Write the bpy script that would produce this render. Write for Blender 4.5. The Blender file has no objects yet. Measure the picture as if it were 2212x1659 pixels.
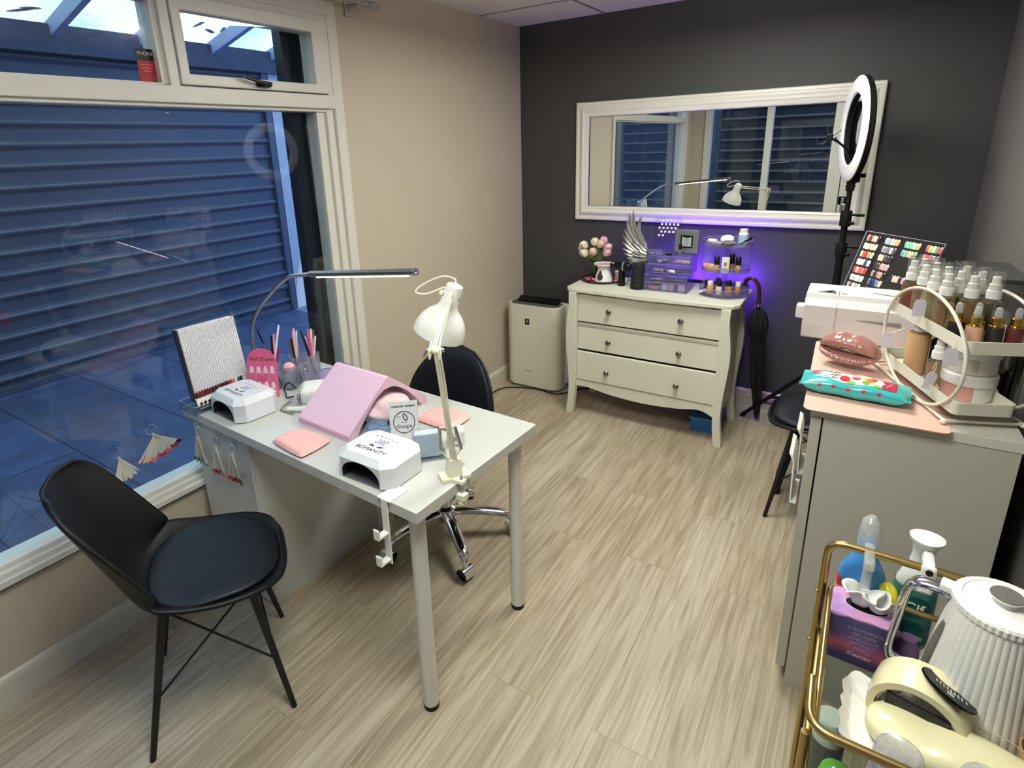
import bpy, bmesh, math, random
from mathutils import Matrix, Vector, Euler
C = bpy.context.scene.collection
SC = bpy.context.scene
PI = math.pi
rnd = random.Random(7)

# ------------------------------------------------------------------ camera
cam_d = bpy.data.cameras.new('camera'); cam = bpy.data.objects.new('camera', cam_d); C.objects.link(cam)
_r, _u, _f = Vector((0.835552, 0.548331, -0.034435)), Vector((-0.134531, 0.264961, 0.954828)), Vector((-0.532685, 0.793177, -0.295156))
_f.normalize(); _r = _r - _f*_r.dot(_f); _r.normalize(); _u = _r.cross(_f)
cam.matrix_world = Matrix(((_r.x, _u.x, -_f.x, 2.0804), (_r.y, _u.y, -_f.y, -3.6456), (_r.z, _u.z, -_f.z, 1.6469), (0, 0, 0, 1)))
cam_d.sensor_fit = 'HORIZONTAL'; cam_d.sensor_width = 36.0
cam_d.lens = 1249.18/2212*36; cam_d.shift_x = 61.45/2212; cam_d.shift_y = -129.45/2212
cam_d.clip_start = 0.02
SC.camera = cam

# ------------------------------------------------------------------ world, sun, exposure
W = bpy.data.worlds.new('daylight'); SC.world = W; W.use_nodes = True
bg = W.node_tree.nodes['Background']; bg.inputs[0].default_value = (0.27, 0.47, 1.0, 1); bg.inputs[1].default_value = 3.4
SUN_D = bpy.data.lights.new('sun', 'SUN'); SUN_D.energy = 4.5; SUN_D.angle = 0.01; SUN_D.color = (1.0, 0.96, 0.88)
SUN = bpy.data.objects.new('sun', SUN_D); C.objects.link(SUN)
SUN.rotation_euler = Vector((-0.30, -0.25, -0.90)).to_track_quat('-Z', 'Y').to_euler()
SC.view_settings.view_transform = 'Standard'; SC.view_settings.look = 'None'
SC.view_settings.exposure = 0.0; SC.view_settings.gamma = 1.0; SC.view_settings.use_curve_mapping = False
SC.cycles.use_denoising = True
SC.cycles.max_bounces = 10; SC.cycles.transparent_max_bounces = 24; SC.cycles.sample_clamp_indirect = 6.0
SC.cycles.caustics_reflective = False; SC.cycles.caustics_refractive = False

# ------------------------------------------------------------------ colours and materials
def lin(h):
    if isinstance(h, (tuple, list)): return tuple(h[:3])
    h = h.lstrip('#'); v = [int(h[i:i+2], 16)/255 for i in (0, 2, 4)]
    return tuple(c/12.92 if c <= 0.04045 else ((c+0.055)/1.055)**2.4 for c in v)
MATS = {}
def nodes(m): m.use_nodes = True; return m.node_tree.nodes, m.node_tree.links
def P(name, col, rough=0.5, metal=0.0, noise=0.06, scale=40, bump=0.0, spec=0.5, emit=None, estr=0.0, coat=0.0, sheen=0.0, sss=0.0):
    """principled material with a little procedural variation of its colour"""
    if name in MATS: return MATS[name]
    m = bpy.data.materials.new(name); n, l = nodes(m); b = n['Principled BSDF']; c = lin(col)
    b.inputs['Roughness'].default_value = rough; b.inputs['Metallic'].default_value = metal
    b.inputs['Specular IOR Level'].default_value = spec
    if coat: b.inputs['Coat Weight'].default_value = coat; b.inputs['Coat Roughness'].default_value = 0.05
    if sheen: b.inputs['Sheen Weight'].default_value = sheen
    if emit: b.inputs['Emission Color'].default_value = (*lin(emit), 1); b.inputs['Emission Strength'].default_value = estr
    tc = n.new('ShaderNodeTexCoord'); nz = n.new('ShaderNodeTexNoise'); nz.inputs['Scale'].default_value = scale; nz.inputs['Detail'].default_value = 4
    l.new(tc.outputs['Object'], nz.inputs['Vector'])
    if noise:
        mx = n.new('ShaderNodeMix'); mx.data_type = 'RGBA'
        mx.inputs[6].default_value = (*[x*(1-noise) for x in c], 1); mx.inputs[7].default_value = (*[min(1, x*(1+noise)) for x in c], 1)
        l.new(nz.outputs['Fac'], mx.inputs[0]); l.new(mx.outputs[2], b.inputs['Base Color'])
    else: b.inputs['Base Color'].default_value = (*c, 1)
    if bump:
        bp = n.new('ShaderNodeBump'); bp.inputs['Strength'].default_value = bump; bp.inputs['Distance'].default_value = 0.004
        l.new(nz.outputs['Fac'], bp.inputs['Height']); l.new(bp.outputs[0], b.inputs['Normal'])
    MATS[name] = m; return m
def CLEAR(name, tint='#ffffff', rough=0.03, refl=1.0, film=0.0, filmcol='#ffffff', ior=1.45):
    """thin clear plastic or glass: transparent with fresnel reflection, optionally a milky film"""
    if name in MATS: return MATS[name]
    m = bpy.data.materials.new(name); n, l = nodes(m); n.remove(n['Principled BSDF']); out = n['Material Output']
    tr = n.new('ShaderNodeBsdfTransparent'); tr.inputs[0].default_value = (*lin(tint), 1)
    base = tr.outputs[0]
    if film:
        df = n.new('ShaderNodeBsdfDiffuse'); df.inputs[0].default_value = (*lin(filmcol), 1)
        tl = n.new('ShaderNodeBsdfTranslucent'); tl.inputs[0].default_value = (*lin(filmcol), 1)
        dm = n.new('ShaderNodeMixShader'); dm.inputs[0].default_value = 0.4; l.new(df.outputs[0], dm.inputs[1]); l.new(tl.outputs[0], dm.inputs[2])
        fm = n.new('ShaderNodeMixShader'); fm.inputs[0].default_value = film
        nz = n.new('ShaderNodeTexNoise'); nz.inputs['Scale'].default_value = 9; nz.inputs['Detail'].default_value = 5
        mr = n.new('ShaderNodeMapRange'); mr.inputs[3].default_value = film*0.6; mr.inputs[4].default_value = film*1.4
        l.new(nz.outputs['Fac'], mr.inputs[0]); l.new(mr.outputs[0], fm.inputs[0])
        l.new(base, fm.inputs[1]); l.new(dm.outputs[0], fm.inputs[2]); base = fm.outputs[0]
    gl = n.new('ShaderNodeBsdfGlossy'); gl.inputs['Roughness'].default_value = rough
    lw = n.new('ShaderNodeLayerWeight'); lw.inputs[0].default_value = 0.5
    pw = n.new('ShaderNodeMath'); pw.operation = 'POWER'; pw.inputs[1].default_value = 4.0; l.new(lw.outputs['Facing'], pw.inputs[0])
    mt = n.new('ShaderNodeMapRange'); mt.inputs[3].default_value = 0.045*refl; mt.inputs[4].default_value = min(1.0, 0.8*refl); l.new(pw.outputs[0], mt.inputs[0])
    mx = n.new('ShaderNodeMixShader'); l.new(mt.outputs[0], mx.inputs[0]); l.new(base, mx.inputs[1]); l.new(gl.outputs[0], mx.inputs[2])
    l.new(mx.outputs[0], out.inputs[0]); MATS[name] = m; return m

# ------------------------------------------------------------------ mesh builder
def T(x=0, y=0, z=0): return Matrix.Translation((x, y, z))
def R(ax, a): return Matrix.Rotation(a, 4, ax)
def frame(o, x, y=None, z=None):
    """matrix with origin o and the given axes (x, and y or z; the rest by cross product)"""
    x = Vector(x).normalized()
    if z is not None:
        z = Vector(z); z = (z-x*z.dot(x)).normalized(); y = z.cross(x)
    else:
        y = Vector(y); y = (y-x*y.dot(x)).normalized(); z = x.cross(y)
    return Matrix(((x.x, y.x, z.x, o[0]), (x.y, y.y, z.y, o[1]), (x.z, y.z, z.z, o[2]), (0, 0, 0, 1)))
def smooth_path(pts, n=8, closed=False):
    """Catmull-Rom through the points"""
    p = [Vector(q) for q in pts]
    if len(p) < 3: return p
    out = []; L = len(p); seg = L if closed else L-1
    for i in range(seg):
        a = p[(i-1) % L] if closed or i > 0 else p[0]*2-p[1]
        b = p[i]; c = p[(i+1) % L]; d = p[(i+2) % L] if closed or i+2 < L else p[-1]*2-p[-2]
        for k in range(n):
            t = k/n; out.append(0.5*((2*b)+(c-a)*t+(2*a-5*b+4*c-d)*t*t+(3*b-a-3*c+d)*t**3))
    if not closed: out.append(p[-1])
    return out
def round_path(pts, r, n=6, closed=False):
    """polyline with its corners rounded off by radius r"""
    p = [Vector(q) for q in pts]; L = len(p); out = []
    for i in range(L):
        if not closed and i in (0, L-1): out.append(p[i]); continue
        a = p[i-1]-p[i]; b = p[(i+1) % L]-p[i]; d = min(r, a.length*0.49, b.length*0.49)
        s = p[i]+a.normalized()*d; e = p[i]+b.normalized()*d
        for k in range(n+1):
            t = k/n; out.append(s*(1-t)**2+p[i]*2*t*(1-t)+e*t*t)
    return out
class MB:
    def __init__(self, *mats): self.bm = bmesh.new(); self.mats = list(mats); self.M = Matrix.Identity(4); self.sm = []
    def mi(self, m):
        if m is None: return 0
        if m not in self.mats: self.mats.append(m)
        return self.mats.index(m)
    def _fin(self, verts, faces, mat, M, smooth):
        mt = self.M @ M if M is not None else self.M
        for v in verts: v.co = mt @ v.co
        k = self.mi(mat)
        for f in faces: f.material_index = k; f.smooth = smooth
    def box(self, c, s, bev=0.0, mat=None, M=None, seg=2, smooth=False):
        g = bmesh.ops.create_cube(self.bm, size=1.0); vs = g['verts']
        for v in vs: v.co = Vector((v.co.x*s[0]+c[0], v.co.y*s[1]+c[1], v.co.z*s[2]+c[2]))
        fs = list({f for v in vs for f in v.link_faces})
        if bev:
            es = list({e for v in vs for e in v.link_edges})
            g = bmesh.ops.bevel(self.bm, geom=es, offset=min(bev, min(s)*0.49), segments=seg, profile=0.5, affect='EDGES')
            fs = list({f for f in g['faces']} | {f for v in g['verts'] for f in v.link_faces}); vs = list({v for f in fs for v in f.verts})
        self._fin(vs, fs, mat, M, smooth); return self
    def poly(self, rings, cap0=True, cap1=True, mat=None, M=None, smooth=True, closed_u=True, closed_v=False):
        """skin a list of vertex rings"""
        V = [[self.bm.verts.new(Vector(p)) for p in r] for r in rings]; fs = []; n = len(V[0]); m = len(V)
        for i in range(m if closed_v else m-1):
            for j in range(n if closed_u else n-1):
                q = (V[i][j], V[i][(j+1) % n], V[(i+1) % m][(j+1) % n], V[(i+1) % m][j])
                try: fs.append(self.bm.faces.new(q))
                except ValueError: pass
        caps = []
        if cap0 and not closed_v: caps.append(self.bm.faces.new(list(reversed(V[0]))))
        if cap1 and not closed_v: caps.append(self.bm.faces.new(V[-1]))
        vs = [v for r in V for v in r]; self._fin(vs, fs, mat, M, smooth)
        for f in caps: f.material_index = self.mi(mat); f.smooth = False
        return self
    def lathe(self, prof, mat=None, M=None, seg=32, cap0=True, cap1=True, sx=1, sy=1, smooth=True):
        rings = [[(r*math.cos(2*PI*k/seg)*sx, r*math.sin(2*PI*k/seg)*sy, z) for k in range(seg)] for r, z in prof]
        return self.poly(rings, cap0, cap1, mat, M, smooth)
    def cyl(self, p0, p1, r0, r1=None, seg=20, mat=None, cap=True, smooth=True):
        p0, p1 = Vector(p0), Vector(p1); d = (p1-p0); L = d.length; r1 = r0 if r1 is None else r1
        z = d.normalized(); x = Vector((1, 0, 0)) if abs(z.x) < 0.9 else Vector((0, 1, 0))
        Mx = frame(p0, x-z*x.dot(z), z=z)
        return self.lathe([(r0, 0), (r1, L)], mat, Mx, seg, cap, cap, smooth=smooth)
    def tube(self, pts, r, seg=10, mat=None, closed=False, radii=None, M=None, cap=True):
        p = [Vector(q) for q in pts]; n = len(p); rings = []; up = None
        for i in range(n):
            a = p[i-1] if i > 0 or closed else p[i]; b = p[(i+1) % n] if i < n-1 or closed else p[i]
            t = (b-a).normalized()
            if up is None:
                up = Vector((0, 0, 1)) if abs(t.z) < 0.9 else Vector((1, 0, 0))
            x = (up-t*up.dot(t))
            if x.length < 1e-6: x = Vector((1, 0, 0))-t*t.x
            x.normalize(); y = t.cross(x); up = x
            rr = radii[i] if radii else r
            rings.append([p[i]+(x*math.cos(2*PI*k/seg)+y*math.sin(2*PI*k/seg))*rr for k in range(seg)])
        return self.poly(rings, cap, cap, mat, M, True, True, closed)
    def prism(self, poly, h, mat=None, M=None, bev=0.0, z0=0.0, smooth=False, taper=1.0):
        """extrude a 2-d outline (x, y) upward by h"""
        lo = [self.bm.verts.new((x, y, z0)) for x, y in poly]; hi = [self.bm.verts.new((x*taper, y*taper, z0+h)) for x, y in poly]; n = len(poly)
        sides = [self.bm.faces.new((lo[i], lo[(i+1) % n], hi[(i+1) % n], hi[i])) for i in range(n)]
        a = self.bm.faces.new(list(reversed(lo))); b = self.bm.faces.new(hi); fs = sides+[a, b]; vs = lo+hi
        if bev:
            es = list(a.edges)+list(b.edges)
            g = bmesh.ops.bevel(self.bm, geom=es, offset=bev, segments=2, profile=0.5, affect='EDGES')
            fs = list(set([f for f in fs if f.is_valid]) | set(g['faces'])); vs = list({v for f in fs for v in f.verts})
        self._fin(vs, fs, mat, M, smooth); return self
    def grid(self, fn, nu, nv, mat=None, M=None, smooth=True, cu=False, cv=False):
        rings = [[fn(i/(nu if cu else nu-1), j/(nv if cv else nv-1)) for j in range(nv)] for i in range(nu)]
        return self.poly(rings, False, False, mat, M, smooth, cv, cu)
    def ball(self, c, r, mat=None, M=None, seg=20, rings=12):
        if not isinstance(r, (tuple, list)): r = (r, r, r)
        pr = [(max(1e-4, math.sin(PI*i/rings)), -math.cos(PI*i/rings)) for i in range(rings+1)]
        Mx = T(*c) @ Matrix.Diagonal((*r, 1)); Mx = Mx if M is None else M @ Mx
        return self.lathe(pr, mat, Mx, seg, True, True)
    def build(self, name, parent=None, M=None, mod=None, keep=False):
        if not keep: bmesh.ops.recalc_face_normals(self.bm, faces=self.bm.faces)
        for e in self.bm.edges:
            if len(e.link_faces) == 2 and e.calc_face_angle(0) > 0.62: e.smooth = False
        me = bpy.data.meshes.new(name); self.bm.to_mesh(me); self.bm.free()
        for m in self.mats: me.materials.append(m)
        o = bpy.data.objects.new(name, me); C.objects.link(o)
        if parent is not None: o.parent = parent
        if M is not None: o.matrix_local = M
        if mod: mod(o)
        return o
def solid(t, off=-1):
    def f(o):
        m = o.modifiers.new('thick', 'SOLIDIFY'); m.thickness = t; m.offset = off
    return f
def sub(n=1):
    def f(o):
        m = o.modifiers.new('sub', 'SUBSURF'); m.levels = n; m.render_levels = n
    return f
def both(*fs):
    def f(o):
        for q in fs: q(o)
    return f
def baked(o):
    dg = bpy.context.evaluated_depsgraph_get(); me = bpy.data.meshes.new_from_object(o.evaluated_get(dg)); me.name = o.name
    o.modifiers.clear(); o.data = me; return o
def cut(o, *cutters):
    """boolean difference, then remove the cutters"""
    for i, c in enumerate(cutters):
        m = o.modifiers.new('cut%d' % i, 'BOOLEAN'); m.operation = 'DIFFERENCE'; m.object = c; m.solver = 'EXACT'; m.material_mode = 'TRANSFER'
    bpy.context.view_layer.update(); baked(o)
    for c in cutters: bpy.data.objects.remove(c, do_unlink=True)
    return o
LABELS = {}
def tag(o, label, cat, group=None, kind=None):
    o['label'] = label; o['category'] = cat
    if group: o['group'] = group
    if kind: o['kind'] = kind
    if label in LABELS: print('DUP LABEL', label)
    LABELS[label] = 1
    return o
def thing(name, label, cat, loc=(0, 0, 0), rz=0.0, group=None, M=None):
    o = bpy.data.objects.new(name, None); C.objects.link(o); o.empty_display_size = 0.05
    if M is not None: o.matrix_world = M
    else: o.location = loc; o.rotation_euler = (0, 0, rz)
    return tag(o, label, cat, group)
def struct(o): o['kind'] = 'structure'; return o
def text(body, size, mat, parent=None, M=None, name='lettering', ext=0.0004, align='CENTER', shear=0.0, space=1.0, bold=0.0):
    cu = bpy.data.curves.new('t', 'FONT'); cu.body = body; cu.size = size; cu.extrude = ext; cu.align_x = align; cu.align_y = 'CENTER'
    cu.shear = shear; cu.space_line = space; cu.offset = bold
    t = bpy.data.objects.new('t', cu); C.objects.link(t); bpy.context.view_layer.update()
    me = bpy.data.meshes.new_from_object(t.evaluated_get(bpy.context.evaluated_depsgraph_get())); bpy.data.objects.remove(t, do_unlink=True)
    me.materials.clear(); me.materials.append(mat); me.name = name
    o = bpy.data.objects.new(name, me); C.objects.link(o)
    if parent is not None: o.parent = parent
    if M is not None: o.matrix_local = M
    return o
def dup(root, loc=None, rz=None, label=None, group=None, M=None):
    """a copy of a thing with copies of its parts and sub-parts"""
    r = root.copy(); C.objects.link(r)
    if loc is not None: r.location = loc
    if rz is not None: r.rotation_euler = (0, 0, rz)
    if M is not None: r.matrix_world = M
    if label: r['label'] = label; LABELS[label] = 1
    if group: r['group'] = group
    for ch in list(root.children):
        c = ch.copy(); C.objects.link(c); c.parent = r
        for g in list(ch.children):
            d = g.copy(); C.objects.link(d); d.parent = c
    return r
def rrect(w, h, r, n=5):
    out = []
    for cx, cy, a0 in ((w/2-r, h/2-r, 0), (-w/2+r, h/2-r, 90), (-w/2+r, -h/2+r, 180), (w/2-r, -h/2+r, 270)):
        for k in range(n+1):
            a = math.radians(a0+90*k/n); out.append((cx+r*math.cos(a), cy+r*math.sin(a)))
    return out
def circle(r, n=24, sx=1, sy=1): return [(r*sx*math.cos(2*PI*k/n), r*sy*math.sin(2*PI*k/n)) for k in range(n)]
# ------------------------------------------------------------------ materials of the room
WHITE_PAINT = P('white gloss paint', '#dcd8cc', 0.35, noise=0.03, scale=12)
CREAM = P('taupe wall paint', '#c2b6a2', 0.75, noise=0.03, scale=3, bump=0.03)
DARK = P('charcoal wall paint', '#3f3e3d', 0.6, noise=0.05, scale=3, bump=0.02)
CEIL = P('ceiling tile', '#f0edec', 0.9, noise=0.03, scale=60, bump=0.1)
GRID = P('ceiling grid metal', '#8d8791', 0.5, noise=0.02)
SKIRT = P('skirting paint', '#cfc9b9', 0.4, noise=0.03, scale=8)
BLACK = P('black plastic', '#070708', 0.35, noise=0.1, spec=0.3)
BLACKM = P('matt black', '#0a0a0b', 0.6, noise=0.1, spec=0.25)
CHROME = P('chrome', '#e6e6e8', 0.08, 1.0, noise=0.02)
STEEL = P('brushed steel', '#b9b9bb', 0.28, 1.0, noise=0.05)
WHITE_P = P('white plastic', '#e9e7e2', 0.35, noise=0.02)
WHITE_LAM = P('white laminate', '#c4c5bf', 0.3, noise=0.02, scale=6)
GREY_LAM = P('pale grey laminate', '#b6b3a6', 0.5, noise=0.03, scale=6)
ACRYL = CLEAR('clear acrylic', '#f4f6fa', 0.02)
GLASS = CLEAR('window glass', '#f2f8fa', 0.004, film=0.006, filmcol='#d5e0ea')

def wood_floor():
    m = bpy.data.materials.new('greige oak plank vinyl'); n, l = nodes(m); b = n['Principled BSDF']
    tc = n.new('ShaderNodeTexCoord'); sep = n.new('ShaderNodeSeparateXYZ'); l.new(tc.outputs['Object'], sep.inputs[0])
    com = n.new('ShaderNodeCombineXYZ'); l.new(sep.outputs['Y'], com.inputs['X']); l.new(sep.outputs['X'], com.inputs['Y'])
    br = n.new('ShaderNodeTexBrick'); br.offset = 0.37; br.inputs['Scale'].default_value = 1.0; br.inputs['Brick Width'].default_value = 1.22
    br.inputs['Row Height'].default_value = 0.178; br.inputs['Mortar Size'].default_value = 0.0009; br.inputs['Mortar Smooth'].default_value = 0.2
    br.inputs['Bias'].default_value = 0.0; br.inputs['Color1'].default_value = (0, 0, 0, 1); br.inputs['Color2'].default_value = (1, 1, 1, 1); br.inputs['Mortar'].default_value = (0.5, 0.5, 0.5, 1)
    l.new(com.outputs[0], br.inputs['Vector'])
    # every plank shifts its own grain
    sh = n.new('ShaderNodeVectorMath'); sh.operation = 'MULTIPLY_ADD'; sh.inputs[1].default_value = (7.3, 13.1, 5.7)
    l.new(br.outputs['Color'], sh.inputs[0]); l.new(tc.outputs['Object'], sh.inputs[2])
    def streak(sx, sy, scale, detail, dist):
        mp = n.new('ShaderNodeMapping'); mp.inputs['Scale'].default_value = (sx, sy, 1); l.new(sh.outputs[0], mp.inputs[0])
        t = n.new('ShaderNodeTexNoise'); t.inputs['Scale'].default_value = scale; t.inputs['Detail'].default_value = detail; t.inputs['Distortion'].default_value = dist
        l.new(mp.outputs[0], t.inputs['Vector']); return t.outputs['Fac']
    g1 = streak(11, 0.5, 2.2, 6, 0.6); g2 = streak(70, 1.6, 3.0, 4, 0.3); g3 = streak(2.2, 0.8, 1.6, 3, 0.6)
    g4 = streak(9, 0.45, 3.2, 8, 2.2)
    def ramp(src, a, b_, ca, cb):
        r = n.new('ShaderNodeValToRGB'); r.color_ramp.elements[0].position = a; r.color_ramp.elements[1].position = b_
        r.color_ramp.elements[0].color = (*lin(ca), 1); r.color_ramp.elements[1].color = (*lin(cb), 1); l.new(src, r.inputs[0]); return r.outputs[0]
    def mix(a, b_, fac, mode='MULTIPLY'):
        mx = n.new('ShaderNodeMix'); mx.data_type = 'RGBA'; mx.blend_type = mode
        if isinstance(fac, float): mx.inputs[0].default_value = fac
        else: l.new(fac, mx.inputs[0])
        l.new(a, mx.inputs[6]); l.new(b_, mx.inputs[7]); return mx.outputs[2]
    base = ramp(g1, 0.28, 0.72, '#c0b39e', '#d8ccb8')
    base = mix(base, ramp(g2, 0.32, 0.62, '#cdc3b4', '#ffffff'), 0.5)
    base = mix(base, ramp(g3, 0.3, 0.7, '#d2cdc4', '#ffffff'), 0.6)
    base = mix(base, ramp(g4, 0.40, 0.58, '#b4a793', '#ffffff'), 0.42)
    base = mix(base, ramp(br.outputs['Color'], 0.0, 1.0, '#ece8e0', '#ffffff'), 0.8)
    base = mix(base, ramp(br.outputs['Fac'], 0.0, 1.0, '#ffffff', '#a39a8b'), 0.6)
    l.new(base, b.inputs['Base Color']); b.inputs['Roughness'].default_value = 0.42; b.inputs['Specular IOR Level'].default_value = 0.35
    bp = n.new('ShaderNodeBump'); bp.inputs['Strength'].default_value = 0.12; bp.inputs['Distance'].default_value = 0.002; l.new(g2, bp.inputs['Height']); l.new(bp.outputs[0], b.inputs['Normal'])
    return m

# ------------------------------------------------------------------ room shell: x 0..2.505, y -4.3..0, z 0..2.38
XR, YF, H = 2.505, -4.30, 2.38
def slab(name, lo, hi, m, parent=None, bev=0):
    mb = MB(m); mb.box([(a+b)/2 for a, b in zip(lo, hi)], [b-a for a, b in zip(lo, hi)], bev); return mb.build(name, parent)
struct(slab('floor', (-0.12, YF-0.12, -0.06), (XR+0.12, 0.12, 0), wood_floor()))
# suspended ceiling: tiles with grid bars
struct(slab('ceiling', (-0.12, YF-0.12, H), (XR+0.12, 0.12, H+0.06), CEIL))
g = MB(GRID)
for y in [-0.465-0.6*k for k in range(7)]: g.box((XR/2, y, H-0.001), (XR, 0.012, 0.004))
for x in (0.59, 1.19, 1.79, 2.39): g.box((x, YF/2, H-0.0012), (0.016, -YF, 0.004))
struct(g.build('trim_ceiling_grid'))
struct(slab('wall_back', (-0.12, 0, 0), (XR+0.12, 0.12, H), DARK))
struct(slab('wall_right', (XR, YF, 0), (XR+0.12, 0, H), P('grey taupe wall paint', '#67625d', 0.75, noise=0.03, scale=3, bump=0.03)))  # right wall in a darker, greyer tone than the left
# left wall with the shop window opening y -4.05..-1.65, z 0.404..2.262
WY0, WY1, WZ0, WZ1 = -4.05, -1.645, 0.404, 2.262
wl = MB(CREAM)
for lo, hi in (((-0.12, WY1, 0), (0, 0, H)), ((-0.12, YF, 0), (0, WY0, H)), ((-0.12, WY0, 0), (0, WY1, WZ0)), ((-0.12, WY0, WZ1), (0, WY1, H))):
    wl.box([(a+b)/2 for a, b in zip(lo, hi)], [b-a for a, b in zip(lo, hi)])
struct(wl.build('wall_left'))
# front wall behind the camera: two big panes and a glazed door
wf = MB(CREAM)
for lo, hi in (((0, YF-0.12, 0), (XR, YF, 0.404)), ((0, YF-0.12, 2.262), (XR, YF, H)), ((0, YF-0.12, 0.404), (0.16, YF, 2.262)), ((2.45, YF-0.12, 0.404), (XR, YF, 2.262))):
    wf.box([(a+b)/2 for a, b in zip(lo, hi)], [b-a for a, b in zip(lo, hi)])
struct(wf.build('wall_front'))
def bars(mb, L, m=None, bev=0.004):
    for lo, hi in L: mb.box([(a+b)/2 for a, b in zip(lo, hi)], [abs(b-a) for a, b in zip(lo, hi)], bev, m)
# window_1: the left shop window
w1 = bpy.data.objects.new('window_1', None); C.objects.link(w1); struct(w1)
fr = MB(WHITE_PAINT)
X0, X1 = -0.085, 0.018
bars(fr, [((X0, -1.70, WZ0), (X1, WY1, WZ1)), ((X0, WY0, WZ0), (X1, -3.95, WZ1)), ((X0, WY0, 2.20), (X1-0.002, WY1-0.01, WZ1)), ((X0, WY0, WZ0), (X1+0.012, WY1+0.004, 0.428)),
          ((X0, WY0, 1.825), (X1-0.0015, WY1-0.01, 1.882)), ((X0, -2.44, 1.87), (X1-0.003, -2.405, 2.21)),
          # stepped beads inside the frame
          ((X0, -1.74, 0.42), (X1-0.016, -1.69, 1.83)), ((X0, -1.785, 0.42), (X1-0.032, -1.735, 1.83)), ((X0, -3.96, 0.42), (X1-0.02, -3.90, 1.83)),
          ((X0, -3.95, 0.42), (X1-0.004, -1.70, 0.446)), ((X0, -3.95, 0.44), (X1-0.02, -1.70, 0.464)), ((X0, -3.95, 1.812), (X1-0.02, -1.70, 1.83)),
          ((X0, -3.95, 1.87), (X1-0.02, -2.44, 1.89)), ((X0, -2.46, 1.87), (X1-0.02, -2.435, 2.21)), ((X0, -3.95, 2.15), (X1-0.02, -2.44, 2.21))])
fr.build('window_frame', w1)
cs = MB(WHITE_PAINT)  # opening fanlight casement
bars(cs, [((-0.06, -2.402, 1.886), (0.022, -1.722, 1.922)), ((-0.06, -2.402, 2.125), (0.022, -1.722, 2.175)), ((-0.06, -2.4, 1.888), (0.0205, -2.366, 2.172)), ((-0.06, -1.795, 1.888), (0.0205, -1.7235, 2.172)),
          ((-0.06, -1.73, 1.878), (0.012, -1.69, 2.2)), ((-0.06, -2.41, 2.17), (0.0105, -1.69, 2.203))])
cs.build('casement', w1)
for a in (((-0.036, -3.95, 0.46), (-0.030, -1.78, 1.82)), ((-0.036, -3.95, 1.885), (-0.030, -2.445, 2.16))):
    slab('pane', *a, GLASS, w1)
mb = MB(GLASS); mb.box((0, 0, 0), (0.006, 0.585, 0.214), M=T(-0.02, -2.08, 2.024) @ R('Y', 0.075)); mb.build('pane', w1)
hd = MB(BLACK); hd.box((0.03, -2.075, 1.902), (0.016, 0.06, 0.018), 0.004); hd.cyl((0.034, -2.075, 1.902), (0.05, -2.075, 1.902), 0.007)
hd.tube(smooth_path([(0.05, -2.055, 1.903), (0.052, -2.10, 1.908), (0.05, -2.17, 1.925)], 5), 0.0075, radii=[0.009]*5+[0.007]*6); hd.build('casement_handle', w1)
# thin dark line under the sill
struct(slab('trim_sill', (0.0, WY0, 0.392), (0.012, WY1, 0.404), P('dark sill gap', '#2a211c', 0.8)))
# window_2 / door_1 on the front wall
w2 = bpy.data.objects.new('window_2', None); C.objects.link(w2); struct(w2)
f2 = MB(WHITE_PAINT); Y0, Y1 = YF-0.09, YF+0.018
bars(f2, [((0.16, Y0, 0.404), (0.235, Y1, 2.262)), ((0.16, Y0, 0.404), (1.72, Y1, 0.46)), ((0.16, Y0, 2.2), (1.72, Y1, 2.262)), ((0.86, Y0, 0.404), (0.93, Y1, 2.262)), ((1.56, Y0, 0.404), (1.69, Y1, 2.262))])
f2.build('window_frame', w2)
slab('pane', (0.2, YF-0.04, 0.44), (1.6, YF-0.034, 2.21), GLASS, w2)
d1 = bpy.data.objects.new('door_1', None); C.objects.link(d1); struct(d1)
f3 = MB(WHITE_PAINT); bars(f3, [((1.70, Y0, 0.0), (1.80, Y1, 2.25)), ((2.36, Y0, 0.0), (2.46, Y1, 2.25)), ((1.7, Y0, 2.15), (2.46, Y1, 2.262)), ((1.7, Y0, 0.0), (2.46, Y1, 0.2)), ((1.7, Y0, 0.85), (2.46, Y1, 0.95))])
f3.build('door_frame', d1); slab('pane', (1.79, YF-0.04, 0.18), (2.37, YF-0.034, 2.16), GLASS, d1)
hb = MB(STEEL); hb.box((1.745, YF+0.022, 0.83), (0.035, 0.008, 0.2), 0.003); hb.tube([(1.745, YF+0.03, 0.86), (1.745, YF+0.06, 0.86), (1.85, YF+0.06, 0.86)], 0.009); hb.build('door_handle', d1)
# baseboards
def skirting(name, lo, hi, ax):
    mb = MB(SKIRT)
    L = hi-lo
    if ax == 'y': mb.prism([(0, 0), (0.016, 0), (0.016, 0.088), (0.012, 0.1), (0.004, 0.108), (0, 0.108)], L, M=Matrix(((1, 0, 0, 0.0005), (0, 0, 1, lo), (0, 1, 0, 0), (0, 0, 0, 1))))
    else: mb.prism([(0, 0), (-0.015, 0), (-0.015, 0.095), (-0.02, 0.098), (-0.02, 0.14), (-0.012, 0.149), (0, 0.149)], L, M=Matrix(((0, 0, 1, lo), (1, 0, 0, -0.0005), (0, 1, 0, 0), (0, 0, 0, 1))))
    return struct(mb.build(name))
skirting('baseboard_left', YF, -0.001, 'y'); skirting('baseboard_back', 0.02, XR, 'x')

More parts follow.
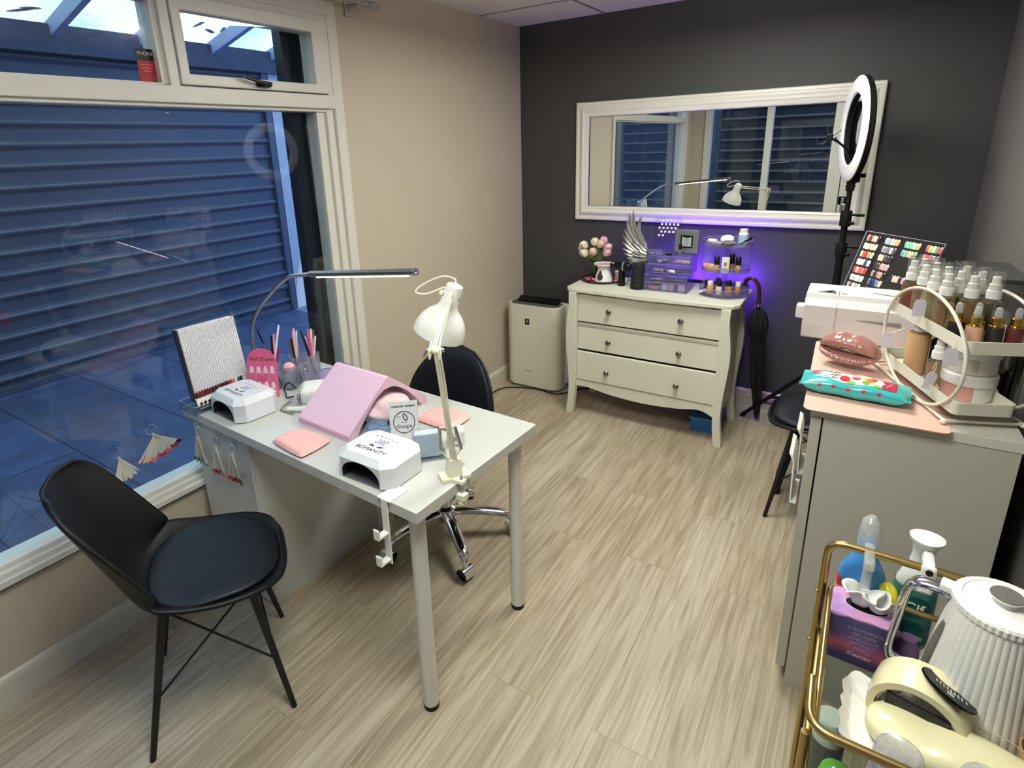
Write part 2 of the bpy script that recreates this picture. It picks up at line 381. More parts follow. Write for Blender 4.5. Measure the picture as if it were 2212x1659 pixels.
# ------------------------------------------------------------------ outside: covered passage with roller shutters
PAVE = None
def stone():
    m = bpy.data.materials.new('slate paving'); n, l = nodes(m); b = n['Principled BSDF']; tc = n.new('ShaderNodeTexCoord')
    br = n.new('ShaderNodeTexBrick'); br.inputs['Scale'].default_value = 1.0; br.inputs['Brick Width'].default_value = 0.9; br.inputs['Row Height'].default_value = 0.6; br.inputs['Mortar Size'].default_value = 0.006
    br.inputs['Color1'].default_value = (*lin('#3f5070'), 1); br.inputs['Color2'].default_value = (*lin('#485a80'), 1); br.inputs['Mortar'].default_value = (*lin('#232c48'), 1)  # blue of the daylight outside is put into the stone colours
    nz = n.new('ShaderNodeTexNoise'); nz.inputs['Scale'].default_value = 6; nz.inputs['Detail'].default_value = 8
    mx = n.new('ShaderNodeMix'); mx.data_type = 'RGBA'; mx.blend_type = 'MULTIPLY'; mx.inputs[0].default_value = 0.7
    rp = n.new('ShaderNodeValToRGB'); rp.color_ramp.elements[0].position = 0.3; rp.color_ramp.elements[0].color = (0.45, 0.45, 0.5, 1); rp.color_ramp.elements[1].position = 0.65
    l.new(tc.outputs['Object'], br.inputs['Vector']); l.new(tc.outputs['Object'], nz.inputs['Vector']); l.new(nz.outputs['Fac'], rp.inputs[0]); l.new(br.outputs['Color'], mx.inputs[6]); l.new(rp.outputs[0], mx.inputs[7])
    l.new(mx.outputs[2], b.inputs['Base Color']); b.inputs['Roughness'].default_value = 0.7
    bp = n.new('ShaderNodeBump'); bp.inputs['Strength'].default_value = 0.4; bp.inputs['Distance'].default_value = 0.01; l.new(nz.outputs['Fac'], bp.inputs['Height']); l.new(bp.outputs[0], b.inputs['Normal'])
    return m
struct(slab('ground', (-7, -9, -0.14), (3.6, 9, -0.062), stone()))
SHUT = P('navy roller shutter', '#465063', 0.45, 0.0, noise=0.15, scale=3)  # daylight's blue is mixed into the shutter's base colour
def shutter(name, label, M, L, h, m=SHUT):
    """corrugated curtain of slats, L along local x, h up; front faces local -y"""
    t = thing(name, label, 'shutter', M=M)
    mb = MB(m); prof = []; n = int(h/0.15)
    for k in range(n):
        z = k*h/n
        for dy, dz in ((0, 0.0), (-0.003, 0.28), (-0.006, 0.48), (-0.012, 0.55), (-0.030, 0.66), (-0.036, 0.72), (-0.036, 0.78), (-0.026, 0.86), (-0.008, 0.93), (0.0, 0.97)): prof.append((dy, z+dz*h/n))
    prof.append((0, h))
    mb.poly([[(x, y, z) for y, z in prof] for x in (0, L)], False, False, m, smooth=False, closed_u=False)
    mb.build('slat_curtain', t)
    b = MB(m); b.box((L/2, -0.01, 0.03), (L, 0.05, 0.06), 0.005); b.build('bottom_bar', t)
    for x in (0, L):
        b = MB(STEEL if False else m); b.box((x, -0.02, h/2), (0.07, 0.07, h), 0.006); b.build('guide_rail', t)
    return t
XS = -3.30
shutter('roller_shutter', 'dark blue roller shutter closed across the passage outside the window', frame((XS, -6.0, -0.06), (0, 1, 0), y=(-1, 0, 0)), 6.45, 2.49)
shutter('roller_shutter', 'dark shutter closed outside the shop front, seen only in the mirror', frame((3.6, -6.2, -0.06), (-1, 0, 0), y=(0, -1, 0)), 3.7, 2.9, P('charcoal shutter', '#14181e', 0.5, noise=0.15))
FASC = P('weathered fascia board', '#3a4560', 0.7, noise=0.4, scale=8, bump=0.4)
struct(slab('trim_fascia', (XS-0.1, -6.2, 2.42), (XS+0.10, 1.2, 2.62), FASC))
struct(slab('wall_outside', (XS-0.4, -6.2, 2.4), (XS-0.1, 0.5, 4.2), FASC))
REND = P('pale render', '#b9bcc4', 0.9, noise=0.15, scale=30, bump=0.3)
struct(slab('wall_pier', (XS-0.35, 0.50, -0.06), (XS+0.05, 0.95, 2.45), REND))
struct(slab('wall_far', (-6.5, 5.5, -0.06), (3, 5.8, 3.4), P('sunlit white render', '#e8e2d4', 0.9, noise=0.15, scale=5, bump=0.3)))
struct(slab('wall_passage_end', (-6, -6.3, -0.06), (3.6, -6.21, 4.0), FASC))  # added end wall, hides the bright sky from the mirror
# lean-to canopy of dirty wired glass
def canopy():
    m = bpy.data.materials.new('dirty canopy glass'); n, l = nodes(m); n.remove(n['Principled BSDF']); tc = n.new('ShaderNodeTexCoord')
    tl = n.new('ShaderNodeBsdfTranslucent'); tr = n.new('ShaderNodeBsdfTransparent'); mx = n.new('ShaderNodeMixShader'); mx.inputs[0].default_value = 0.03
    n1 = n.new('ShaderNodeTexNoise'); n1.inputs['Scale'].default_value = 1.1; n1.inputs['Detail'].default_value = 2
    n2 = n.new('ShaderNodeTexNoise'); n2.inputs['Scale'].default_value = 60; n2.inputs['Detail'].default_value = 6
    r1 = n.new('ShaderNodeValToRGB'); r1.color_ramp.elements[0].color = (*lin('#b9dcae'), 1); r1.color_ramp.elements[0].position = 0.35; r1.color_ramp.elements[1].color = (*lin('#fffbe8'), 1); r1.color_ramp.elements[1].position = 0.6
    r2 = n.new('ShaderNodeValToRGB'); r2.color_ramp.elements[0].color = (0.45, 0.45, 0.42, 1); r2.color_ramp.elements[0].position = 0.32; r2.color_ramp.elements[1].position = 0.5
    mm = n.new('ShaderNodeMix'); mm.data_type = 'RGBA'; mm.blend_type = 'MULTIPLY'; mm.inputs[0].default_value = 0.8
    for t in (n1, n2): l.new(tc.outputs['Object'], t.inputs['Vector'])
    l.new(n1.outputs['Fac'], r1.inputs[0]); l.new(n2.outputs['Fac'], r2.inputs[0]); l.new(r1.outputs[0], mm.inputs[6]); l.new(r2.outputs[0], mm.inputs[7])
    l.new(mm.outputs[2], tl.inputs[0]); l.new(mm.outputs[2], tr.inputs[0]); l.new(tl.outputs[0], mx.inputs[1]); l.new(tr.outputs[0], mx.inputs[2]); l.new(mx.outputs[0], n['Material Output'].inputs[0]); return m
t = thing('glass_canopy', 'lean-to glass canopy with blue rafters and dirty panes outside the fanlights', 'canopy', (XS, 0, 2.62))
sl = 0.257; ang = math.atan(sl); CX = 3.3
mb = MB(canopy()); mb.poly([[(0, y, 0.02), (CX-0.14, y, 0.02+sl*(CX-0.14))] for y in (-6.1, 1.2)], False, False, closed_u=False, smooth=False); mb.build('glazing', t)
RAFT = P('pale blue rafter paint', '#9fb2d6', 0.6, noise=0.15, scale=12)
for k in range(-8, 6):
    y = -1.40+0.652*k
    if y > 1.3: continue
    mb = MB(RAFT); mb.box((0, 0, 0), ((CX-0.1)/math.cos(ang), 0.05, 0.11), 0.004, M=T((CX-0.1)/2, y, sl*(CX-0.1)/2-0.05) @ R('Y', -ang)); mb.build('rafter', t)
LEAF = P('dead leaf', '#2b2a20', 0.9, noise=0.3)
for k, (x, y) in enumerate([(0.35, -1.75), (0.2, -1.55), (0.8, -2.0), (0.55, -1.05), (0.25, -0.2), (0.35, -0.35), (0.9, -0.4), (0.3, -0.1), (0.15, -1.6), (1.1, -1.3)]):
    mb = MB(LEAF); mb.ball((0, 0, 0), (0.05+0.02*(k % 3), 0.022, 0.008), M=T(XS+x, y, 2.62+0.034+sl*x) @ R('Y', -ang) @ R('Z', k*1.3), seg=10, rings=6)
    tag(mb.build('leaf'), ['dead leaf lying on the canopy glass, seen through the fanlights', ][0] if k == 0 else 'dead leaf number', 'leaf', 'dead leaves on the glass canopy')['label'] = 'dark dead leaf lying on the dirty canopy glass above the fanlights'
# black painted pier right outside the window
struct(slab('trim_black_pier', (-0.15, -1.862, -0.06), (-0.10, -1.40, 3.2), P('black gloss pier', '#0a1022', 0.25, noise=0.1)))
struct(slab('wall_outside_right', (-0.12, 0.12, -0.06), (3.5, 0.4, 3.6), REND))
struct(slab('wall_outside_left', (-0.12, YF-0.1, H), (-0.02, 0.12, 3.6), REND))  # upper wall added to stop sun slipping in under the canopy
struct(slab('roof', (-0.14, YF-0.2, H+0.3), (XR+0.3, 0.3, H+0.4), REND))  # unseen slab, put over the room against sun patches outside
# ------------------------------------------------------------------ manicure table
AT = -0.0524; TZ = 0.7415
TM = T(1.2031, -2.6834, 0) @ R('Z', AT)      # origin: the table's near right corner, x negative to the window
t = thing('manicure_table', 'white manicure table with two round legs standing against the window', 'table', M=TM)
mb = MB(WHITE_LAM); mb.box((-0.6, 0.298, TZ-0.017), (1.2, 0.596, 0.034), 0.0015); mb.build('tabletop', t)
LEGM = P('white leg enamel', '#d9d8d0', 0.35, noise=0.03)
for y in (0.054, 0.542):
    mb = MB(LEGM); mb.cyl((-0.054, y, 0.012), (-0.054, y, TZ-0.036), 0.0235, seg=28)
    mb.box((-0.054, y, TZ-0.0375), (0.09, 0.09, 0.005), 0.001); lg = mb.build('leg', t)
    f = MB(BLACK); f.cyl((-0.054, y, 0), (-0.054, y, 0.016), 0.0245, seg=28); f.build('leg_foot', lg)
t = thing('drawer_unit', 'white drawer unit holding up the window end of the table', 'drawer unit', (0.226, -2.333, 0), 0)
mb = MB(WHITE_LAM); mb.box((0, 0, 0.353), (0.336, 0.556, 0.706), 0.002); mb.build('cabinet_body', t)
mb = MB(WHITE_LAM); mb.box((0, -0.282, 0.353), (0.33, 0.008, 0.69), 0.002); mb.build('front_panel', t, )

# ------------------------------------------------------------------ white shell chairs
SHELLM = P('black polypropylene', '#0a0b0d', 0.5, spec=0.35, noise=0.1, scale=80, bump=0.02)
PADM = P('black leatherette', '#0f131b', 0.5, noise=0.12, scale=120, bump=0.08, spec=0.35)
LEGB = P('black powder coat', '#0a0a0b', 0.5, noise=0.1)
def chair_surface(off=0.0):
    """tub shell with local +x as the front: centre line and half width along v"""
    cl = [(0.242, 0.452, 0.05, 0.0), (0.237, 0.444, 0.105, 0.004), (0.222, 0.438, 0.155, 0.010), (0.19, 0.435, 0.192, 0.018), (0.13, 0.432, 0.217, 0.028), (0.05, 0.428, 0.228, 0.038), (-0.04, 0.427, 0.228, 0.055), (-0.11, 0.435, 0.222, 0.080),
          (-0.165, 0.458, 0.212, 0.105), (-0.20, 0.505, 0.202, 0.118), (-0.225, 0.57, 0.196, 0.105), (-0.25, 0.645, 0.194, 0.085), (-0.277, 0.72, 0.190, 0.066), (-0.298, 0.775, 0.178, 0.052), (-0.312, 0.81, 0.152, 0.042), (-0.319, 0.828, 0.11, 0.036)]
    def ev(v):
        x = v*(len(cl)-1); i = min(int(x), len(cl)-2); f = x-i; g = lambda k: Vector(cl[max(0, min(len(cl)-1, k))])
        a, b, c, d = g(i-1), g(i), g(i+1), g(i+2)
        return 0.5*((2*b)+(c-a)*f+(2*a-5*b+4*c-d)*f*f+(3*b-a-3*c+d)*f**3) if False else b.lerp(c, f)
    def fn(iu, iv):
        x, z, w, curl = ev(iv); u = iu*2-1
        # direction of curl: up in the seat, forward in the back
        k = min(1, max(0, (iv-0.42)/0.2)); e = abs(u)**2.6
        return (x+curl*e*k, u*w, z+curl*e*(1-k)*1.0)
    return fn
def ev4(cl): pass
def make_chair(name, label):
    t = thing(name, label, 'chair')
    fn = chair_surface()
    mb = MB(SHELLM); mb.grid(fn, 25, 40); mb.build('seat_shell', t, mod=both(sub(1), solid(0.011, 0)))
    # leatherette pad lying in the seat
    pd = MB(PADM); out = []
    for k in range(40):
        a = 2*PI*k/40; ca, sa = math.cos(a), math.sin(a); r = (abs(ca)**2.6+abs(sa)**2.6)**(-1/2.6); out.append((0.042+0.183*r*ca, 0.208*r*sa*(1.0-0.05*ca)))
    rings = []
    for s, z in ((0.9, 0.438), (0.985, 0.442), (1.0, 0.452), (0.975, 0.460), (0.86, 0.465), (0.6, 0.463), (0.3, 0.461)):
        rings.append([(0.042+(x-0.042)*s, y*s, z+0.018*max(0, abs(y*s)/0.2)**3+ (0.02*max(0, (-x*s-0.05))/0.1)) for x, y in out])
    pd.poly(rings, True, True); pd.build('seat_pad', t, mod=sub(1))
    # four splayed legs with wire cross braces
    feet = [(0.195, 0.20), (0.195, -0.20), (-0.195, 0.20), (-0.195, -0.20)]; tops = [(0.125, 0.115), (0.125, -0.115), (-0.10, 0.115), (-0.10, -0.115)]
    for (fx, fy), (tx, ty) in zip(feet, tops):
        lg = MB(LEGB); lg.cyl((fx, fy, 0.0), (tx, ty, 0.432), 0.0085, 0.0125, seg=14); lg.build('leg', t)
    fr = MB(LEGB)
    fr.tube(round_path([(0.125, 0.115, 0.424), (0.125, -0.115, 0.424), (-0.10, -0.115, 0.424), (-0.10, 0.115, 0.424)], 0.02, closed=True), 0.006, closed=True, seg=8)
    at = lambda i, z: Vector((feet[i][0]+(tops[i][0]-feet[i][0])*z/0.432, feet[i][1]+(tops[i][1]-feet[i][1])*z/0.432, z))
    for a, b in ((0, 1), (1, 0), (2, 3), (3, 2), (0, 2), (2, 0), (1, 3), (3, 1)): fr.tube([at(a, 0.17), at(b, 0.42)], 0.0035, seg=8)
    fr.build('cross_brace', t); return t
ch = make_chair('shell_chair', 'black padded shell chair in the foreground beside the window')
ch.location = (0.516, -2.911, 0); ch.rotation_euler = (0, 0, math.atan2(0.324, 0.209))
dup(ch, (2.06, -0.905, 0), PI, 'black padded shell chair half hidden behind the grey counter')

# ------------------------------------------------------------------ swivel chair behind the table
t = thing('swivel_chair', 'black round-backed swivel chair with chrome star base behind the table', 'chair', (0.70, -1.94, 0))
def armpts(a): return [Vector((math.cos(a)*r, math.sin(a)*r, z)) for r, z in ((0.02, 0.125), (0.08, 0.125), (0.15, 0.118), (0.22, 0.108), (0.262, 0.098), (0.285, 0.08), (0.29, 0.066))]
for i, a in enumerate([math.radians(-38), math.radians(34), math.radians(106), math.radians(178), math.radians(250)]):
    mb = MB(CHROME); pts = smooth_path(armpts(a), 4); n = len(pts)
    rings = []
    for k, p in enumerate(pts):
        w = 0.03-0.014*k/n if k < n-6 else 0.017; h = 0.017-0.004*k/n; tx = Vector((-math.sin(a), math.cos(a), 0))
        tt = (pts[min(k+1, n-1)]-pts[max(k-1, 0)]).normalized(); nn = tt.cross(tx)
        rings.append([p+tx*w*math.cos(2*PI*q/14)+nn*h*math.sin(2*PI*q/14) for q in range(14)])
    mb.poly(rings); ar = mb.build('base_arm', t)
    c = Vector((math.cos(a)*0.292, math.sin(a)*0.292, 0)); d = Vector((-math.sin(a+0.5), math.cos(a+0.5), 0))
    wb = MB(CHROME, BLACK); wb.cyl(c+Vector((0, 0, 0.05)), c+Vector((0, 0, 0.07)), 0.009, mat=CHROME)
    for s in (-1, 1): wb.lathe([(0.012, -0.011), (0.024, -0.011), (0.026, -0.005), (0.026, 0.005), (0.024, 0.011), (0.012, 0.011)], BLACK, frame(c+d*0.014*s+Vector((0, 0, 0.026)), (0, 0, 1), z=d), 24)
    hood = [[c+d*w+Vector((d.y, -d.x, 0))*0.0275*math.cos(q)+Vector((0, 0, 0.026+0.0275*math.sin(q))) for q in [math.radians(-20+220*z/12) for z in range(13)]] for w in (-0.028, -0.01, 0.01, 0.028)]
    wb.poly(hood, False, False, CHROME, closed_u=False); wb.build('caster', t)
mb = MB(CHROME); mb.lathe([(0.045, 0.09), (0.048, 0.11), (0.045, 0.145), (0.03, 0.155), (0.026, 0.30), (0.014, 0.30), (0.014, 0.44)]); mb.build('gas_lift', t)
mb = MB(BLACK); mb.lathe([(0.02, 0.42), (0.19, 0.43), (0.225, 0.45), (0.235, 0.48), (0.225, 0.51), (0.19, 0.525), (0.05, 0.53)], mat=PADM, seg=40, sx=1.0, sy=0.92); mb.build('seat', t)
# backrest: curved padded shield, behind the seat on the +y side
def back(off):
    def fn(iu, iv):
        u = iu*2-1; z = iv; w = 0.228*(1-0.22*z**2.5)*(max(0.0, 1-z**4.5))**0.5+0.005
        x = u*w; return (x, 0.20-0.30*x*x/0.2+off*(1-0.75*abs(u)**4)*(1-0.8*abs(2*z-1)**6)+0.05*z, 0.47+0.40*z)
    return fn
mb = MB(PADM); A = [back(0.035)(i/28, j/22) for i in range(29) for j in range(23)]
mb.grid(back(0.03), 29, 23); mb.grid(back(-0.03), 29, 23); bmesh.ops.remove_doubles(mb.bm, verts=mb.bm.verts, dist=0.004); mb.build('backrest', t, M=T(-0.052, -0.015, -0.065), mod=solid(0.012, 0))
mb = MB(CHROME); mb.tube(smooth_path([(0, 0.05, 0.42), (0, 0.2, 0.425), (0, 0.255, 0.47), (0, 0.262, 0.56)], 6), 0.014); mb.build('back_bracket', t)

# ------------------------------------------------------------------ air purifier
t = thing('air_purifier', 'white upright air purifier with black top panel in the room corner', 'air purifier', (0.258, -0.235, 0))
PUR = P('purifier white', '#dad8c8', 0.4, noise=0.02)
mb = MB(PUR); mb.prism(rrect(0.405, 0.17, 0.06, 8), 0.585, z0=0.018, M=T(0, -0.035, 0), bev=0.006, smooth=False); mb.build('front_cover', t)
mb = MB(PUR); mb.box((0.0, 0.055, 0.31), (0.425, 0.10, 0.56), 0.012); mb.box((0.222, 0.055, 0.47), (0.012, 0.05, 0.09), 0.003); mb.build('rear_body', t)
mb = MB(P('dark grille', '#55524a', 0.6)); mb.prism(rrect(0.365, 0.135, 0.05, 8), 0.002, z0=0.6035, M=T(0, -0.035, 0)); mb.build('top_grille', t)
mb = MB(BLACK); mb.box((0, 0, 0), (0.31, 0.055, 0.016), 0.005, M=T(0.012, -0.022, 0.624) @ R('X', 0.42)); mb.build('control_panel', t)
mb = MB(P('badge black', '#1b1a18', 0.4)); mb.box((-0.03, -0.1207, 0.49), (0.034, 0.0015, 0.042), 0.0005); bd = mb.build('badge', t)
mb = MB(P('badge mark', '#a8a494', 0.4)); mb.prism([(-0.008, 0.007), (0.0, 0.011), (0.008, 0.007), (0.004, -0.003), (0, -0.012), (-0.004, -0.003)], 0.001, M=frame((-0.03, -0.1212, 0.49), (1, 0, 0), y=(0, 0, 1))); mb.build('badge_mark', bd)
mb = MB(P('small print', '#7d7a6e', 0.5))
for k in range(5): mb.box((-0.045+0.009*k, -0.1204, 0.13), (0.006, 0.001, 0.007))
mb.build('nameplate', t)
mb = MB(P('dark plinth', '#6b675c', 0.6)); mb.prism(rrect(0.385, 0.15, 0.05, 6), 0.018, M=T(0, -0.035, 0)); mb.build('plinth', t)
mb = MB(BLACK); mb.tube(smooth_path([(0.64, -0.14, 0.005), (0.56, -0.20, 0.005), (0.50, -0.31, 0.005), (0.44, -0.365, 0.005), (0.30, -0.352, 0.005), (0.18, -0.385, 0.005), (0.08, -0.45, 0.005), (0.06, -0.60, 0.005), (0.09, -0.9, 0.005)], 6), 0.004, seg=8)
tag(mb.build('power_cord'), 'black power cord lying on the floor in front of the air purifier', 'cord')

# ------------------------------------------------------------------ white dresser
t = thing('dresser', 'white three-drawer dresser with curved legs below the mirror', 'dresser', (1.095, -0.35, 0))
DRM = P('dresser white', '#dbd9c9', 0.45, noise=0.03, scale=10)
DX, DY = 0.455, 0.19     # half width and half depth of the carcass
mb = MB(DRM); mb.prism([(-0.49, 0.20), (-0.49, -0.175), (-0.465, -0.212), (-0.44, -0.222), (0.0, -0.232), (0.44, -0.222), (0.465, -0.212), (0.49, -0.175), (0.49, 0.20)], 0.022, z0=0.793, bev=0.005); mb.build('dresser_top', t)
mb = MB(DRM)
for s in (-1, 1): mb.box((s*0.435, 0.01, 0.49), (0.016, 0.36, 0.60), 0.001)
mb.box((0, 0.18, 0.49), (0.87, 0.01, 0.60)); mb.box((0, 0.0, 0.235), (0.87, 0.36, 0.012)); mb.build('carcass', t)
prof = [(0, 0.0), (0.052, 0.0), (0.058, 0.06), (0.05, 0.14), (0.042, 0.20)]
def leg_outline():
    # x outward (bombe), z height: outer and inner edges of the cabriole stile
    outer = [(0.014, 0.0), (0.010, 0.05), (0.0, 0.12), (-0.004, 0.2), (0.001, 0.3), (0.010, 0.4), (0.017, 0.48), (0.018, 0.55), (0.012, 0.62), (0.004, 0.68), (0.0, 0.73), (0.002, 0.793)]
    inner = [(-0.046, 0.793), (-0.046, 0.24), (-0.044, 0.17), (-0.038, 0.09), (-0.032, 0.03), (-0.028, 0.0)]
    return [tuple(p) for p in smooth_path([(a, b, 0) for a, b in outer], 4)], inner
o_, i_ = leg_outline()
for s in (-1, 1):
    for yy in (-0.205, 0.165):
        mb = MB(DRM); poly = [(s*(0.455+p[0]), p[1]) for p in o_]+[(s*(0.455+p[0]), p[1]) for p in i_]
        if s < 0: poly = poly[::-1]
        mb.prism(poly, 0.04, M=frame((0, yy+0.02, 0), (1, 0, 0), y=(0, 0, 1)), bev=0.004); mb.build('leg', t)
# wavy apron
ap = [(-0.41, 0.232), (-0.41, 0.19)]+[(x, z) for x, z, _ in smooth_path([(-0.41, 0.19, 0), (-0.33, 0.192, 0), (-0.2, 0.172, 0), (0.0, 0.160, 0), (0.2, 0.172, 0), (0.33, 0.192, 0), (0.41, 0.165, 0)], 6)][1:]+[(0.41, 0.232)]
mb = MB(DRM); mb.prism(ap[::-1], 0.018, M=frame((0, -0.182, 0), (1, 0, 0), y=(0, 0, 1))); mb.build('apron', t)
KNOB = P('antique pewter', '#8f8c86', 0.25, 1.0, noise=0.15)
for k, (z0, z1, yo) in enumerate([(0.61, 0.782, -0.196), (0.432, 0.604, -0.190), (0.236, 0.425, -0.206)]):
    mb = MB(DRM); mb.box((0, yo+0.01, (z0+z1)/2), (0.816, 0.02, z1-z0-0.004), 0.003)
    if k == 1: mb.box((0, yo-0.001, z1-0.012), (0.816, 0.006, 0.02), 0.003, mat=P('dresser groove', '#b9b6a6', 0.6))
    dr = mb.build('drawer', t)
    for x in (-0.207, 0.205):
        kb = MB(KNOB); kb.lathe([(0.006, 0), (0.006, 0.012), (0.011, 0.015), (0.0155, 0.02), (0.0165, 0.026), (0.012, 0.032), (0.004, 0.034)], M=frame((x, yo, (z0+z1)/2+(-0.012 if k else 0)), (1, 0, 0), z=(0, -1, 0)), seg=20); kb.build('knob', dr)

# ------------------------------------------------------------------ mirror
t = thing('wall_mirror', 'wide white-framed mirror hanging on the dark wall', 'mirror', M=T(1.246, -0.024, 1.517) @ R('Z', -0.006))
MW, MH = 1.646, 0.733
FRW = P('mirror frame paint', '#e8e4d8', 0.35, noise=0.02)
def rect_ring(d, y): return [(-MW/2+d, y, -MH/2+d), (MW/2-d, y, -MH/2+d), (MW/2-d, y, MH/2-d), (-MW/2+d, y, MH/2-d)]
mb = MB(FRW); mb.poly([rect_ring(d, y) for d, y in ((0.001, 0.022), (0.0, -0.004), (0.004, -0.010), (0.018, -0.012), (0.021, -0.008), (0.030, -0.010), (0.045, -0.021), (0.056, -0.024), (0.062, -0.020), (0.076, -0.018), (0.080, -0.021), (0.088, -0.018), (0.092, -0.004))], False, False, smooth=False)
mb.build('mirror_frame', t)
mb = MB(P('silvered glass', '#eef2f0', 0.005, 1.0, noise=0)); mb.box((0, 0.006, 0), (MW-0.17, 0.006, MH-0.17)); mb.build('mirror_glass', t)
mb = MB(P('hardboard', '#7a6048', 0.8)); mb.box((0, 0.0165, 0), (MW-0.01, 0.008, MH-0.01)); mb.build('backing', t)

# ------------------------------------------------------------------ curtain rod
t = thing('curtain_rod', 'steel curtain rod end with ball finial above the window', 'curtain rod', (0, 0, 0))
mb = MB(STEEL); mb.cyl((0.075, -4.0, 2.268), (0.075, -1.50, 2.268), 0.009); mb.build('rod', t)
mb = MB(STEEL); mb.lathe([(0.006, 0), (0.016, 0.004), (0.016, 0.01), (0.009, 0.014), (0.009, 0.03), (0.018, 0.036), (0.021, 0.05), (0.016, 0.064), (0.004, 0.07)], M=frame((0.075, -1.50, 2.268), (1, 0, 0), z=(0, 1, 0))); mb.build('finial', t)
mb = MB(STEEL); mb.cyl((0.0, -1.56, 2.26), (0.075, -1.56, 2.26), 0.007); mb.box((0.003, -1.56, 2.25), (0.005, 0.025, 0.06), 0.002); mb.lathe([(0.012, -0.008), (0.014, 0), (0.012, 0.008)], M=frame((0.075, -1.56, 2.268), (1, 0, 0), z=(0, 1, 0)), cap0=False, cap1=False); mb.build('bracket', t)

# ------------------------------------------------------------------ grey counter with a pink mat
CM = T(2.02, -1.992, 0) @ R('Z', 0.03)
t = thing('counter_cabinet', 'tall pale grey counter cabinet on the right with white top', 'cabinet', M=CM)
DEP = 0.85
mb = MB(GREY_LAM); mb.box((0.031+0.2, 0.009, 0.46), (0.40, 0.018, 0.92), 0.001); mb.box((0.231, DEP-0.009, 0.46), (0.40, 0.018, 0.92), 0.001); mb.box((0.42, DEP/2, 0.46), (0.016, DEP-0.04, 0.92)); mb.box((0.231, DEP/2, 0.06), (0.39, DEP-0.04, 0.016)); mb.build('carcass', t)
mb = MB(P('counter top grey', '#cfccc0', 0.4, noise=0.03)); mb.box((0.2165, DEP/2, 0.9345), (0.435, DEP+0.004, 0.027), 0.0015); mb.build('counter_top', t)
for k in range(2):
    mb = MB(GREY_LAM); mb.box((0.014, DEP*(0.25+0.5*k), 0.493), (0.026, DEP/2-0.003, 0.85), 0.0015); dr = mb.build('door', t)
t = thing('desk_mat', 'pink leatherette desk mat on the grey counter', 'mat', M=T(2.0, -2.0, 0.948) @ R('Z', 0.03))
mb = MB(P('pink leatherette', '#dcb4a4', 0.5, noise=0.04, bump=0.05)); mb.prism([(x+0.158, y+0.29) for x, y in rrect(0.315, 0.62, 0.02, 5)], 0.0025, mat=None); mb.build('mat_sheet', t)
for k in range(2):
    mb = MB(WHITE_P); h = 0.16
    mb.prism([(0, 0), (-0.018, 0.0), (-0.022, h*0.85), (-0.034, h), (-0.024, h*0.96), (-0.018, h*0.8), (-0.014, 0.006), (0, 0.006)][::-1], 0.14, M=frame((0, 0, 0), (1, 0, 0), y=(0, 0, 1)))
    o = mb.build('file_pocket'); o.matrix_world = T(2.014, -1.93+0.20*k, 0.60-0.01*k) @ R('Z', 0.03) @ T(-0.002, 0.15, 0)
    tag(o, ['white plastic file pocket on the counter side, nearer one', 'white plastic file pocket on the counter side, farther one'][k], 'file holder', 'white file pockets on the counter')
# ------------------------------------------------------------------ things on the manicure table
TT = TZ            # table top height
LAMPW = P('pearl white plastic', '#dddfe2', 0.3, noise=0.02, coat=0.2)
INKB = P('print blue', '#2a3f9c', 0.4); INKG = P('print grey', '#7b8288', 0.5); INKK = P('print black', '#26282b', 0.5)
PINK = P('pink plastic', '#e2bcd4', 0.45, noise=0.03, bump=0.02)
PEACH = P('peach leatherette', '#eeb2ac', 0.42, noise=0.03, bump=0.05)
SILV = P('silver ink', '#a9a9a4', 0.4, 0.5)

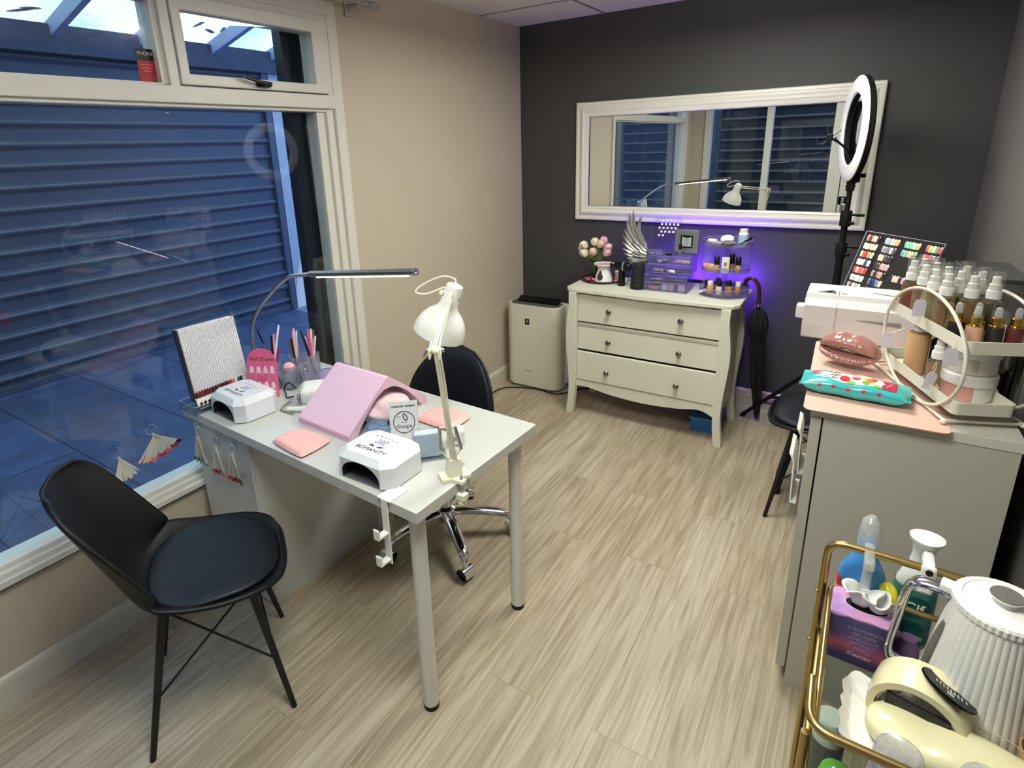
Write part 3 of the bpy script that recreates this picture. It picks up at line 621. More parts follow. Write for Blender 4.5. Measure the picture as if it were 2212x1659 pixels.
def nail_lamp(label, x, y, rz, opening):
    t = thing('nail_lamp', label, 'nail lamp', (x, y, TT), rz, 'white box nail lamps on the table')
    w, d, c, h = 0.1075, 0.085, 0.03, 0.085
    oc = [(-w+c, -d), (w-c, -d), (w, -d+c), (w, d-c), (w-c, d), (-w+c, d), (-w, d-c), (-w, -d+c)]
    it = [(x_*0.80, y_*0.80) for x_, y_ in oc]
    mb = MB(LAMPW); mb.poly([[(a, b, z) for a, b in oc] for z in (0.004, h-0.018)]+[[(a, b, h) for a, b in it]], smooth=False)
    o = mb.build('lamp_housing', t)
    k = MB(P('lamp inside', '#15130f', 0.5)); ar = [(-0.072, -0.05), (0.072, -0.05), (0.072, 0.02)]+[(0.072*math.cos(a), 0.02+0.042*math.sin(a)) for a in [PI*q/16 for q in range(1, 16)]]+[(-0.072, 0.02)]
    k.prism(ar[::-1], 0.15, M=frame((0, -d-0.01, 0.004), (1, 0, 0), y=(0, 0, 1)) @ T(0, 0, -0.15)); kc = k.build('cut'); kc.parent = t
    bpy.context.view_layer.update(); mw = kc.matrix_world.copy(); kc.parent = None; kc.matrix_world = mw
    cut(o, kc)
    b = MB(P('lamp base plate', '#8a8c8e', 0.3, 0.6)); b.prism([(a*0.96, bb*0.96) for a, bb in oc], 0.004); b.build('base_plate', t)
    # printed emblem: two feathers over the name, blue display, row of dots
    text('BOMANITY', 0.022, INKK, t, T(0.0, -0.036, h+0.0003), 'lettering', 0.0002)
    e = MB(INKG)
    for s in (-1, 1):
        for q in range(3): e.prism([(0, 0), (s*0.012, 0.004+q*0.002), (s*(0.032-q*0.005), 0.007+q*0.004), (s*0.014, -0.001+q*0.002)][::s], 0.0003, M=T(s*0.002, -0.018, h))
    e.build('emblem', t)
    dsp = MB(INKB)
    for cx in (-0.014, 0.0, 0.014):
        for (a, b_) in ((0, 0.010), (0, 0), (0, -0.010)): dsp.box((cx+a, 0.012+b_, h+0.0002), (0.009, 0.0025, 0.0004))
        dsp.box((cx+0.005, 0.017, h+0.0002), (0.002, 0.009, 0.0004)); dsp.box((cx-0.005, 0.007, h+0.0002), (0.002, 0.009, 0.0004))
    dsp.build('display', t)
    dt = MB(SILV)
    for q in range(6): dt.prism(circle(0.004, 10), 0.0003, M=T(-0.04+0.016*q, 0.036+0.004*math.sin(q), h))
    dt.build('touch_keys', t)
    return t
nail_lamp('white box-shaped nail lamp beside the silver album, at the window end', 0.25, -2.515, -0.09, 1)
nail_lamp('white box-shaped nail lamp at the near corner of the table by the desk lamp clamp', 0.977, -2.57, 0.0, 1)

# pink tented hand rest (long axis x)
t = thing('hand_rest', 'pink tent-shaped hand rest in the middle of the table', 'hand rest', (0.655, -2.308, TT), -0.06)
pr = [(-0.187, 0.0), (-0.187, 0.024), (-0.183, 0.028), (-0.006, 0.166), (0.006, 0.166), (0.183, 0.028), (0.187, 0.024), (0.187, 0.0), (0.158, 0.0)]
pr += [(y, z) for y, z, _ in smooth_path([(0.158, 0, 0), (0.125, 0.045, 0), (0.075, 0.095, 0), (0.03, 0.122, 0), (0.0, 0.127, 0), (-0.03, 0.122, 0), (-0.075, 0.095, 0), (-0.125, 0.045, 0), (-0.158, 0, 0)], 4)][1:]
mb = MB(PINK); mb.prism(pr, 0.265, M=frame((-0.1325, 0, 0), (0, 1, 0), y=(0, 0, 1)), bev=0.003); mb.build('rest_body', t)
mb = MB(P('pink pad seam', '#c08fb4', 0.5)); mb.box((0, -0.186, 0.0135), (0.262, 0.004, 0.003)); mb.build('seam', t)
# crumpled towel under it
def crumple(name, label, cat, mat, c, r, seed, amp=0.25, M=None):
    rr = random.Random(seed); ph = [(rr.uniform(2, 7), rr.uniform(2, 7), rr.uniform(0, 6), rr.uniform(0.3, 1)) for _ in range(9)]
    def fn(a, b):
        th, f = 2*PI*a, PI*b; n = sum(w*math.sin(p*th*1.0+q*f+s) for p, q, s, w in [(round(p), q, s, w) for p, q, s, w in ph])/len(ph)
        k = 1+amp*n; x, y, z = r[0]*math.sin(f)*math.cos(th)*k, r[1]*math.sin(f)*math.sin(th)*k, r[2]*(1-math.cos(f))*0.5*(1+amp*1.2*n*math.sin(f))
        return (c[0]+x, c[1]+y, c[2]+z)
    mb = MB(mat); mb.grid(fn, 48, 25, cu=True); o = mb.build(name); return tag(o, label, cat)
crumple('towel', 'crumpled white and pink towel stuffed under the pink hand rest', 'towel', P('pale pink towel', '#dcc3c6', 0.95, noise=0.2, scale=30, bump=0.6), (0.735, -2.31, TT), (0.11, 0.095, 0.095), 3, 0.16)
# peach wrist cushions
def cushion(label, corners):
    mb = MB(PEACH); c = [Vector((*p, 0)) for p in corners]; ctr = sum(c, Vector())/4
    def fn(a, b):
        p = c[0].lerp(c[1], a).lerp(c[3].lerp(c[2], a), b); u, v = 2*a-1, 2*b-1; k = 1-0.06*(u*u*v*v)
        return p, u, v
    N = 21; top = []; bot = []
    for i in range(N):
        for z0, L in ((1, top), (0, bot)):
            row = []
            for j in range(N):
                p, u, v = fn(i/(N-1), j/(N-1)); e = max(0.0, (1-abs(u)**5)*(1-abs(v)**5)); q = ctr+(p-ctr)*(1-0.07*(abs(u*v))**2)
                row.append((q.x, q.y, TT+0.007+(0.016*e**0.5 if z0 else -0.0068*e**0.3)))
            L.append(row)
    mb.poly(top, False, False, closed_u=False); mb.poly([r[::-1] for r in bot], False, False, closed_u=False); bmesh.ops.remove_doubles(mb.bm, verts=mb.bm.verts, dist=0.0006)
    return tag(mb.build('wrist_cushion'), label, 'cushion', 'peach wrist cushions')
cushion('peach wrist cushion at the near table edge in front of the pink hand rest', [(0.545, -2.632), (0.724, -2.655), (0.722, -2.522), (0.562, -2.522)])
cushion('peach wrist cushion on the far side of the table behind the review sign', [(0.86, -2.277), (1.018, -2.283), (1.024, -2.163), (0.87, -2.153)])
# review sign in an acrylic stand
t = thing('review_sign', 'small white customer reviews sign with a round stamp propped behind the nail lamp', 'sign', M=frame((0.905, -2.392, TT), (0.78, 0.62, 0), z=(0.30, -0.40, 0.9)) if False else T(0.915, -2.39, TT) @ R('Z', 0.72) @ R('X', -0.16))
SGN = P('white card', '#dfe0e3', 0.4, noise=0.01)
mb = MB(SGN); mb.box((0, 0, 0.0645), (0.092, 0.002, 0.127), 0.0008); mb.build('card', t)
FS = frame((0, -0.0016, 0), (1, 0, 0), y=(0, 0, 1))
text('customer reviews', 0.0105, INKK, t, FS @ T(0, 0.112, 0), bold=0.0002)
mb = MB(INKK); mb.tube([(0.034*math.cos(2*PI*k/36), -0.0016, 0.058+0.036*math.sin(2*PI*k/36)) for k in range(36)], 0.0013, seg=6, closed=True); mb.build('stamp_ring', t)
text('Google', 0.017, INKK, t, FS @ T(0, 0.044, 0)); text('tap here', 0.0055, INKK, t, FS @ T(0, 0.058, 0)); text('NFC', 0.006, INKK, t, FS @ T(-0.016, 0.076, 0))
mb = MB(INKK); mb.tube([(0.004+0.006*math.cos(a)-0.003*math.sin(a), -0.0016, 0.075+0.011*math.sin(a)) for a in [2*PI*k/16 for k in range(16)]], 0.0016, seg=6, closed=True); mb.build('finger_mark', t)
mb = MB(ACRYL); mb.box((0, 0.003, 0.05), (0.095, 0.0015, 0.1)); mb.box((0, 0.02, 0.001), (0.095, 0.04, 0.002)); mb.build('acrylic_stand', t)
# acrylic holder with pale blue wipes
t = thing('wipe_holder', 'clear acrylic holder of pale blue wipes beside the review sign', 'holder', (1.045, -2.435, TT), 0.75)
mb = MB(ACRYL)
for lo, hi in (((-0.045, -0.021, 0), (0.045, -0.019, 0.085)), ((-0.045, 0.019, 0), (0.045, 0.021, 0.085)), ((-0.045, -0.02, 0), (-0.043, 0.02, 0.085)), ((0.043, -0.02, 0), (0.045, 0.02, 0.085)), ((-0.055, -0.035, 0), (0.055, 0.03, 0.002))): bars(mb, [(lo, hi)], bev=0)
mb.build('acrylic_box', t)
BLUEP = P('pale blue wipes', '#d3e2ee', 0.8, noise=0.25, scale=60, bump=0.3)
mb = MB(BLUEP)
for k in range(5): mb.box((0, -0.014+0.007*k, 0.042), (0.08-0.002*k, 0.005, 0.078), 0.002, M=R('Z', 0.03*(k % 2)))
mb.build('wipe_stack', t)
tag(crumple('film_packet', 'crumpled blue plastic packet behind the review sign', 'packet', CLEAR('blue film', '#cfe0f4', 0.15, film=0.5, filmcol='#a8c4e6'), (0.83, -2.42, TT), (0.05, 0.035, 0.055), 8, 0.35), 'crumpled pale blue plastic packet against the review sign', 'packet')
t = thing('dispenser', 'small white dispenser box behind the wipe holder', 'box', (1.075, -2.33, TT), 0.6)
mb = MB(WHITE_P); mb.box((0, 0, 0.03), (0.055, 0.05, 0.05), 0.006, M=T(0, 0.005, -0.004)); mb.build('box_body', t); mb = MB(GRID); mb.box((0.0, -0.0205, 0.026), (0.026, 0.001, 0.012)); mb.build('slot', t)

# ------------------------------------------------------------------ desk lamps
LW = P('ivory enamel', '#e6e2cc', 0.3, noise=0.02); LSH = P('white lamp shade', '#e9e9e2', 0.3, noise=0.02)
t = thing('desk_lamp', 'white articulated desk lamp clamped to the near end of the table', 'lamp', (0, 0, 0))
B0 = Vector((1.186, -2.492, TT)); E1 = Vector((1.205, -2.565, 1.155)); E2 = Vector((1.008, -2.218, 1.203))
mb = MB(LW); mb.box((0, 0, 0.006), (0.085, 0.05, 0.012), 0.002, M=T(*B0) @ R('Z', 0.95)); mb.prism(rrect(0.045, 0.042, 0.006), 0.05, z0=0.012, M=T(*B0) @ R('Z', 0.95), taper=0.72); mb.build('base_block', t)
ck = MB(STEEL, LW); cx, cy = 1.222, -2.508
ck.box((cx-0.008, cy, TT+0.006), (0.04, 0.022, 0.012), 0.002, LW); ck.cyl((cx, cy, TT-0.075), (cx, cy, TT+0.022), 0.0045, mat=STEEL); ck.box((cx, cy, TT-0.042), (0.03, 0.024, 0.022), 0.003, LW); ck.lathe([(0.006, 0), (0.013, 0.004), (0.013, 0.012), (0.006, 0.016)], LW, T(cx, cy, TT-0.068), 8); ck.build('clamp', t)
def arm(name, a, b, off, extra=None):
    mb = MB(LW); d = (b-a).normalized(); n = Vector((0, 0, 1)).cross(d).normalized(); n = n if n.length else Vector((1, 0, 0)); s = n.cross(d)*-1
    for k in (-1, 1):
        o = s*off*k; mb.tube([a+o, a+o+(b-a)*0.5, b+o], 0.0038, seg=8)
        mb.tube([a+o+n*0.007, b+o+n*0.007], 0.002, seg=6)
    return mb, d, n, s
mb, d, n, s = arm('lower', B0+Vector((0, 0, 0.05)), E1, 0.006)
mb.cyl(B0+Vector((0, 0, 0.045)), B0+Vector((0, 0, 0.09)), 0.011); mb.build('lower_arm', t)
sp = MB(LW, STEEL); nw = Vector((0.8, 0.6, 0))
for k in (-1, 1):
    a = B0+(E1-B0)*0.42+nw*0.021*k; b = B0+(E1-B0)*0.24+nw*0.030*k
    sp.cyl(a, b, 0.0052, mat=STEEL); sp.tube([a, B0+(E1-B0)*0.425], 0.0028, seg=6); sp.tube([b, B0+(E1-B0)*0.15+nw*0.006*k], 0.0018, seg=6)
sp.build('spring', t)
mb, d, n, s = arm('upper', E1, E2, 0.008); mb.build('upper_arm', t)
jt = MB(LW, STEEL); jt.ball(E1, 0.012); jt.cyl(E1-n*0.022, E1+n*0.022, 0.006, mat=STEEL); jt.prism([(-0.012, -0.03), (0.012, -0.03), (0.016, 0.02), (-0.016, 0.02)], 0.004, M=frame(E1-n*0.014, s, z=n)); jt.prism([(-0.012, -0.03), (0.012, -0.03), (0.016, 0.02), (-0.016, 0.02)], 0.004, M=frame(E1+n*0.010, s, z=n)); jt.cyl(E1+n*0.02+s*0.0, E1+n*0.03+s*-0.03+Vector((0, 0, 0.012)), 0.004, mat=STEEL); jt.build('elbow_joint', t)
ax = Vector((-0.34, -0.14, -0.93)).normalized(); HM = frame(E2-ax*0.02, Vector((1, 0, 0))-ax*ax.x, z=ax)
mb = MB(LSH); pf = [(0.012, -0.012), (0.026, -0.006), (0.0295, 0.01), (0.030, 0.058), (0.037, 0.075), (0.058, 0.095), (0.074, 0.118), (0.083, 0.145), (0.0855, 0.168)]
pf = pf+[(0.0838, 0.168), (0.081, 0.146), (0.072, 0.12), (0.056, 0.098), (0.03, 0.085), (0.005, 0.083)]
mb.lathe(pf, M=HM, seg=48, cap0=True, cap1=True); sh = mb.build('lamp_shade', t)
v = MB(P('vent dark', '#77746a', 0.6))
for k in range(6):
    a = k*PI/3; v = MB(P('vent dark', '#77746a', 0.6)); v.box((0.0300*math.cos(a), 0.0300*math.sin(a), 0.03), (0.003, 0.003, 0.012), M=HM); v.build('vent_slot', sh)
bl = MB(P('frosted bulb', '#f6f3e6', 0.4)); bl.ball((0, 0, 0.12), (0.03, 0.03, 0.032), M=HM); bl.build('bulb', t)
jb = MB(LW); jb.cyl(E2-n*0.03, E2+n*0.03, 0.007); jb.ball(E2+n*0.034, 0.011); jb.build('head_joint', t)
cb = MB(P('ivory cable', '#e9e5d6', 0.5)); top = HM @ Vector((0, 0, -0.012))
cb.tube(smooth_path([top, top+Vector((-0.005, 0.0, 0.016)), top+Vector((-0.04, -0.02, 0.024)), top+Vector((-0.10, -0.05, -0.005)), top+Vector((-0.115, -0.06, -0.026)), top+Vector((-0.085, -0.04, -0.032)), top+Vector((-0.04, -0.01, -0.014)), E2+Vector((-0.01, 0.004, 0.008))], 6), 0.0028, seg=8)
cb.tube(smooth_path([E2+Vector((0.01, -0.02, 0.012)), E1.lerp(E2, 0.5)+Vector((0, 0, -0.012)), E1+Vector((0.012, 0.004, 0.01)), E1.lerp(B0, 0.25)+Vector((0.016, 0, 0)), E1.lerp(B0, 0.8)+Vector((0.014, 0, 0)), B0+Vector((0.0, 0.05, 0.02)), B0+Vector((-0.06, 0.10, 0.004)), B0+Vector((-0.13, 0.15, 0.003))], 6), 0.0022, seg=8)
cb.build('cable', t)

t = thing('led_lamp', 'slim silver lit LED bar lamp curving over the table from the window corner', 'lamp')
G = Vector
path = [G((0.026, -2.285, 0.735)), G((0.016, -2.285, 0.79)), G((0.006, -2.285, 0.86)), G((0.012, -2.285, 0.945)), G((0.06, -2.285, 1.026)), G((0.172, -2.285, 1.122)), G((0.265, -2.285, 1.185)), G((0.32, -2.285, 1.208)), G((0.42, -2.285, 1.224))]
mb = MB(STEEL); mb.tube(smooth_path(path, 8), 0.0075, seg=12); mb.build('gooseneck', t)
a, b = G((0.42, -2.285, 1.224)), G((0.912, -2.285, 1.2755)); mb = MB(P('dark anodised tube', '#8a857c', 0.3, 0.9)); mb.cyl(a, b, 0.0115, seg=24); mb.lathe([(0.0125, 0), (0.0125, 0.008), (0.006, 0.009), (0.006, 0.004)], STEEL, frame(b, (0, 1, 0), z=(b-a))); mb.build('lamp_tube', t)
d = (b-a).normalized(); mb = MB(P('lit LED strip', '#ffffff', 0.4, noise=0, emit='#fff6ea', estr=8.0)); mb.box((0, 0, 0), (0.435, 0.015, 0.006), 0.002, M=frame(a.lerp(b, 0.52)+G((0, 0, -0.0105)), d, y=(0, 1, 0))); mb.build('led_strip', t)
mb = MB(STEEL); mb.box((0.03, -2.285, TT+0.005), (0.05, 0.05, 0.008), 0.003); mb.cyl((0.026, -2.285, TT), (0.026, -2.285, TT+0.035), 0.015); mb.build('table_clamp', t)

# ------------------------------------------------------------------ window end: album, palettes, card, cups
t = thing('album', 'silver crocodile-embossed album standing against the window', 'album', M=frame((0.058, -2.599, TT+0.022), (0.06, 0.998, 0), z=(-0.16, 0, 0.985)))
CROC = None
def croc():
    m = bpy.data.materials.new('silver crocodile leather'); n, l = nodes(m); b = n['Principled BSDF']; tc = n.new('ShaderNodeTexCoord'); mp = n.new('ShaderNodeMapping'); mp.inputs['Scale'].default_value = (1.0, 1.0, 1.6)
    vo = n.new('ShaderNodeTexVoronoi'); vo.feature = 'DISTANCE_TO_EDGE'; vo.inputs['Scale'].default_value = 105; vo.inputs['Randomness'].default_value = 0.4
    r = n.new('ShaderNodeValToRGB'); r.color_ramp.elements[0].position = 0.02; r.color_ramp.elements[1].position = 0.16; r.color_ramp.elements[0].color = (*lin('#8f8f93'), 1); r.color_ramp.elements[1].color = (*lin('#f2f2f4'), 1)
    bp = n.new('ShaderNodeBump'); bp.inputs['Strength'].default_value = 0.8; bp.inputs['Distance'].default_value = 0.003
    l.new(tc.outputs['Object'], mp.inputs[0]); l.new(mp.outputs[0], vo.inputs['Vector']); l.new(vo.outputs['Distance'], r.inputs[0]); l.new(r.outputs[0], b.inputs['Base Color']); l.new(vo.outputs['Distance'], bp.inputs['Height']); l.new(bp.outputs[0], b.inputs['Normal'])
    b.inputs['Metallic'].default_value = 0.3; b.inputs['Roughness'].default_value = 0.35; return m
mb = MB(croc()); mb.box((0.112, -0.017, 0.14), (0.222, 0.004, 0.28), 0.002); mb.box((0.112, 0.017, 0.14), (0.222, 0.004, 0.28), 0.002); mb.build('cover', t)
mb = MB(P('album spine', '#4b4d52', 0.4, 0.3)); mb.box((0.002, 0, 0.14), (0.006, 0.038, 0.28), 0.002); mb.build('spine', t)
mb = MB(P('album pages', '#d8d4c8', 0.8)); mb.box((0.11, 0, 0.14), (0.205, 0.028, 0.268)); mb.build('pages', t)
# clear tray under the album and palettes
t = thing('acrylic_tray', 'clear acrylic tray at the near window corner of the table', 'tray', (0.085, -2.50, TT), -0.05)
mb = MB(ACRYL); bars(mb, [((-0.065, -0.135, 0), (0.05, 0.16, 0.004)), ((-0.065, -0.135, 0), (0.05, -0.132, 0.03)), ((-0.065, 0.157, 0), (0.05, 0.16, 0.03)), ((-0.065, -0.135, 0), (-0.062, 0.16, 0.03)), ((0.047, -0.135, 0), (0.05, 0.16, 0.03))], bev=0.0005); mb.build('tray_body', t)
mb = MB(P('acrylic polished edge', '#c9d3da', 0.15, 0.2)); mb.tube([(-0.064, -0.134, 0.03), (0.049, -0.134, 0.03), (0.049, 0.159, 0.03), (-0.064, 0.159, 0.03)], 0.0012, seg=6, closed=True); mb.build('edge_band', t)
def nailtip(L=0.026, w=0.0065):
    """outline of an almond nail tip along +y, domed"""
    rings = []
    for k in range(9):
        f = k/8; ww = w*(0.8+0.35*f)*(1 if f < 0.6 else max(0.03, (1-((f-0.6)/0.4)**2.2))**0.5); rings.append([(ww*math.cos(a), L*f, ww*0.45*math.sin(a)+0.0004) for a in [PI*q/6 for q in range(7)]])
    return rings
TIPC = [P('tip %d' % i, c, 0.15, noise=0.05, coat=0.5) for i, c in enumerate(['#5a1418', '#7a1a20', '#8e2a2e', '#3d2420', '#5b2f28', '#2e1a1a', '#a84038', '#c98a80', '#f0ece4', '#2f5a4a', '#6a1030', '#40100f'])]
t = thing('tip_palette', 'comb of dark red and brown painted nail tips leaning on the silver album', 'palette', M=frame((0.098, -2.605, TT+0.006), (0.0, 1, 0), z=(-0.35, 0, 0.93)))
mb = MB(WHITE_P); mb.box((0.10, 0, 0.024), (0.20, 0.003, 0.036), 0.001); mb.box((0.10, -0.012, 0.0), (0.20, 0.03, 0.003), 0.001); mb.build('comb', t)
base_tip = MB(TIPC[0]); base_tip.poly(nailtip(), True, True)
for k in range(18):
    c = TIPC[[0, 1, 2, 0, 1, 4, 5, 3, 4, 3, 1, 5, 2, 6, 7, 8, 9, 11][k]]
    mb = MB(c); mb.poly(nailtip(0.026, 0.006), True, True, M=T(0.006+0.011*k, -0.003, 0.040) @ R('X', PI/2+0.35) @ R('Y', 0.25)); mb.build('nail_tip', t)
for k in range(12):
    c = TIPC[[10, 0, 5, 10, 1, 11, 4, 0, 9, 5, 9, 9][k]]
    mb = MB(c); mb.poly(nailtip(0.020, 0.0055), True, True, M=T(0.008+0.0165*k, -0.007, 0.006) @ R('X', PI/2+0.5)); mb.build('nail_tip', t)
# pink nail shapes card
PKC = P('hot pink card', '#e0648f', 0.5, noise=0.02)
t = thing('nail_shape_card', 'pink arched nail shapes card standing beside the white nail lamp', 'card', M=frame((0.205, -2.40, TT), (0.9, 0.43, 0), z=(-0.05, 0.1, 1)))
ol = [(-0.062, 0), (0.062, 0)]+[(0.062*math.cos(a), 0.13+0.062*math.sin(a)) for a in [PI*k/20 for k in range(21)]]
mb = MB(PKC); mb.prism(ol, 0.003, M=frame((0, 0.0015, 0), (1, 0, 0), y=(0, 0, 1)), bev=0.0005); mb.build('card_board', t)
FC = frame((0, -0.0018, 0), (1, 0, 0), y=(0, 0, 1))
text('Nail Shapes', 0.0225, P('gold script', '#6b5132', 0.35, 0.4), t, FC @ T(0, 0.150, 0), shear=0.35)
TIPW = P('printed nail white', '#f4d6de', 0.4)
for r in range(2):
    for c in range(4):
        mb = MB(TIPW); w = 0.0085; sh = [(-w, 0), (w, 0), (w, 0.014)]+[[(w*math.cos(a), 0.014+0.014*math.sin(a)) for a in [PI*q/8 for q in range(1, 8)]], [(w*0.7, 0.026), (-w*0.7, 0.026)], [(0.004, 0.024), (0, 0.030), (-0.004, 0.024)], [(w*0.9, 0.022), (0.003, 0.029), (-0.003, 0.029), (-w*0.9, 0.022)]][(c+r) % 4]+[(-w, 0.014)]
        mb.prism(sh, 0.0004, M=FC @ T(-0.042+0.028*c, 0.095-0.062*r, 0)); mb.tube([(x-0.042+0.028*c, -0.0022, z+0.082-0.062*r) for x, z in ((-0.011, -0.018), (0.011, -0.018), (0.011, 0.016), (-0.011, 0.016))], 0.0005, seg=5, closed=True); mb.build('printed_nail', t)
mb = MB(PKC); mb.box((0, 0.02, 0.04), (0.03, 0.002, 0.09), 0.0005, M=R('X', 0.35)); mb.build('easel_strut', t)
# cups with brushes
CUPM = CLEAR('clear cup plastic', '#eef0f4', 0.05, film=0.18, filmcol='#e8e8ee')
pens = [P('pen black', '#121214', 0.3), P('pen white', '#ece8e6', 0.3), P('pen pink', '#e39ab4', 0.35), P('pen gold', '#b89a6a', 0.3, 0.8), P('pen rose', '#d9568a', 0.3), P('pen grey', '#6d6d72', 0.35, 0.3), P('pen magenta glitter', '#a3307c', 0.3, 0.4, noise=0.6, scale=400), P('pen blush', '#efc3cc', 0.35)]
seq = [0, 5, 3, 2, 0, 6, 1, 5, 0, 7, 1, 2, 7, 0, 1, 4, 1, 7, 3, 2, 0, 4, 5, 1]
bp = {}
def brush(k, base, top, ci, label):
    d = Vector(top)-Vector(base); L = d.length; key = (ci, round(L, 2))
    t = thing('nail_brush', label, 'brush', group='nail brushes and pens standing in the clear cups', M=frame(base, Vector((1, 0, 0))-d.normalized()*d.normalized().x, z=d))
    mb = MB(pens[ci]); mb.lathe([(0.003, 0), (0.0042, 0.01), (0.0045, L*0.6), (0.0038, L*0.97), (0.002, L)], seg=12); mb.build('handle', t)
    mb = MB(STEEL if k % 2 else pens[(ci+1) % 8]); mb.lathe([(0.0048, L*0.30), (0.0048, L*0.36)], seg=12, cap0=False, cap1=False); mb.build('collar', t)
cups = [(0.172, -2.318, 0.030, 0.112), (0.232, -2.292, 0.028, 0.095), (0.205, -2.232, 0.030, 0.115), (0.268, -2.205, 0.031, 0.125)]
for k, (x, y, r, h) in enumerate(cups):
    t = thing('brush_cup', ['clear round cup of dark brushes nearest the pink card', 'clear round jar with pink sponge between the brush cups', 'clear round cup of brushes by the window, in the middle', 'clear round cup of pink and white pens nearest the wall'][k], 'cup', (x, y, TT), 0, 'clear cups for brushes')
    mb = MB(CUPM); mb.lathe([(r*0.92, 0.0), (r, 0.004), (r, h), (r-0.0016, h), (r-0.0018, 0.006), (0.001, 0.005)], seg=28, cap0=True, cap1=False); mb.build('cup_body', t)
    mb = MB(CUPM); mb.tube([((r+0.0008)*math.cos(2*PI*q/28), (r+0.0008)*math.sin(2*PI*q/28), h) for q in range(28)], 0.0012, seg=6, closed=True); mb.build('rim', t)
names = {0: 'black', 1: 'white', 2: 'pink', 3: 'gold', 4: 'rose pink', 5: 'grey', 6: 'magenta glitter', 7: 'blush'}
tops = [(0.150, -2.352), (0.162, -2.342), (0.170, -2.330), (0.178, -2.300), (0.186, -2.318), (0.198, -2.300), (0.183, -2.275), (0.20, -2.258), (0.212, -2.25), (0.222, -2.243), (0.23, -2.232), (0.215, -2.222), (0.192, -2.215), (0.238, -2.218), (0.245, -2.205), (0.255, -2.196), (0.262, -2.186), (0.272, -2.20), (0.282, -2.19), (0.29, -2.205), (0.258, -2.222), (0.285, -2.222), (0.205, -2.236), (0.275, -2.178)]
cnt = {}
for k, (tx, ty) in enumerate(tops):
    cu = min((0, 2, 3), key=lambda q: (cups[q][0]-tx)**2+(cups[q][1]-ty)**2); cx, cy, r, h = cups[cu]
    bx, by = cx-(tx-cx)*0.5, cy-(ty-cy)*0.5; ci = seq[k]; ht = 0.245-0.05*(k % 3)*0.6+(0.01 if ci in (0, 1) else -0.02)
    key = (ci, cu); cnt[key] = cnt.get(key, 0)+1
    place = {0: 'cup nearest the pink card', 2: 'middle cup by the window', 3: 'cup nearest the wall'}[cu]
    lab = '%s nail brush standing in the %s' % (names[ci], place)
    if cnt[key] > 1: lab = '%s nail brush, %s one to its right in the %s' % (names[ci], {2: 'second', 3: 'third', 4: 'fourth'}[cnt[key]], place)
    brush(k, (bx, by, TT+0.006), (tx, ty, TT+ht), ci, lab)
tag(crumple('sponge', 'pink sponge ball sitting in the clear jar between the brush cups', 'sponge', P('pink sponge', '#f0b8c4', 0.95, noise=0.1, bump=0.4), (0.232, -2.292, TT+0.062), (0.024, 0.024, 0.048), 5, 0.08), 'pink sponge ball sitting in the clear jar between brush cups', 'sponge')
# clear dropper bottles, cutter and lilac bag
t = thing('dropper_bottle', 'small clear bottle with silver spray top leaning in front of the brush cups', 'bottle', M=T(0.302, -2.275, TT+0.004) @ R('Z', 0.6) @ R('X', -0.3))
mb = MB(CUPM); mb.lathe([(0.014, 0), (0.016, 0.004), (0.016, 0.045), (0.008, 0.054), (0.007, 0.06)], seg=20); mb.build('bottle_body', t)
mb = MB(CHROME); mb.lathe([(0.009, 0.058), (0.010, 0.062), (0.010, 0.078), (0.006, 0.082), (0.006, 0.098), (0.0035, 0.1)], seg=20); mb.build('spray_top', t)
tag(crumple('film_bag', 'lilac tinted clear bag lying between brush cups and pink hand rest', 'bag', CLEAR('lilac film', '#e6dcf2', 0.12, film=0.35, filmcol='#d8c8e8'), (0.375, -2.205, TT), (0.075, 0.05, 0.075), 11, 0.4), 'lilac tinted clear bag lying behind the pink hand rest', 'bag')
tag(crumple('foil_pack', 'turquoise printed clear pouch at the far edge of the table by the window frame', 'pouch', CLEAR('aqua film', '#d8ecf0', 0.1, film=0.45, filmcol='#8fb6bd'), (0.36, -2.105, TT), (0.085, 0.03, 0.06), 13, 0.35), 'turquoise printed clear pouch at the far table edge by the window frame', 'pouch')
# white electric file machine with cable
t = thing('nail_drill', 'white rounded nail drill machine beside the pink hand rest', 'nail drill', (0.415, -2.33, TT), -0.75)
mb = MB(WHITE_P); mb.box((0, 0, 0.037), (0.115, 0.10, 0.066), 0.022, seg=4, smooth=True); mb.box((0, 0.0, 0.005), (0.10, 0.09, 0.01), 0.003); mb.build('drill_body', t)
mb = MB(GRID); mb.lathe([(0.014, 0), (0.014, 0.006), (0.011, 0.009)], M=frame((0.04, -0.05, 0.04), (1, 0, 0), z=(0, -1, 0))); mb.build('dial', t)
mb = MB(BLACK); mb.box((-0.03, -0.0495, 0.018), (0.014, 0.004, 0.012), 0.001); mb.box((-0.008, -0.0495, 0.018), (0.008, 0.004, 0.010), 0.001); mb.box((0.006, -0.0495, 0.018), (0.008, 0.004, 0.010), 0.001); mb.build('sockets', t)
t = thing('drill_handpiece', 'white drill handpiece lying beside the nail drill machine', 'handpiece', (0.44, -2.425, TT+0.011), 0.5)
mb = MB(WHITE_P); mb.lathe([(0.004, -0.05), (0.0095, -0.045), (0.0105, 0.03), (0.006, 0.05), (0.003, 0.06)], M=R('Y', PI/2), seg=20); mb.build('handle', t)
mb = MB(P('grey flex', '#8c8782', 0.5))
mb.tube(smooth_path([(0.36, -2.395, TT+0.014), (0.35, -2.42, TT+0.005), (0.37, -2.452, TT+0.004), (0.41, -2.455, TT+0.004), (0.44, -2.452, TT+0.005)], 6), 0.0035, seg=8)
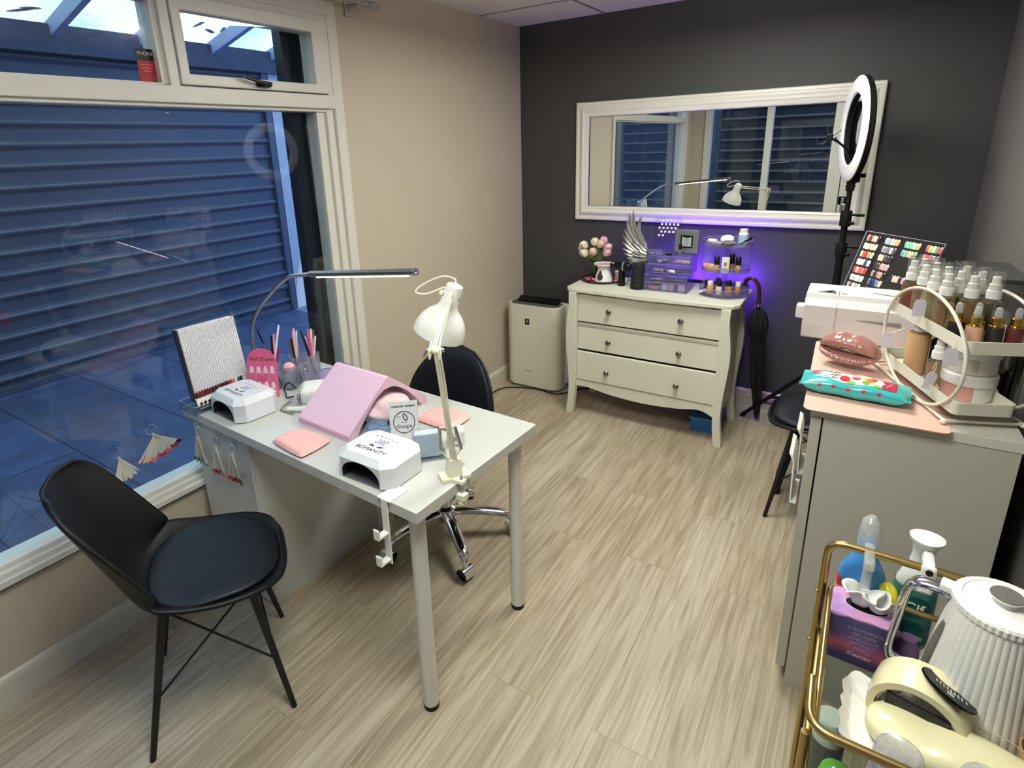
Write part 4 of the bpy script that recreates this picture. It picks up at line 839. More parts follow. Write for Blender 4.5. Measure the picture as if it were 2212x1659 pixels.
mb.tube(smooth_path([(0.33, -2.36, TT+0.012), (0.30, -2.37, TT+0.005), (0.27, -2.35, TT+0.005), (0.25, -2.34, TT+0.02), (0.27, -2.33, TT+0.045), (0.31, -2.335, TT+0.035)], 6), 0.0028, mat=BLACK, seg=8); tag(mb.build('drill_cable'), 'grey and black flex coiled between nail drill and pink card', 'cable')

# ------------------------------------------------------------------ headphone hooks clamped under the near edge
t = thing('clamp_hook', 'white double bag hook clamped to the near edge of the table', 'hook', M=TM @ T(-0.115, -0.001, 0))
mb = MB(WHITE_P); mb.box((0, 0.03, TZ+0.002), (0.05, 0.07, 0.004), 0.001); mb.box((0, -0.003, TZ-0.10), (0.024, 0.005, 0.205), 0.0015); mb.build('bracket', t)
for z in (TZ-0.10, TZ-0.185):
    mb = MB(WHITE_P); mb.box((0, -0.022, z), (0.022, 0.035, 0.008), 0.003); mb.box((0, -0.040, z+0.012), (0.022, 0.007, 0.032), 0.003); mb.build('hook_arm', t)

# ------------------------------------------------------------------ nail swatch rings
STK = CLEAR('ivory swatch stick', '#fffaf0', 0.15, film=0.62, filmcol='#f8f5ea')
def swatch_ring(label, M, n, cols, spread, L=0.085, seed=1):
    t = thing('swatch_ring', label, 'swatch ring', M=M, group='rings of nail colour swatch sticks')
    mb = MB(CHROME); mb.tube([(0.019*math.cos(2*PI*k/24), -0.004, -0.016+0.019*math.sin(2*PI*k/24)) for k in range(24)], 0.0012, seg=6, closed=True); mb.build('split_ring', t)
    mb = MB(ACRYL); mb.lathe([(0.018, 0), (0.016, 0.004), (0.006, 0.008), (0.005, 0.012)], M=frame((0, 0.008, 0.0), (1, 0, 0), z=(0, -1, 0)), seg=20); mb.tube([(0, -0.004, 0), (0, -0.012, -0.004), (0, -0.010, 0.008)], 0.002, seg=6); mb.build('suction_hook', t)
    rr = random.Random(seed)
    for k in range(n):
        a = spread[0]+(spread[1]-spread[0])*k/(n-1)+rr.uniform(-0.03, 0.03); col = cols[k*len(cols)//n]
        mb = MB(STK, P('sw'+col, col, 0.2, noise=0.05, coat=0.4)); w = 0.0038; ln = L*rr.uniform(0.92, 1.05)
        mb.prism([(-w*0.5, 0.004), (w*0.5, 0.004), (w*0.8, -ln*0.84), (-w*0.8, -ln*0.84)], 0.0016); mb.prism([(-w*0.9, -ln*0.84), (-w, -ln*0.97), (-w*0.6, -ln), (w*0.6, -ln), (w, -ln*0.97), (w*0.9, -ln*0.84)], 0.0018, mat=mb.mats[1])
        o = mb.build('swatch_stick', t, M=frame((0, -0.004-0.0021*abs(k-n/2)*0.7-0.0008*(k % 3), -0.033), (1, 0, 0), y=(0, 0, 1)) @ R('Z', a))
    return t
REDS = ['#eab59a', '#f0a58c', '#e07a70', '#d34b48', '#c22b30', '#e2606a', '#a8252c', '#2b2326']
WF = Matrix(((0, -1, 0, 0), (1, 0, 0, 0), (0, 0, 1, 0), (0, 0, 0, 1)))   # faces +x off the window
swatch_ring('fan of peach to red nail swatches hanging on the window pane', T(-0.018, -2.735, 0.71) @ WF, 22, REDS, (-0.75, 0.95), 0.105, 2)
swatch_ring('fan of pale nail swatches on the window half hidden by the shell chair', T(-0.018, -2.862, 0.675) @ WF, 14, ['#e8d9c8', '#dccabc', '#c9b0a2', '#e0b8b0', '#b9d0d8', '#7fa8b0'], (-0.35, 0.6), 0.095, 3)
for k, (x, z, cols, lab) in enumerate([(0.105, 0.685, ['#5e6a3c', '#39553a', '#24352a', '#1c2b20', '#d9c9a8'], 'green nail swatches on a ring, leftmost on the white drawer unit'),
                                       (0.215, 0.668, ['#b03a50', '#8e2036', '#c2505a', '#d07a5a', '#b3202a', '#e07f7a'], 'red nail swatches on a ring, middle of the white drawer unit'),
                                       (0.312, 0.668, ['#a52a38', '#5c1f2a', '#c04a3a', '#2a2a30', '#40404a'], 'red and black nail swatches on a ring, rightmost on the white drawer unit')]):
    swatch_ring(lab, T(x, -2.624, z), 16, cols, (-0.36, 0.36), 0.115, 10+k)
# cups and stickers on the window glass
t = tag(MB(ACRYL).lathe([(0.02, 0), (0.018, 0.004), (0.008, 0.009), (0.007, 0.014), (0.003, 0.015)], M=frame((-0.0295, -2.437, 1.79), (0, 1, 0), z=(1, 0, 0)), seg=24).build('suction_cup'), 'clear suction cup stuck to the window glass under the transom', 'suction cup')
t = thing('window_sticker', 'black and red phone sticker at the bottom corner of the left fanlight', 'sticker', M=frame((-0.0295, -2.487, 1.94), (0, 1, 0), z=(1, 0, 0)))
mb = MB(P('sticker red', '#9c1a24', 0.5)); mb.box((0, -0.02, 0.0003), (0.062, 0.075, 0.0006)); mb.build('red_panel', t)
mb = MB(BLACK); mb.box((0, 0.037, 0.0003), (0.062, 0.038, 0.0006)); mb.build('black_panel', t)
text('PHONE', 0.016, P('sticker grey print', '#c9c4c4', 0.5), t, T(0, 0.040, 0.0008))
mb = MB(P('sticker red print', '#d05a5a', 0.5))
for k in range(3): mb.box((0, 0.006-0.010*k, 0.0008), (0.044-0.008*k, 0.004, 0.0004))
for k in range(3): mb.tube([(-0.018+0.018*k+0.005*math.cos(2*PI*q/10), -0.038+0.007*math.sin(2*PI*q/10), 0.001) for q in range(10)], 0.001, seg=5, closed=True)
mb.build('print', t)
# ------------------------------------------------------------------ things on the white dresser
DT = 0.815
WCER = P('white ceramic', '#eae7e2', 0.15, noise=0.02, coat=0.4)
t = thing('round_tray', 'black round tray holding the tulips and wax burner on the dresser', 'tray', (0.735, -0.29, DT))
mb = MB(P('black lacquer', '#16100f', 0.2, noise=0.1)); mb.lathe([(0.10, 0), (0.122, 0.004), (0.132, 0.016), (0.129, 0.0165), (0.12, 0.007), (0.001, 0.006)], seg=48, cap1=False); mb.build('tray_body', t)
mb = MB(P('rosy tray top', '#6e3f42', 0.25, noise=0.3, scale=30)); mb.lathe([(0.119, 0.007), (0.119, 0.008)], seg=40); mb.build('tray_inlay', t)
GEM = [P('pink gem', '#d8407a', 0.2, coat=0.6), P('pale gem', '#e9a8a0', 0.2, coat=0.6), P('gold gem', '#c9a96a', 0.3, 0.8)]
for k, (x, y, lab) in enumerate([(0.655, -0.345, 'bright pink stone, leftmost on the round black tray'), (0.678, -0.372, 'bright pink stone at the front rim of the round black tray'), (0.70, -0.352, 'pale pink stone in front of the tulip vase'), (0.668, -0.318, 'small gold stone at the foot of the tulip vase'), (0.842, -0.335, 'pale pink stone right of the white wax burner')]):
    mb = MB(GEM[[0, 0, 1, 2, 1][k]]); mb.ball((0, 0, 0.008), (0.017, 0.011, 0.008), seg=8, rings=5, M=T(x, y, DT+0.008) @ R('Z', k)); tag(mb.build('decor_stone'), lab, 'stone', 'coloured stones on the round black tray')
# tulips in a glass
t = thing('tulip_vase', 'bunch of cream and pink tulips in a small glass vase', 'vase of flowers', (0.675, -0.265, DT+0.008)); t.scale = (1.18, 1.18, 1.12)
GREEN = P('tulip green', '#5f7a3a', 0.5, noise=0.25, scale=20); VG = CLEAR('vase glass', '#e4efdf', 0.02)
mb = MB(VG); mb.lathe([(0.034, 0), (0.036, 0.006), (0.038, 0.10), (0.0365, 0.10), (0.034, 0.008), (0.001, 0.008)], seg=28, cap1=False); mb.build('vase', t)
mb = MB(CLEAR('vase water', '#dfe9d2', 0.02)); mb.lathe([(0.033, 0.009), (0.034, 0.06)], seg=24); mb.build('water', t)
TUL = [P('tulip cream', '#efe6cf', 0.45, noise=0.08), P('tulip peach', '#f0cdb4', 0.45, noise=0.1), P('tulip pink', '#e6b8c4', 0.45, noise=0.12)]
heads = [(-0.062, 0.01, 0.150, 0), (-0.042, -0.02, 0.178, 0), (-0.03, -0.045, 0.140, 0), (-0.004, 0.0, 0.190, 0), (0.008, -0.045, 0.150, 1), (0.024, -0.01, 0.185, 1), (0.02, 0.03, 0.195, 2), (0.052, 0.0, 0.170, 2), (0.062, -0.03, 0.150, 2)]
for k, (x, y, z, ci) in enumerate(heads):
    st = MB(GREEN); st.tube(smooth_path([(x*0.2, y*0.2, 0.012), (x*0.35, y*0.35, 0.08), (x*0.9, y*0.9, z-0.03), (x, y, z-0.012)], 5), 0.0028, seg=7); sto = st.build('stem', t)
    tm = MB(TUL[ci]); ax = Vector((x*1.5, y*1.5, 0.09)).normalized(); Mx = frame((x, y, z-0.014), Vector((1, 0, 0))-ax*ax.x, z=ax)
    tm.lathe([(0.003, 0), (0.0135, 0.006), (0.0185, 0.018), (0.0175, 0.032), (0.013, 0.043), (0.008, 0.047), (0.004, 0.046)], M=Mx, seg=18)
    for q in range(6):
        a = q*PI/3+0.3; r0 = 1.0+0.02*(q % 2)
        def pet(u, v, a=a, r0=r0):
            w = (0.0125*math.sin(PI*min(1, 0.12+v*0.88)))*(u*2-1); zz = 0.003+0.046*v; rr = (0.0195*math.sin(PI*(0.12+0.62*v)))*r0
            return (rr*math.cos(a)-w*math.sin(a), rr*math.sin(a)+w*math.cos(a), zz)
        tm.grid(pet, 6, 8, M=Mx)
    tm.build('tulip_head', t)
for k, (a, L, w) in enumerate([(3.3, 0.13, 0.016), (2.5, 0.15, 0.014), (4.6, 0.14, 0.016), (0.2, 0.13, 0.014), (5.6, 0.12, 0.014), (1.3, 0.16, 0.014)]):
    def leaf(u, v, a=a, L=L, w=w):
        s = (u*2-1)*w*math.sin(PI*min(0.98, 0.1+0.9*v)); rr = 0.012+0.055*v**1.6; z = 0.05+L*0.75*v-0.035*v**3
        return (rr*math.cos(a)-s*math.sin(a), rr*math.sin(a)+s*math.cos(a), z+0.3*abs(s))
    mb = MB(GREEN); mb.grid(leaf, 5, 12); mb.build('leaf', t, mod=solid(0.0008))
# white burner with a teardrop window
t = thing('wax_burner', 'white ceramic wax burner with a teardrop opening on the round tray', 'wax burner', (0.768, -0.352, DT+0.008))
mb = MB(WCER); mb.lathe([(0.052, 0), (0.056, 0.006), (0.05, 0.035), (0.042, 0.06), (0.036, 0.078), (0.036, 0.086), (0.05, 0.098), (0.064, 0.11), (0.062, 0.112), (0.045, 0.103), (0.02, 0.1), (0.001, 0.1)], seg=48, cap1=False); o = mb.build('burner_body', t)
mb = MB(P('burner hollow', '#4b4548', 0.6)); dp = [(x, z) for x, z, _ in smooth_path([(0, 0.033, 0), (0.012, 0.012, 0), (0.019, -0.006, 0), (0.014, -0.022, 0), (0, -0.028, 0), (-0.014, -0.022, 0), (-0.019, -0.006, 0), (-0.012, 0.012, 0)], 4, True)]
mb.prism(dp, 0.03, M=frame((-0.006, -0.062, 0.042), (1, 0, 0), y=(0, 0, 1)) @ T(0, 0, -0.03)); kc = mb.build('k'); kc.parent = t; bpy.context.view_layer.update(); mw = kc.matrix_world.copy(); kc.parent = None; kc.matrix_world = mw; cut(o, kc)
mb = MB(P('pink wax', '#e0a6b4', 0.3)); mb.lathe([(0.055, 0.1035), (0.055, 0.1065)], seg=32); mb.build('wax_pool', t)
tag(MB(P('blush candle', '#e8d0c8', 0.5)).lathe([(0.02, 0), (0.021, 0.003), (0.021, 0.055), (0.018, 0.058)], M=T(0.835, -0.285, DT+0.009), seg=24).build('candle'), 'small blush candle behind the wax burner', 'candle')
# black massage gun standing on its handle
t = thing('massage_gun', 'black T-shaped massage gun standing upright on the dresser', 'massage gun', (0.892, -0.38, DT), -0.1)
mb = MB(BLACK); mb.lathe([(0.02, 0), (0.0225, 0.004), (0.0205, 0.05), (0.019, 0.10)], seg=24); mb.build('handle', t)
mb = MB(BLACK); mb.lathe([(0.017, -0.045), (0.024, -0.043), (0.0275, -0.03), (0.0275, 0.045), (0.024, 0.055), (0.02, 0.058)], M=T(0, 0, 0.118) @ R('Y', PI/2), seg=28); mb.lathe([(0.0285, 0.01), (0.0285, 0.02)], GRID, T(0, 0, 0.118) @ R('Y', PI/2), 28, False, False); mb.build('motor_head', t)
mb = MB(BLACKM); mb.lathe([(0.008, 0), (0.008, 0.012), (0.014, 0.018), (0.013, 0.03), (0.003, 0.034)], M=T(-0.045, 0, 0.118) @ R('Y', -PI/2), seg=20); mb.build('massage_tip', t)
tag(MB(WHITE_P).box((0.975, -0.30, DT+0.016), (0.03, 0.03, 0.03), 0.003).build('small_box'), 'tiny white box between the massage gun and black speaker', 'box')
t = thing('speaker', 'black cylindrical speaker in front of the silver wing', 'speaker', (1.0, -0.405, DT))
mb = MB(P('speaker cloth', '#0e0e10', 0.8, noise=0.3, scale=300)); mb.lathe([(0.042, 0.0), (0.0425, 0.006), (0.036, 0.14), (0.033, 0.146)], seg=36); mb.build('speaker_body', t)
mb = MB(BLACK); mb.lathe([(0.032, 0.146), (0.030, 0.149), (0.001, 0.147)], seg=36, cap1=False); mb.build('speaker_top', t)
mb = MB(GRID); mb.box((0.014, -0.0405, 0.03), (0.012, 0.001, 0.002)); mb.build('logo_bar', t)
# silver wing ornament
t = thing('wing_ornament', 'silver carved wing ornament standing behind the black speaker', 'ornament', (0.925, -0.23, DT), 0.1)
WING = P('antique silver resin', '#a9a7a2', 0.35, 0.55, noise=0.25, scale=60, bump=0.2)
root = Vector((0.075, 0, 0.11))
def feather(mb, a, b, w, bend, y):
    a, b = Vector(a), Vector(b); d = (b-a); n = Vector((-d.z, 0, d.x)).normalized()
    def fn(u, v):
        s = u*2-1; ww = w*(0.55+0.45*math.sin(PI*min(1, v*0.9+0.12)))*(1 if v < 0.85 else math.sqrt(max(0.02, 1-((v-0.85)/0.15)**2)))
        p = a+d*v+n*(bend*math.sin(PI*v)+s*ww); return (p.x, y-0.007*(1-s*s)-0.0025*(1-abs(s))**4, p.z)
    mb.grid(fn, 9, 16)
mb = MB(WING); mb.box((0, 0, 0.008), (0.09, 0.07, 0.016), 0.004); mb.build('plinth', t)
core = MB(WING); core.prism([(-0.02, 0.012), (0.03, 0.012), (0.075, 0.12), (0.078, 0.16), (0.05, 0.215), (0.01, 0.26), (-0.02, 0.35), (-0.045, 0.30), (-0.06, 0.22), (-0.05, 0.15)], 0.012, M=frame((0, 0.012, 0), (1, 0, 0), y=(0, 0, 1)), bev=0.003); core.build('wing_core', t)
# feathers fan from the leading edge on the right, curving left and up
def quill(a, c, b, w, y):
    a, c, b = Vector(a), Vector(c), Vector(b); mb = MB(WING)
    def fn(u, v):
        s_ = u*2-1; p = a*(1-v)**2+c*2*v*(1-v)+b*v*v; d = ((c-a)*(1-v)+(b-c)*v).normalized(); n = Vector((-d.z, 0, d.x))
        ww = w*(0.6+0.4*math.sin(PI*min(1, v*0.9+0.12)))*(1 if v < 0.82 else math.sqrt(max(0.02, 1-((v-0.82)/0.18)**2)))
        p = p+n*(s_*ww); return (p.x, y-0.006*(1-s_*s_)-0.003*(1-abs(s_))**4, p.z)
    mb.grid(fn, 9, 18); mb.build('feather', t)
tips = [(0.014, 0.395), (-0.03, 0.432), (-0.052, 0.415), (-0.066, 0.375), (-0.078, 0.315), (-0.083, 0.275), (-0.084, 0.235), (-0.082, 0.198), (-0.074, 0.168), (-0.055, 0.142), (-0.028, 0.128)]
for k, (x, z) in enumerate(tips):
    f = k/(len(tips)-1); a0 = (0.058+0.01*f, 0, 0.225-0.105*f); c0 = (-0.022-0.012*f+0.03*f*f, 0, 0.235-0.115*f) if k > 3 else (-0.012-0.014*k, 0, 0.255)
    quill(a0, c0, (x, 0, z), 0.0125, 0.006-0.0012*k)
for tier, (n, sc) in enumerate(((7, 0.62), (6, 0.36))):
    for k in range(n):
        f = k/(n-1); x, z = tips[min(10, 1+int(f*9))]; bx, bz = 0.06+0.012*f, 0.225-0.085*f
        quill((bx, 0, bz), (bx-0.05*sc, 0, bz+0.01-0.02*f), (bx+(x-bx)*sc, 0, bz+(z-bz)*sc), 0.0115, -0.012-0.006*tier)
le = MB(WING); le.tube(smooth_path([(0.03, -0.012, 0.40), (0.012, -0.014, 0.31), (0.03, -0.016, 0.255), (0.062, -0.018, 0.215), (0.085, -0.018, 0.165), (0.078, -0.014, 0.12)], 6), 0.005, radii=[0.002]*6+[0.005]*25); le.build('leading_edge', t)
# ------------------------------------------------------------------ clear acrylic drawers with makeup
AC = CLEAR('acrylic drawer', '#f2f1fb', 0.03, refl=1.0, film=0.07, filmcol='#f0eeff')
def acr_box(mb, lo, hi, th=0.003, top=True, front=True):
    L = [(lo, (hi[0], hi[1], lo[2]+th)), ((lo[0], hi[1]-th, lo[2]), hi), (lo, (lo[0]+th, hi[1], hi[2])), ((hi[0]-th, lo[1], lo[2]), hi)]
    if top: L.append(((lo[0], lo[1], hi[2]-th), hi))
    if front: L.append((lo, (hi[0], lo[1]+th, hi[2])))
    for a, b in L: mb.box([(p+q)/2 for p, q in zip(a, b)], [q-p for p, q in zip(a, b)])
DM = T(1.042, -0.435, DT) @ R('Z', 0.06)
t = thing('makeup_organiser', 'clear acrylic makeup drawers glowing violet in the middle of the dresser', 'makeup drawers', M=DM)
for k, (z0, z1, dx) in enumerate([(0.0, 0.098, 0.0), (0.10, 0.205, 0.012)]):
    mb = MB(AC); acr_box(mb, (dx, 0.02 if k else 0.0, z0), (dx+0.245, 0.19, z1), 0.004, True, False); mb.box((dx+0.1225, 0.10, (z0+z1)/2), (0.237, 0.18, 0.004)); mb.build('case', t)
    for q in range(2):
        za, zb = (z0+0.005, (z0+z1)/2-0.003) if q == 0 else ((z0+z1)/2+0.003, z1-0.005)
        mb = MB(AC); acr_box(mb, (dx+0.005, (0.02 if k else 0)+0.001, za), (dx+0.240, 0.178, zb), 0.0025, False, True); dr = mb.build('drawer', t)
        eb = MB(CLEAR('acrylic bright edge', '#d9d6f2', 0.1, film=0.35, filmcol='#e9e6ff')); y0 = (0.02 if k else 0)
        eb.tube([(dx+0.005, y0, za), (dx+0.240, y0, za), (dx+0.240, y0, zb), (dx+0.005, y0, zb)], 0.0014, seg=6, closed=True)
        if (k, q) in ((1, 1), (0, 1)): eb.box((dx+0.115, y0+0.06, (za+zb)/2), (0.002, 0.11, zb-za-0.004))
        eb.build('edge', dr)
COS = {n: P('cosmetic '+n, c, 0.3, noise=0.05) for n, c in dict(black='#0e0d0f', white='#e8e6e6', pink='#e58aa6', brown='#6b3a30', gold='#c8a06a', nude='#d8b49c', red='#9c2b33', beige='#e6dccb', grey='#7d7a80').items()}
def lip(label, p, rz, c1, c2, L=0.07, r=0.008, name='lipstick', up=False):
    t = thing(name, label, name.replace('_', ' '), M=DM @ T(*p) @ R('Z', rz))
    Mx = Matrix.Identity(4) if up else R('Y', PI/2)
    mb = MB(COS[c1]); mb.lathe([(r*0.9, 0), (r, 0.002), (r, L*0.5)], M=Mx, seg=16); mb.build('tube_body', t)
    mb = MB(COS[c2]); mb.lathe([(r*1.05, L*0.5), (r*1.05, L-0.002), (r*0.9, L)], M=Mx, seg=16); mb.build('cap', t)
D = 0.012
for lab, p, rz, a, b, L in [('black lip liner in the top acrylic drawer, left end', (D+0.015, 0.05, 0.1685), 0.1, 'black', 'black', 0.06), ('white and black mascara in the top drawer, left half', (D+0.055, 0.045, 0.1685), -0.25, 'white', 'black', 0.055), ('pink capped gloss at the middle of the top drawer', (D+0.075, 0.06, 0.1685), 0.5, 'beige', 'pink', 0.045),
                            ('pink and white lip gloss lying in the top drawer, right half', (D+0.145, 0.045, 0.1685), 0.05, 'pink', 'beige', 0.085), ('nude gloss lying behind the pink one in the top drawer', (D+0.15, 0.075, 0.1685), -0.05, 'white', 'nude', 0.075),
                            ('beige foundation stick in the second drawer, left end', (D+0.03, 0.05, 0.1175), -0.35, 'beige', 'gold', 0.065), ('white tube slanting in the second drawer', (D+0.09, 0.05, 0.1175), -0.5, 'white', 'white', 0.075), ('black mascara tube across the middle of the second drawer', (D+0.07, 0.035, 0.1175), 0.0, 'black', 'grey', 0.07), ('red brown lipstick in the second drawer, right half', (D+0.145, 0.045, 0.1175), 0.1, 'red', 'brown', 0.075), ('dark compact brush in the second drawer, right end', (D+0.18, 0.07, 0.1175), 0.2, 'black', 'brown', 0.05),
                            ('black wand in the third drawer, right half', (0.13, 0.03, 0.063), 0.02, 'black', 'black', 0.085), ('dark eye pencil in the third drawer, left half', (0.03, 0.03, 0.063), 0.3, 'grey', 'pink', 0.07)]:
    lip(lab, p, rz, a, b, L)
def compact(label, M, r, h, c, ci=None, name='compact'):
    t = thing(name, label, name, M=M)
    mb = MB(COS[c]); mb.lathe([(r*0.95, 0), (r, 0.002), (r, h-0.002), (r*0.95, h)], seg=28); mb.build('case', t)
    mb = MB(COS[ci or 'gold']); mb.lathe([(r*0.75, h), (r*0.73, h+0.0008)], seg=28); mb.build('lid_inlay', t)
compact('brown striped compact in the bottom acrylic drawer, left end', DM @ T(0.055, 0.055, 0.008), 0.038, 0.018, 'nude', 'brown')
for lab, x, c, w in [('white card box in the bottom drawer, near its middle', 0.115, 'white', 0.03), ('coral blush box in the bottom drawer', 0.15, 'nude', 0.032), ('white box with a small cross mark, right end of the bottom drawer', 0.208, 'beige', 0.036)]:
    o = MB(COS[c]); o.box((0, 0, 0.016), (w, 0.03, 0.032), 0.002); o = o.build('makeup_box'); o.matrix_world = DM @ T(x, 0.035, 0.007) @ R('Z', 0.1); tag(o, lab, 'box')
# on top of the drawers: sticker panel, clear case, glitter frame
DZ = 0.2055
t = thing('sticker_stand', 'clear stand with rows of small pearl square stickers on the makeup drawers', 'sticker display', M=DM @ T(0.085, 0.13, DZ) @ R('X', -0.18))
mb = MB(ACRYL); mb.box((0, 0, 0.1), (0.155, 0.0025, 0.2)); mb.box((0, -0.02, 0.0015), (0.155, 0.05, 0.003)); mb.build('acrylic_board', t)
PRL = P('pearl sticker', '#e9dff0', 0.3, coat=0.3)
for r, (n, off) in enumerate([(2, -0.045), (4, -0.033), (5, -0.045), (5, -0.033), (4, -0.03)]):
    for c in range(n):
        mb = MB(PRL); mb.box((off+0.0225*c, -0.0025, 0.095+0.021*r), (0.0125, 0.002, 0.0125), 0.001); mb.build('sticker', t)
t = thing('clear_case', 'small clear case of nail gems in front of the sticker stand', 'case', M=DM @ T(0.055, 0.055, DZ))
mb = MB(AC); acr_box(mb, (-0.04, -0.02, 0), (0.04, 0.02, 0.028), 0.002); mb.build('case_body', t)
for k in range(5):
    mb = MB(COS['white']); mb.ball((-0.028+0.014*k, -0.012, 0.006), 0.0045, seg=10, rings=6); mb.build('gem', t)
compact('small black round pot on top of the makeup drawers', DM @ T(0.125, 0.04, DZ), 0.016, 0.013, 'black', 'grey', 'pot')
lip('black nail polish bottle standing in front of the glitter photo frame', (0.178, 0.075, DZ), 0, 'grey', 'black', 0.062, 0.009, 'polish_bottle', True)
t = thing('photo_frame', 'square silver glitter photo frame standing on the makeup drawers', 'photo frame', M=DM @ T(0.20, 0.125, DZ) @ R('Z', -0.12) @ R('X', -0.12))
GLT = P('silver glitter', '#a7a6aa', 0.25, 0.8, noise=0.7, scale=350); FW = 0.066
mb = MB(GLT); mb.poly([[(-d, y, 0.066-d), (d, y, 0.066-d), (d, y, 0.066+d), (-d, y, 0.066+d)] for d, y in ((FW, 0.008), (FW, -0.006), (0.062, -0.008), (0.034, -0.008), (0.031, -0.004))], False, False, smooth=False); mb.build('frame', t)
mb = MB(BLACK); mb.poly([[(-d, y, 0.066-d), (d, y, 0.066-d), (d, y, 0.066+d), (-d, y, 0.066+d)] for d, y in ((0.035, -0.0085), (0.033, -0.010), (0.028, -0.010), (0.027, -0.006))], False, False, smooth=False); mb.build('inner_border', t)
mb = MB(P('faded print', '#9aa4a0', 0.4, noise=0.2)); mb.box((0, -0.005, 0.066), (0.056, 0.002, 0.056)); mb.build('picture', t)
mb = MB(P('print ink', '#59615f', 0.5)); mb.tube(smooth_path([(-0.006, -0.0065, 0.048), (-0.004, -0.0065, 0.066), (0.001, -0.0065, 0.084), (0.007, -0.0065, 0.07), (0.004, -0.0065, 0.05)], 4), 0.001, seg=5); mb.build('print_mark', t)
mb = MB(BLACK); mb.box((0, 0.022, 0.05), (0.03, 0.003, 0.10), M=R('X', 0.3)); mb.build('easel_back', t)
# violet LED bar lying on the dresser behind the drawers, turned to the wall
t = thing('light_bar', 'slim violet LED light bar lying behind the makeup drawers, turned to the wall', 'light', M=T(1.27, -0.135, DT+0.012) @ R('X', 0.12))
VIO = P('lit violet strip', '#5a30ff', 0.4, noise=0, emit=(0.17, 0.035, 1.0), estr=420.0)
mb = MB(BLACK); mb.box((0, 0, 0), (0.58, 0.012, 0.018), 0.002); mb.build('bar_housing', t)
mb = MB(VIO); mb.box((0, 0.0068, 0), (0.57, 0.002, 0.013)); mb.build('led_strip', t)

# ------------------------------------------------------------------ rotating makeup carousel
KX, KY = 1.462, -0.335
t = thing('makeup_carousel', 'round three-tier clear makeup carousel at the right end of the dresser', 'makeup organiser', (KX, KY, DT), 0.3)
RK = 0.128
mb = MB(AC); mb.lathe([(RK-0.01, 0), (RK, 0.006), (RK, 0.012), (0.02, 0.013)], seg=56, cap1=False); mb.build('turntable', t)
for k, z in enumerate((0.016, 0.135, 0.275)):
    r = RK if k == 0 else RK-0.004
    mb = MB(AC); mb.lathe([(0.02, z), (r, z), (r, z+0.028), (r-0.003, z+0.028), (r-0.003, z+0.004), (0.02, z+0.004)], seg=56, cap0=False, cap1=False); mb.build('tier', t)
    mb = MB(CLEAR('acrylic rim', '#e6e4f0', 0.08, film=0.3, filmcol='#f0eef8')); mb.tube([(r*math.cos(2*PI*q/56), r*math.sin(2*PI*q/56), z+0.029) for q in range(56)], 0.0018, seg=6, closed=True); mb.build('rim', t)
mb = MB(AC)
for q in range(4): mb.box((0, 0, 0), (RK-0.012, 0.003, 0.25), M=R('Z', PI/2*q) @ T((RK-0.012)/2, 0, 0.15))
mb.build('divider', t)
def on(k): return DT+(0.0205, 0.1395, 0.2795)[k]
def bottle(label, x, y, z, r, h, body, cap, hc, name='foundation_bottle', sq=False, capr=0.8, liquid=None):
    t = thing(name, label, 'bottle', (x, y, z), group='foundation bottles on the carousel' if name == 'foundation_bottle' else None)
    mb = MB(COS[body] if body in COS else body)
    if sq: mb.prism(rrect(r*2, r*1.3, 0.003), h); mb.build('bottle_body', t)
    else: mb.lathe([(r*0.92, 0), (r, 0.003), (r, h-0.008), (r*0.7, h)], seg=24); mb.build('bottle_body', t)
    mb = MB(COS[cap] if cap in COS else cap); mb.lathe([(r*capr, h), (r*capr, h+hc-0.002), (r*capr*0.9, h+hc)], seg=24); mb.build('cap', t)
FND = [P('foundation amber', '#b98a58', 0.2, coat=0.5), P('foundation light', '#dcc4a4', 0.2, coat=0.5), P('foundation tan', '#a8773f', 0.2, coat=0.5)]
bottle('amber foundation bottle with clear top on the lowest tier, left of the front ones', KX-0.055, KY-0.08, on(0), 0.019, 0.045, FND[0], 'white', 0.022)
bottle('pale foundation bottle with black cap at the front of the lowest tier', KX-0.008, KY-0.092, on(0), 0.0155, 0.045, FND[1], 'black', 0.03)
bottle('tan foundation bottle with black cap on the lowest tier, front right', KX+0.038, KY-0.08, on(0), 0.019, 0.048, FND[2], 'black', 0.028)
bottle('tan foundation bottle with clear top, rightmost on the lowest tier', KX+0.08, KY-0.052, on(0), 0.017, 0.045, FND[2], 'white', 0.025)
bottle('amber bottle with black cap behind the front row on the lowest tier', KX-0.022, KY-0.05, on(0), 0.016, 0.046, FND[0], 'black', 0.032)
bottle('amber foundation bottle with black cap at the left of the middle tier front', KX-0.03, KY-0.088, on(1), 0.0145, 0.042, FND[0], 'black', 0.042, capr=0.95)
bottle('amber foundation bottle with black cap at the right of the middle tier', KX+0.072, KY-0.06, on(1), 0.0145, 0.042, FND[0], 'black', 0.042, capr=0.95)
bottle('dark capped bottle at the back of the middle tier', KX+0.035, KY-0.03, on(1), 0.0145, 0.042, FND[2], 'black', 0.05, capr=0.95)
o = MB(COS['beige']); o.box((0, 0, 0.042), (0.038, 0.028, 0.084), 0.001); o = o.build('product_box'); o.matrix_world = T(KX+0.016, KY-0.098, on(1)) @ R('Z', 0.15); tag(o, 'cream carton standing between the bottles on the middle tier', 'box')
m_ = MB(COS['grey']); m_.box((0, -0.0145, 0.05), (0.014, 0.001, 0.02)); m_.box((0, -0.0145, 0.026), (0.026, 0.001, 0.004)); m_.box((0, -0.0145, 0.016), (0.022, 0.001, 0.003)); m_.build('print', o)
compact('round pink blush pot on the left of the middle tier', T(KX-0.092, KY-0.035, on(1)), 0.022, 0.034, 'pink', 'nude', 'blush_pot')
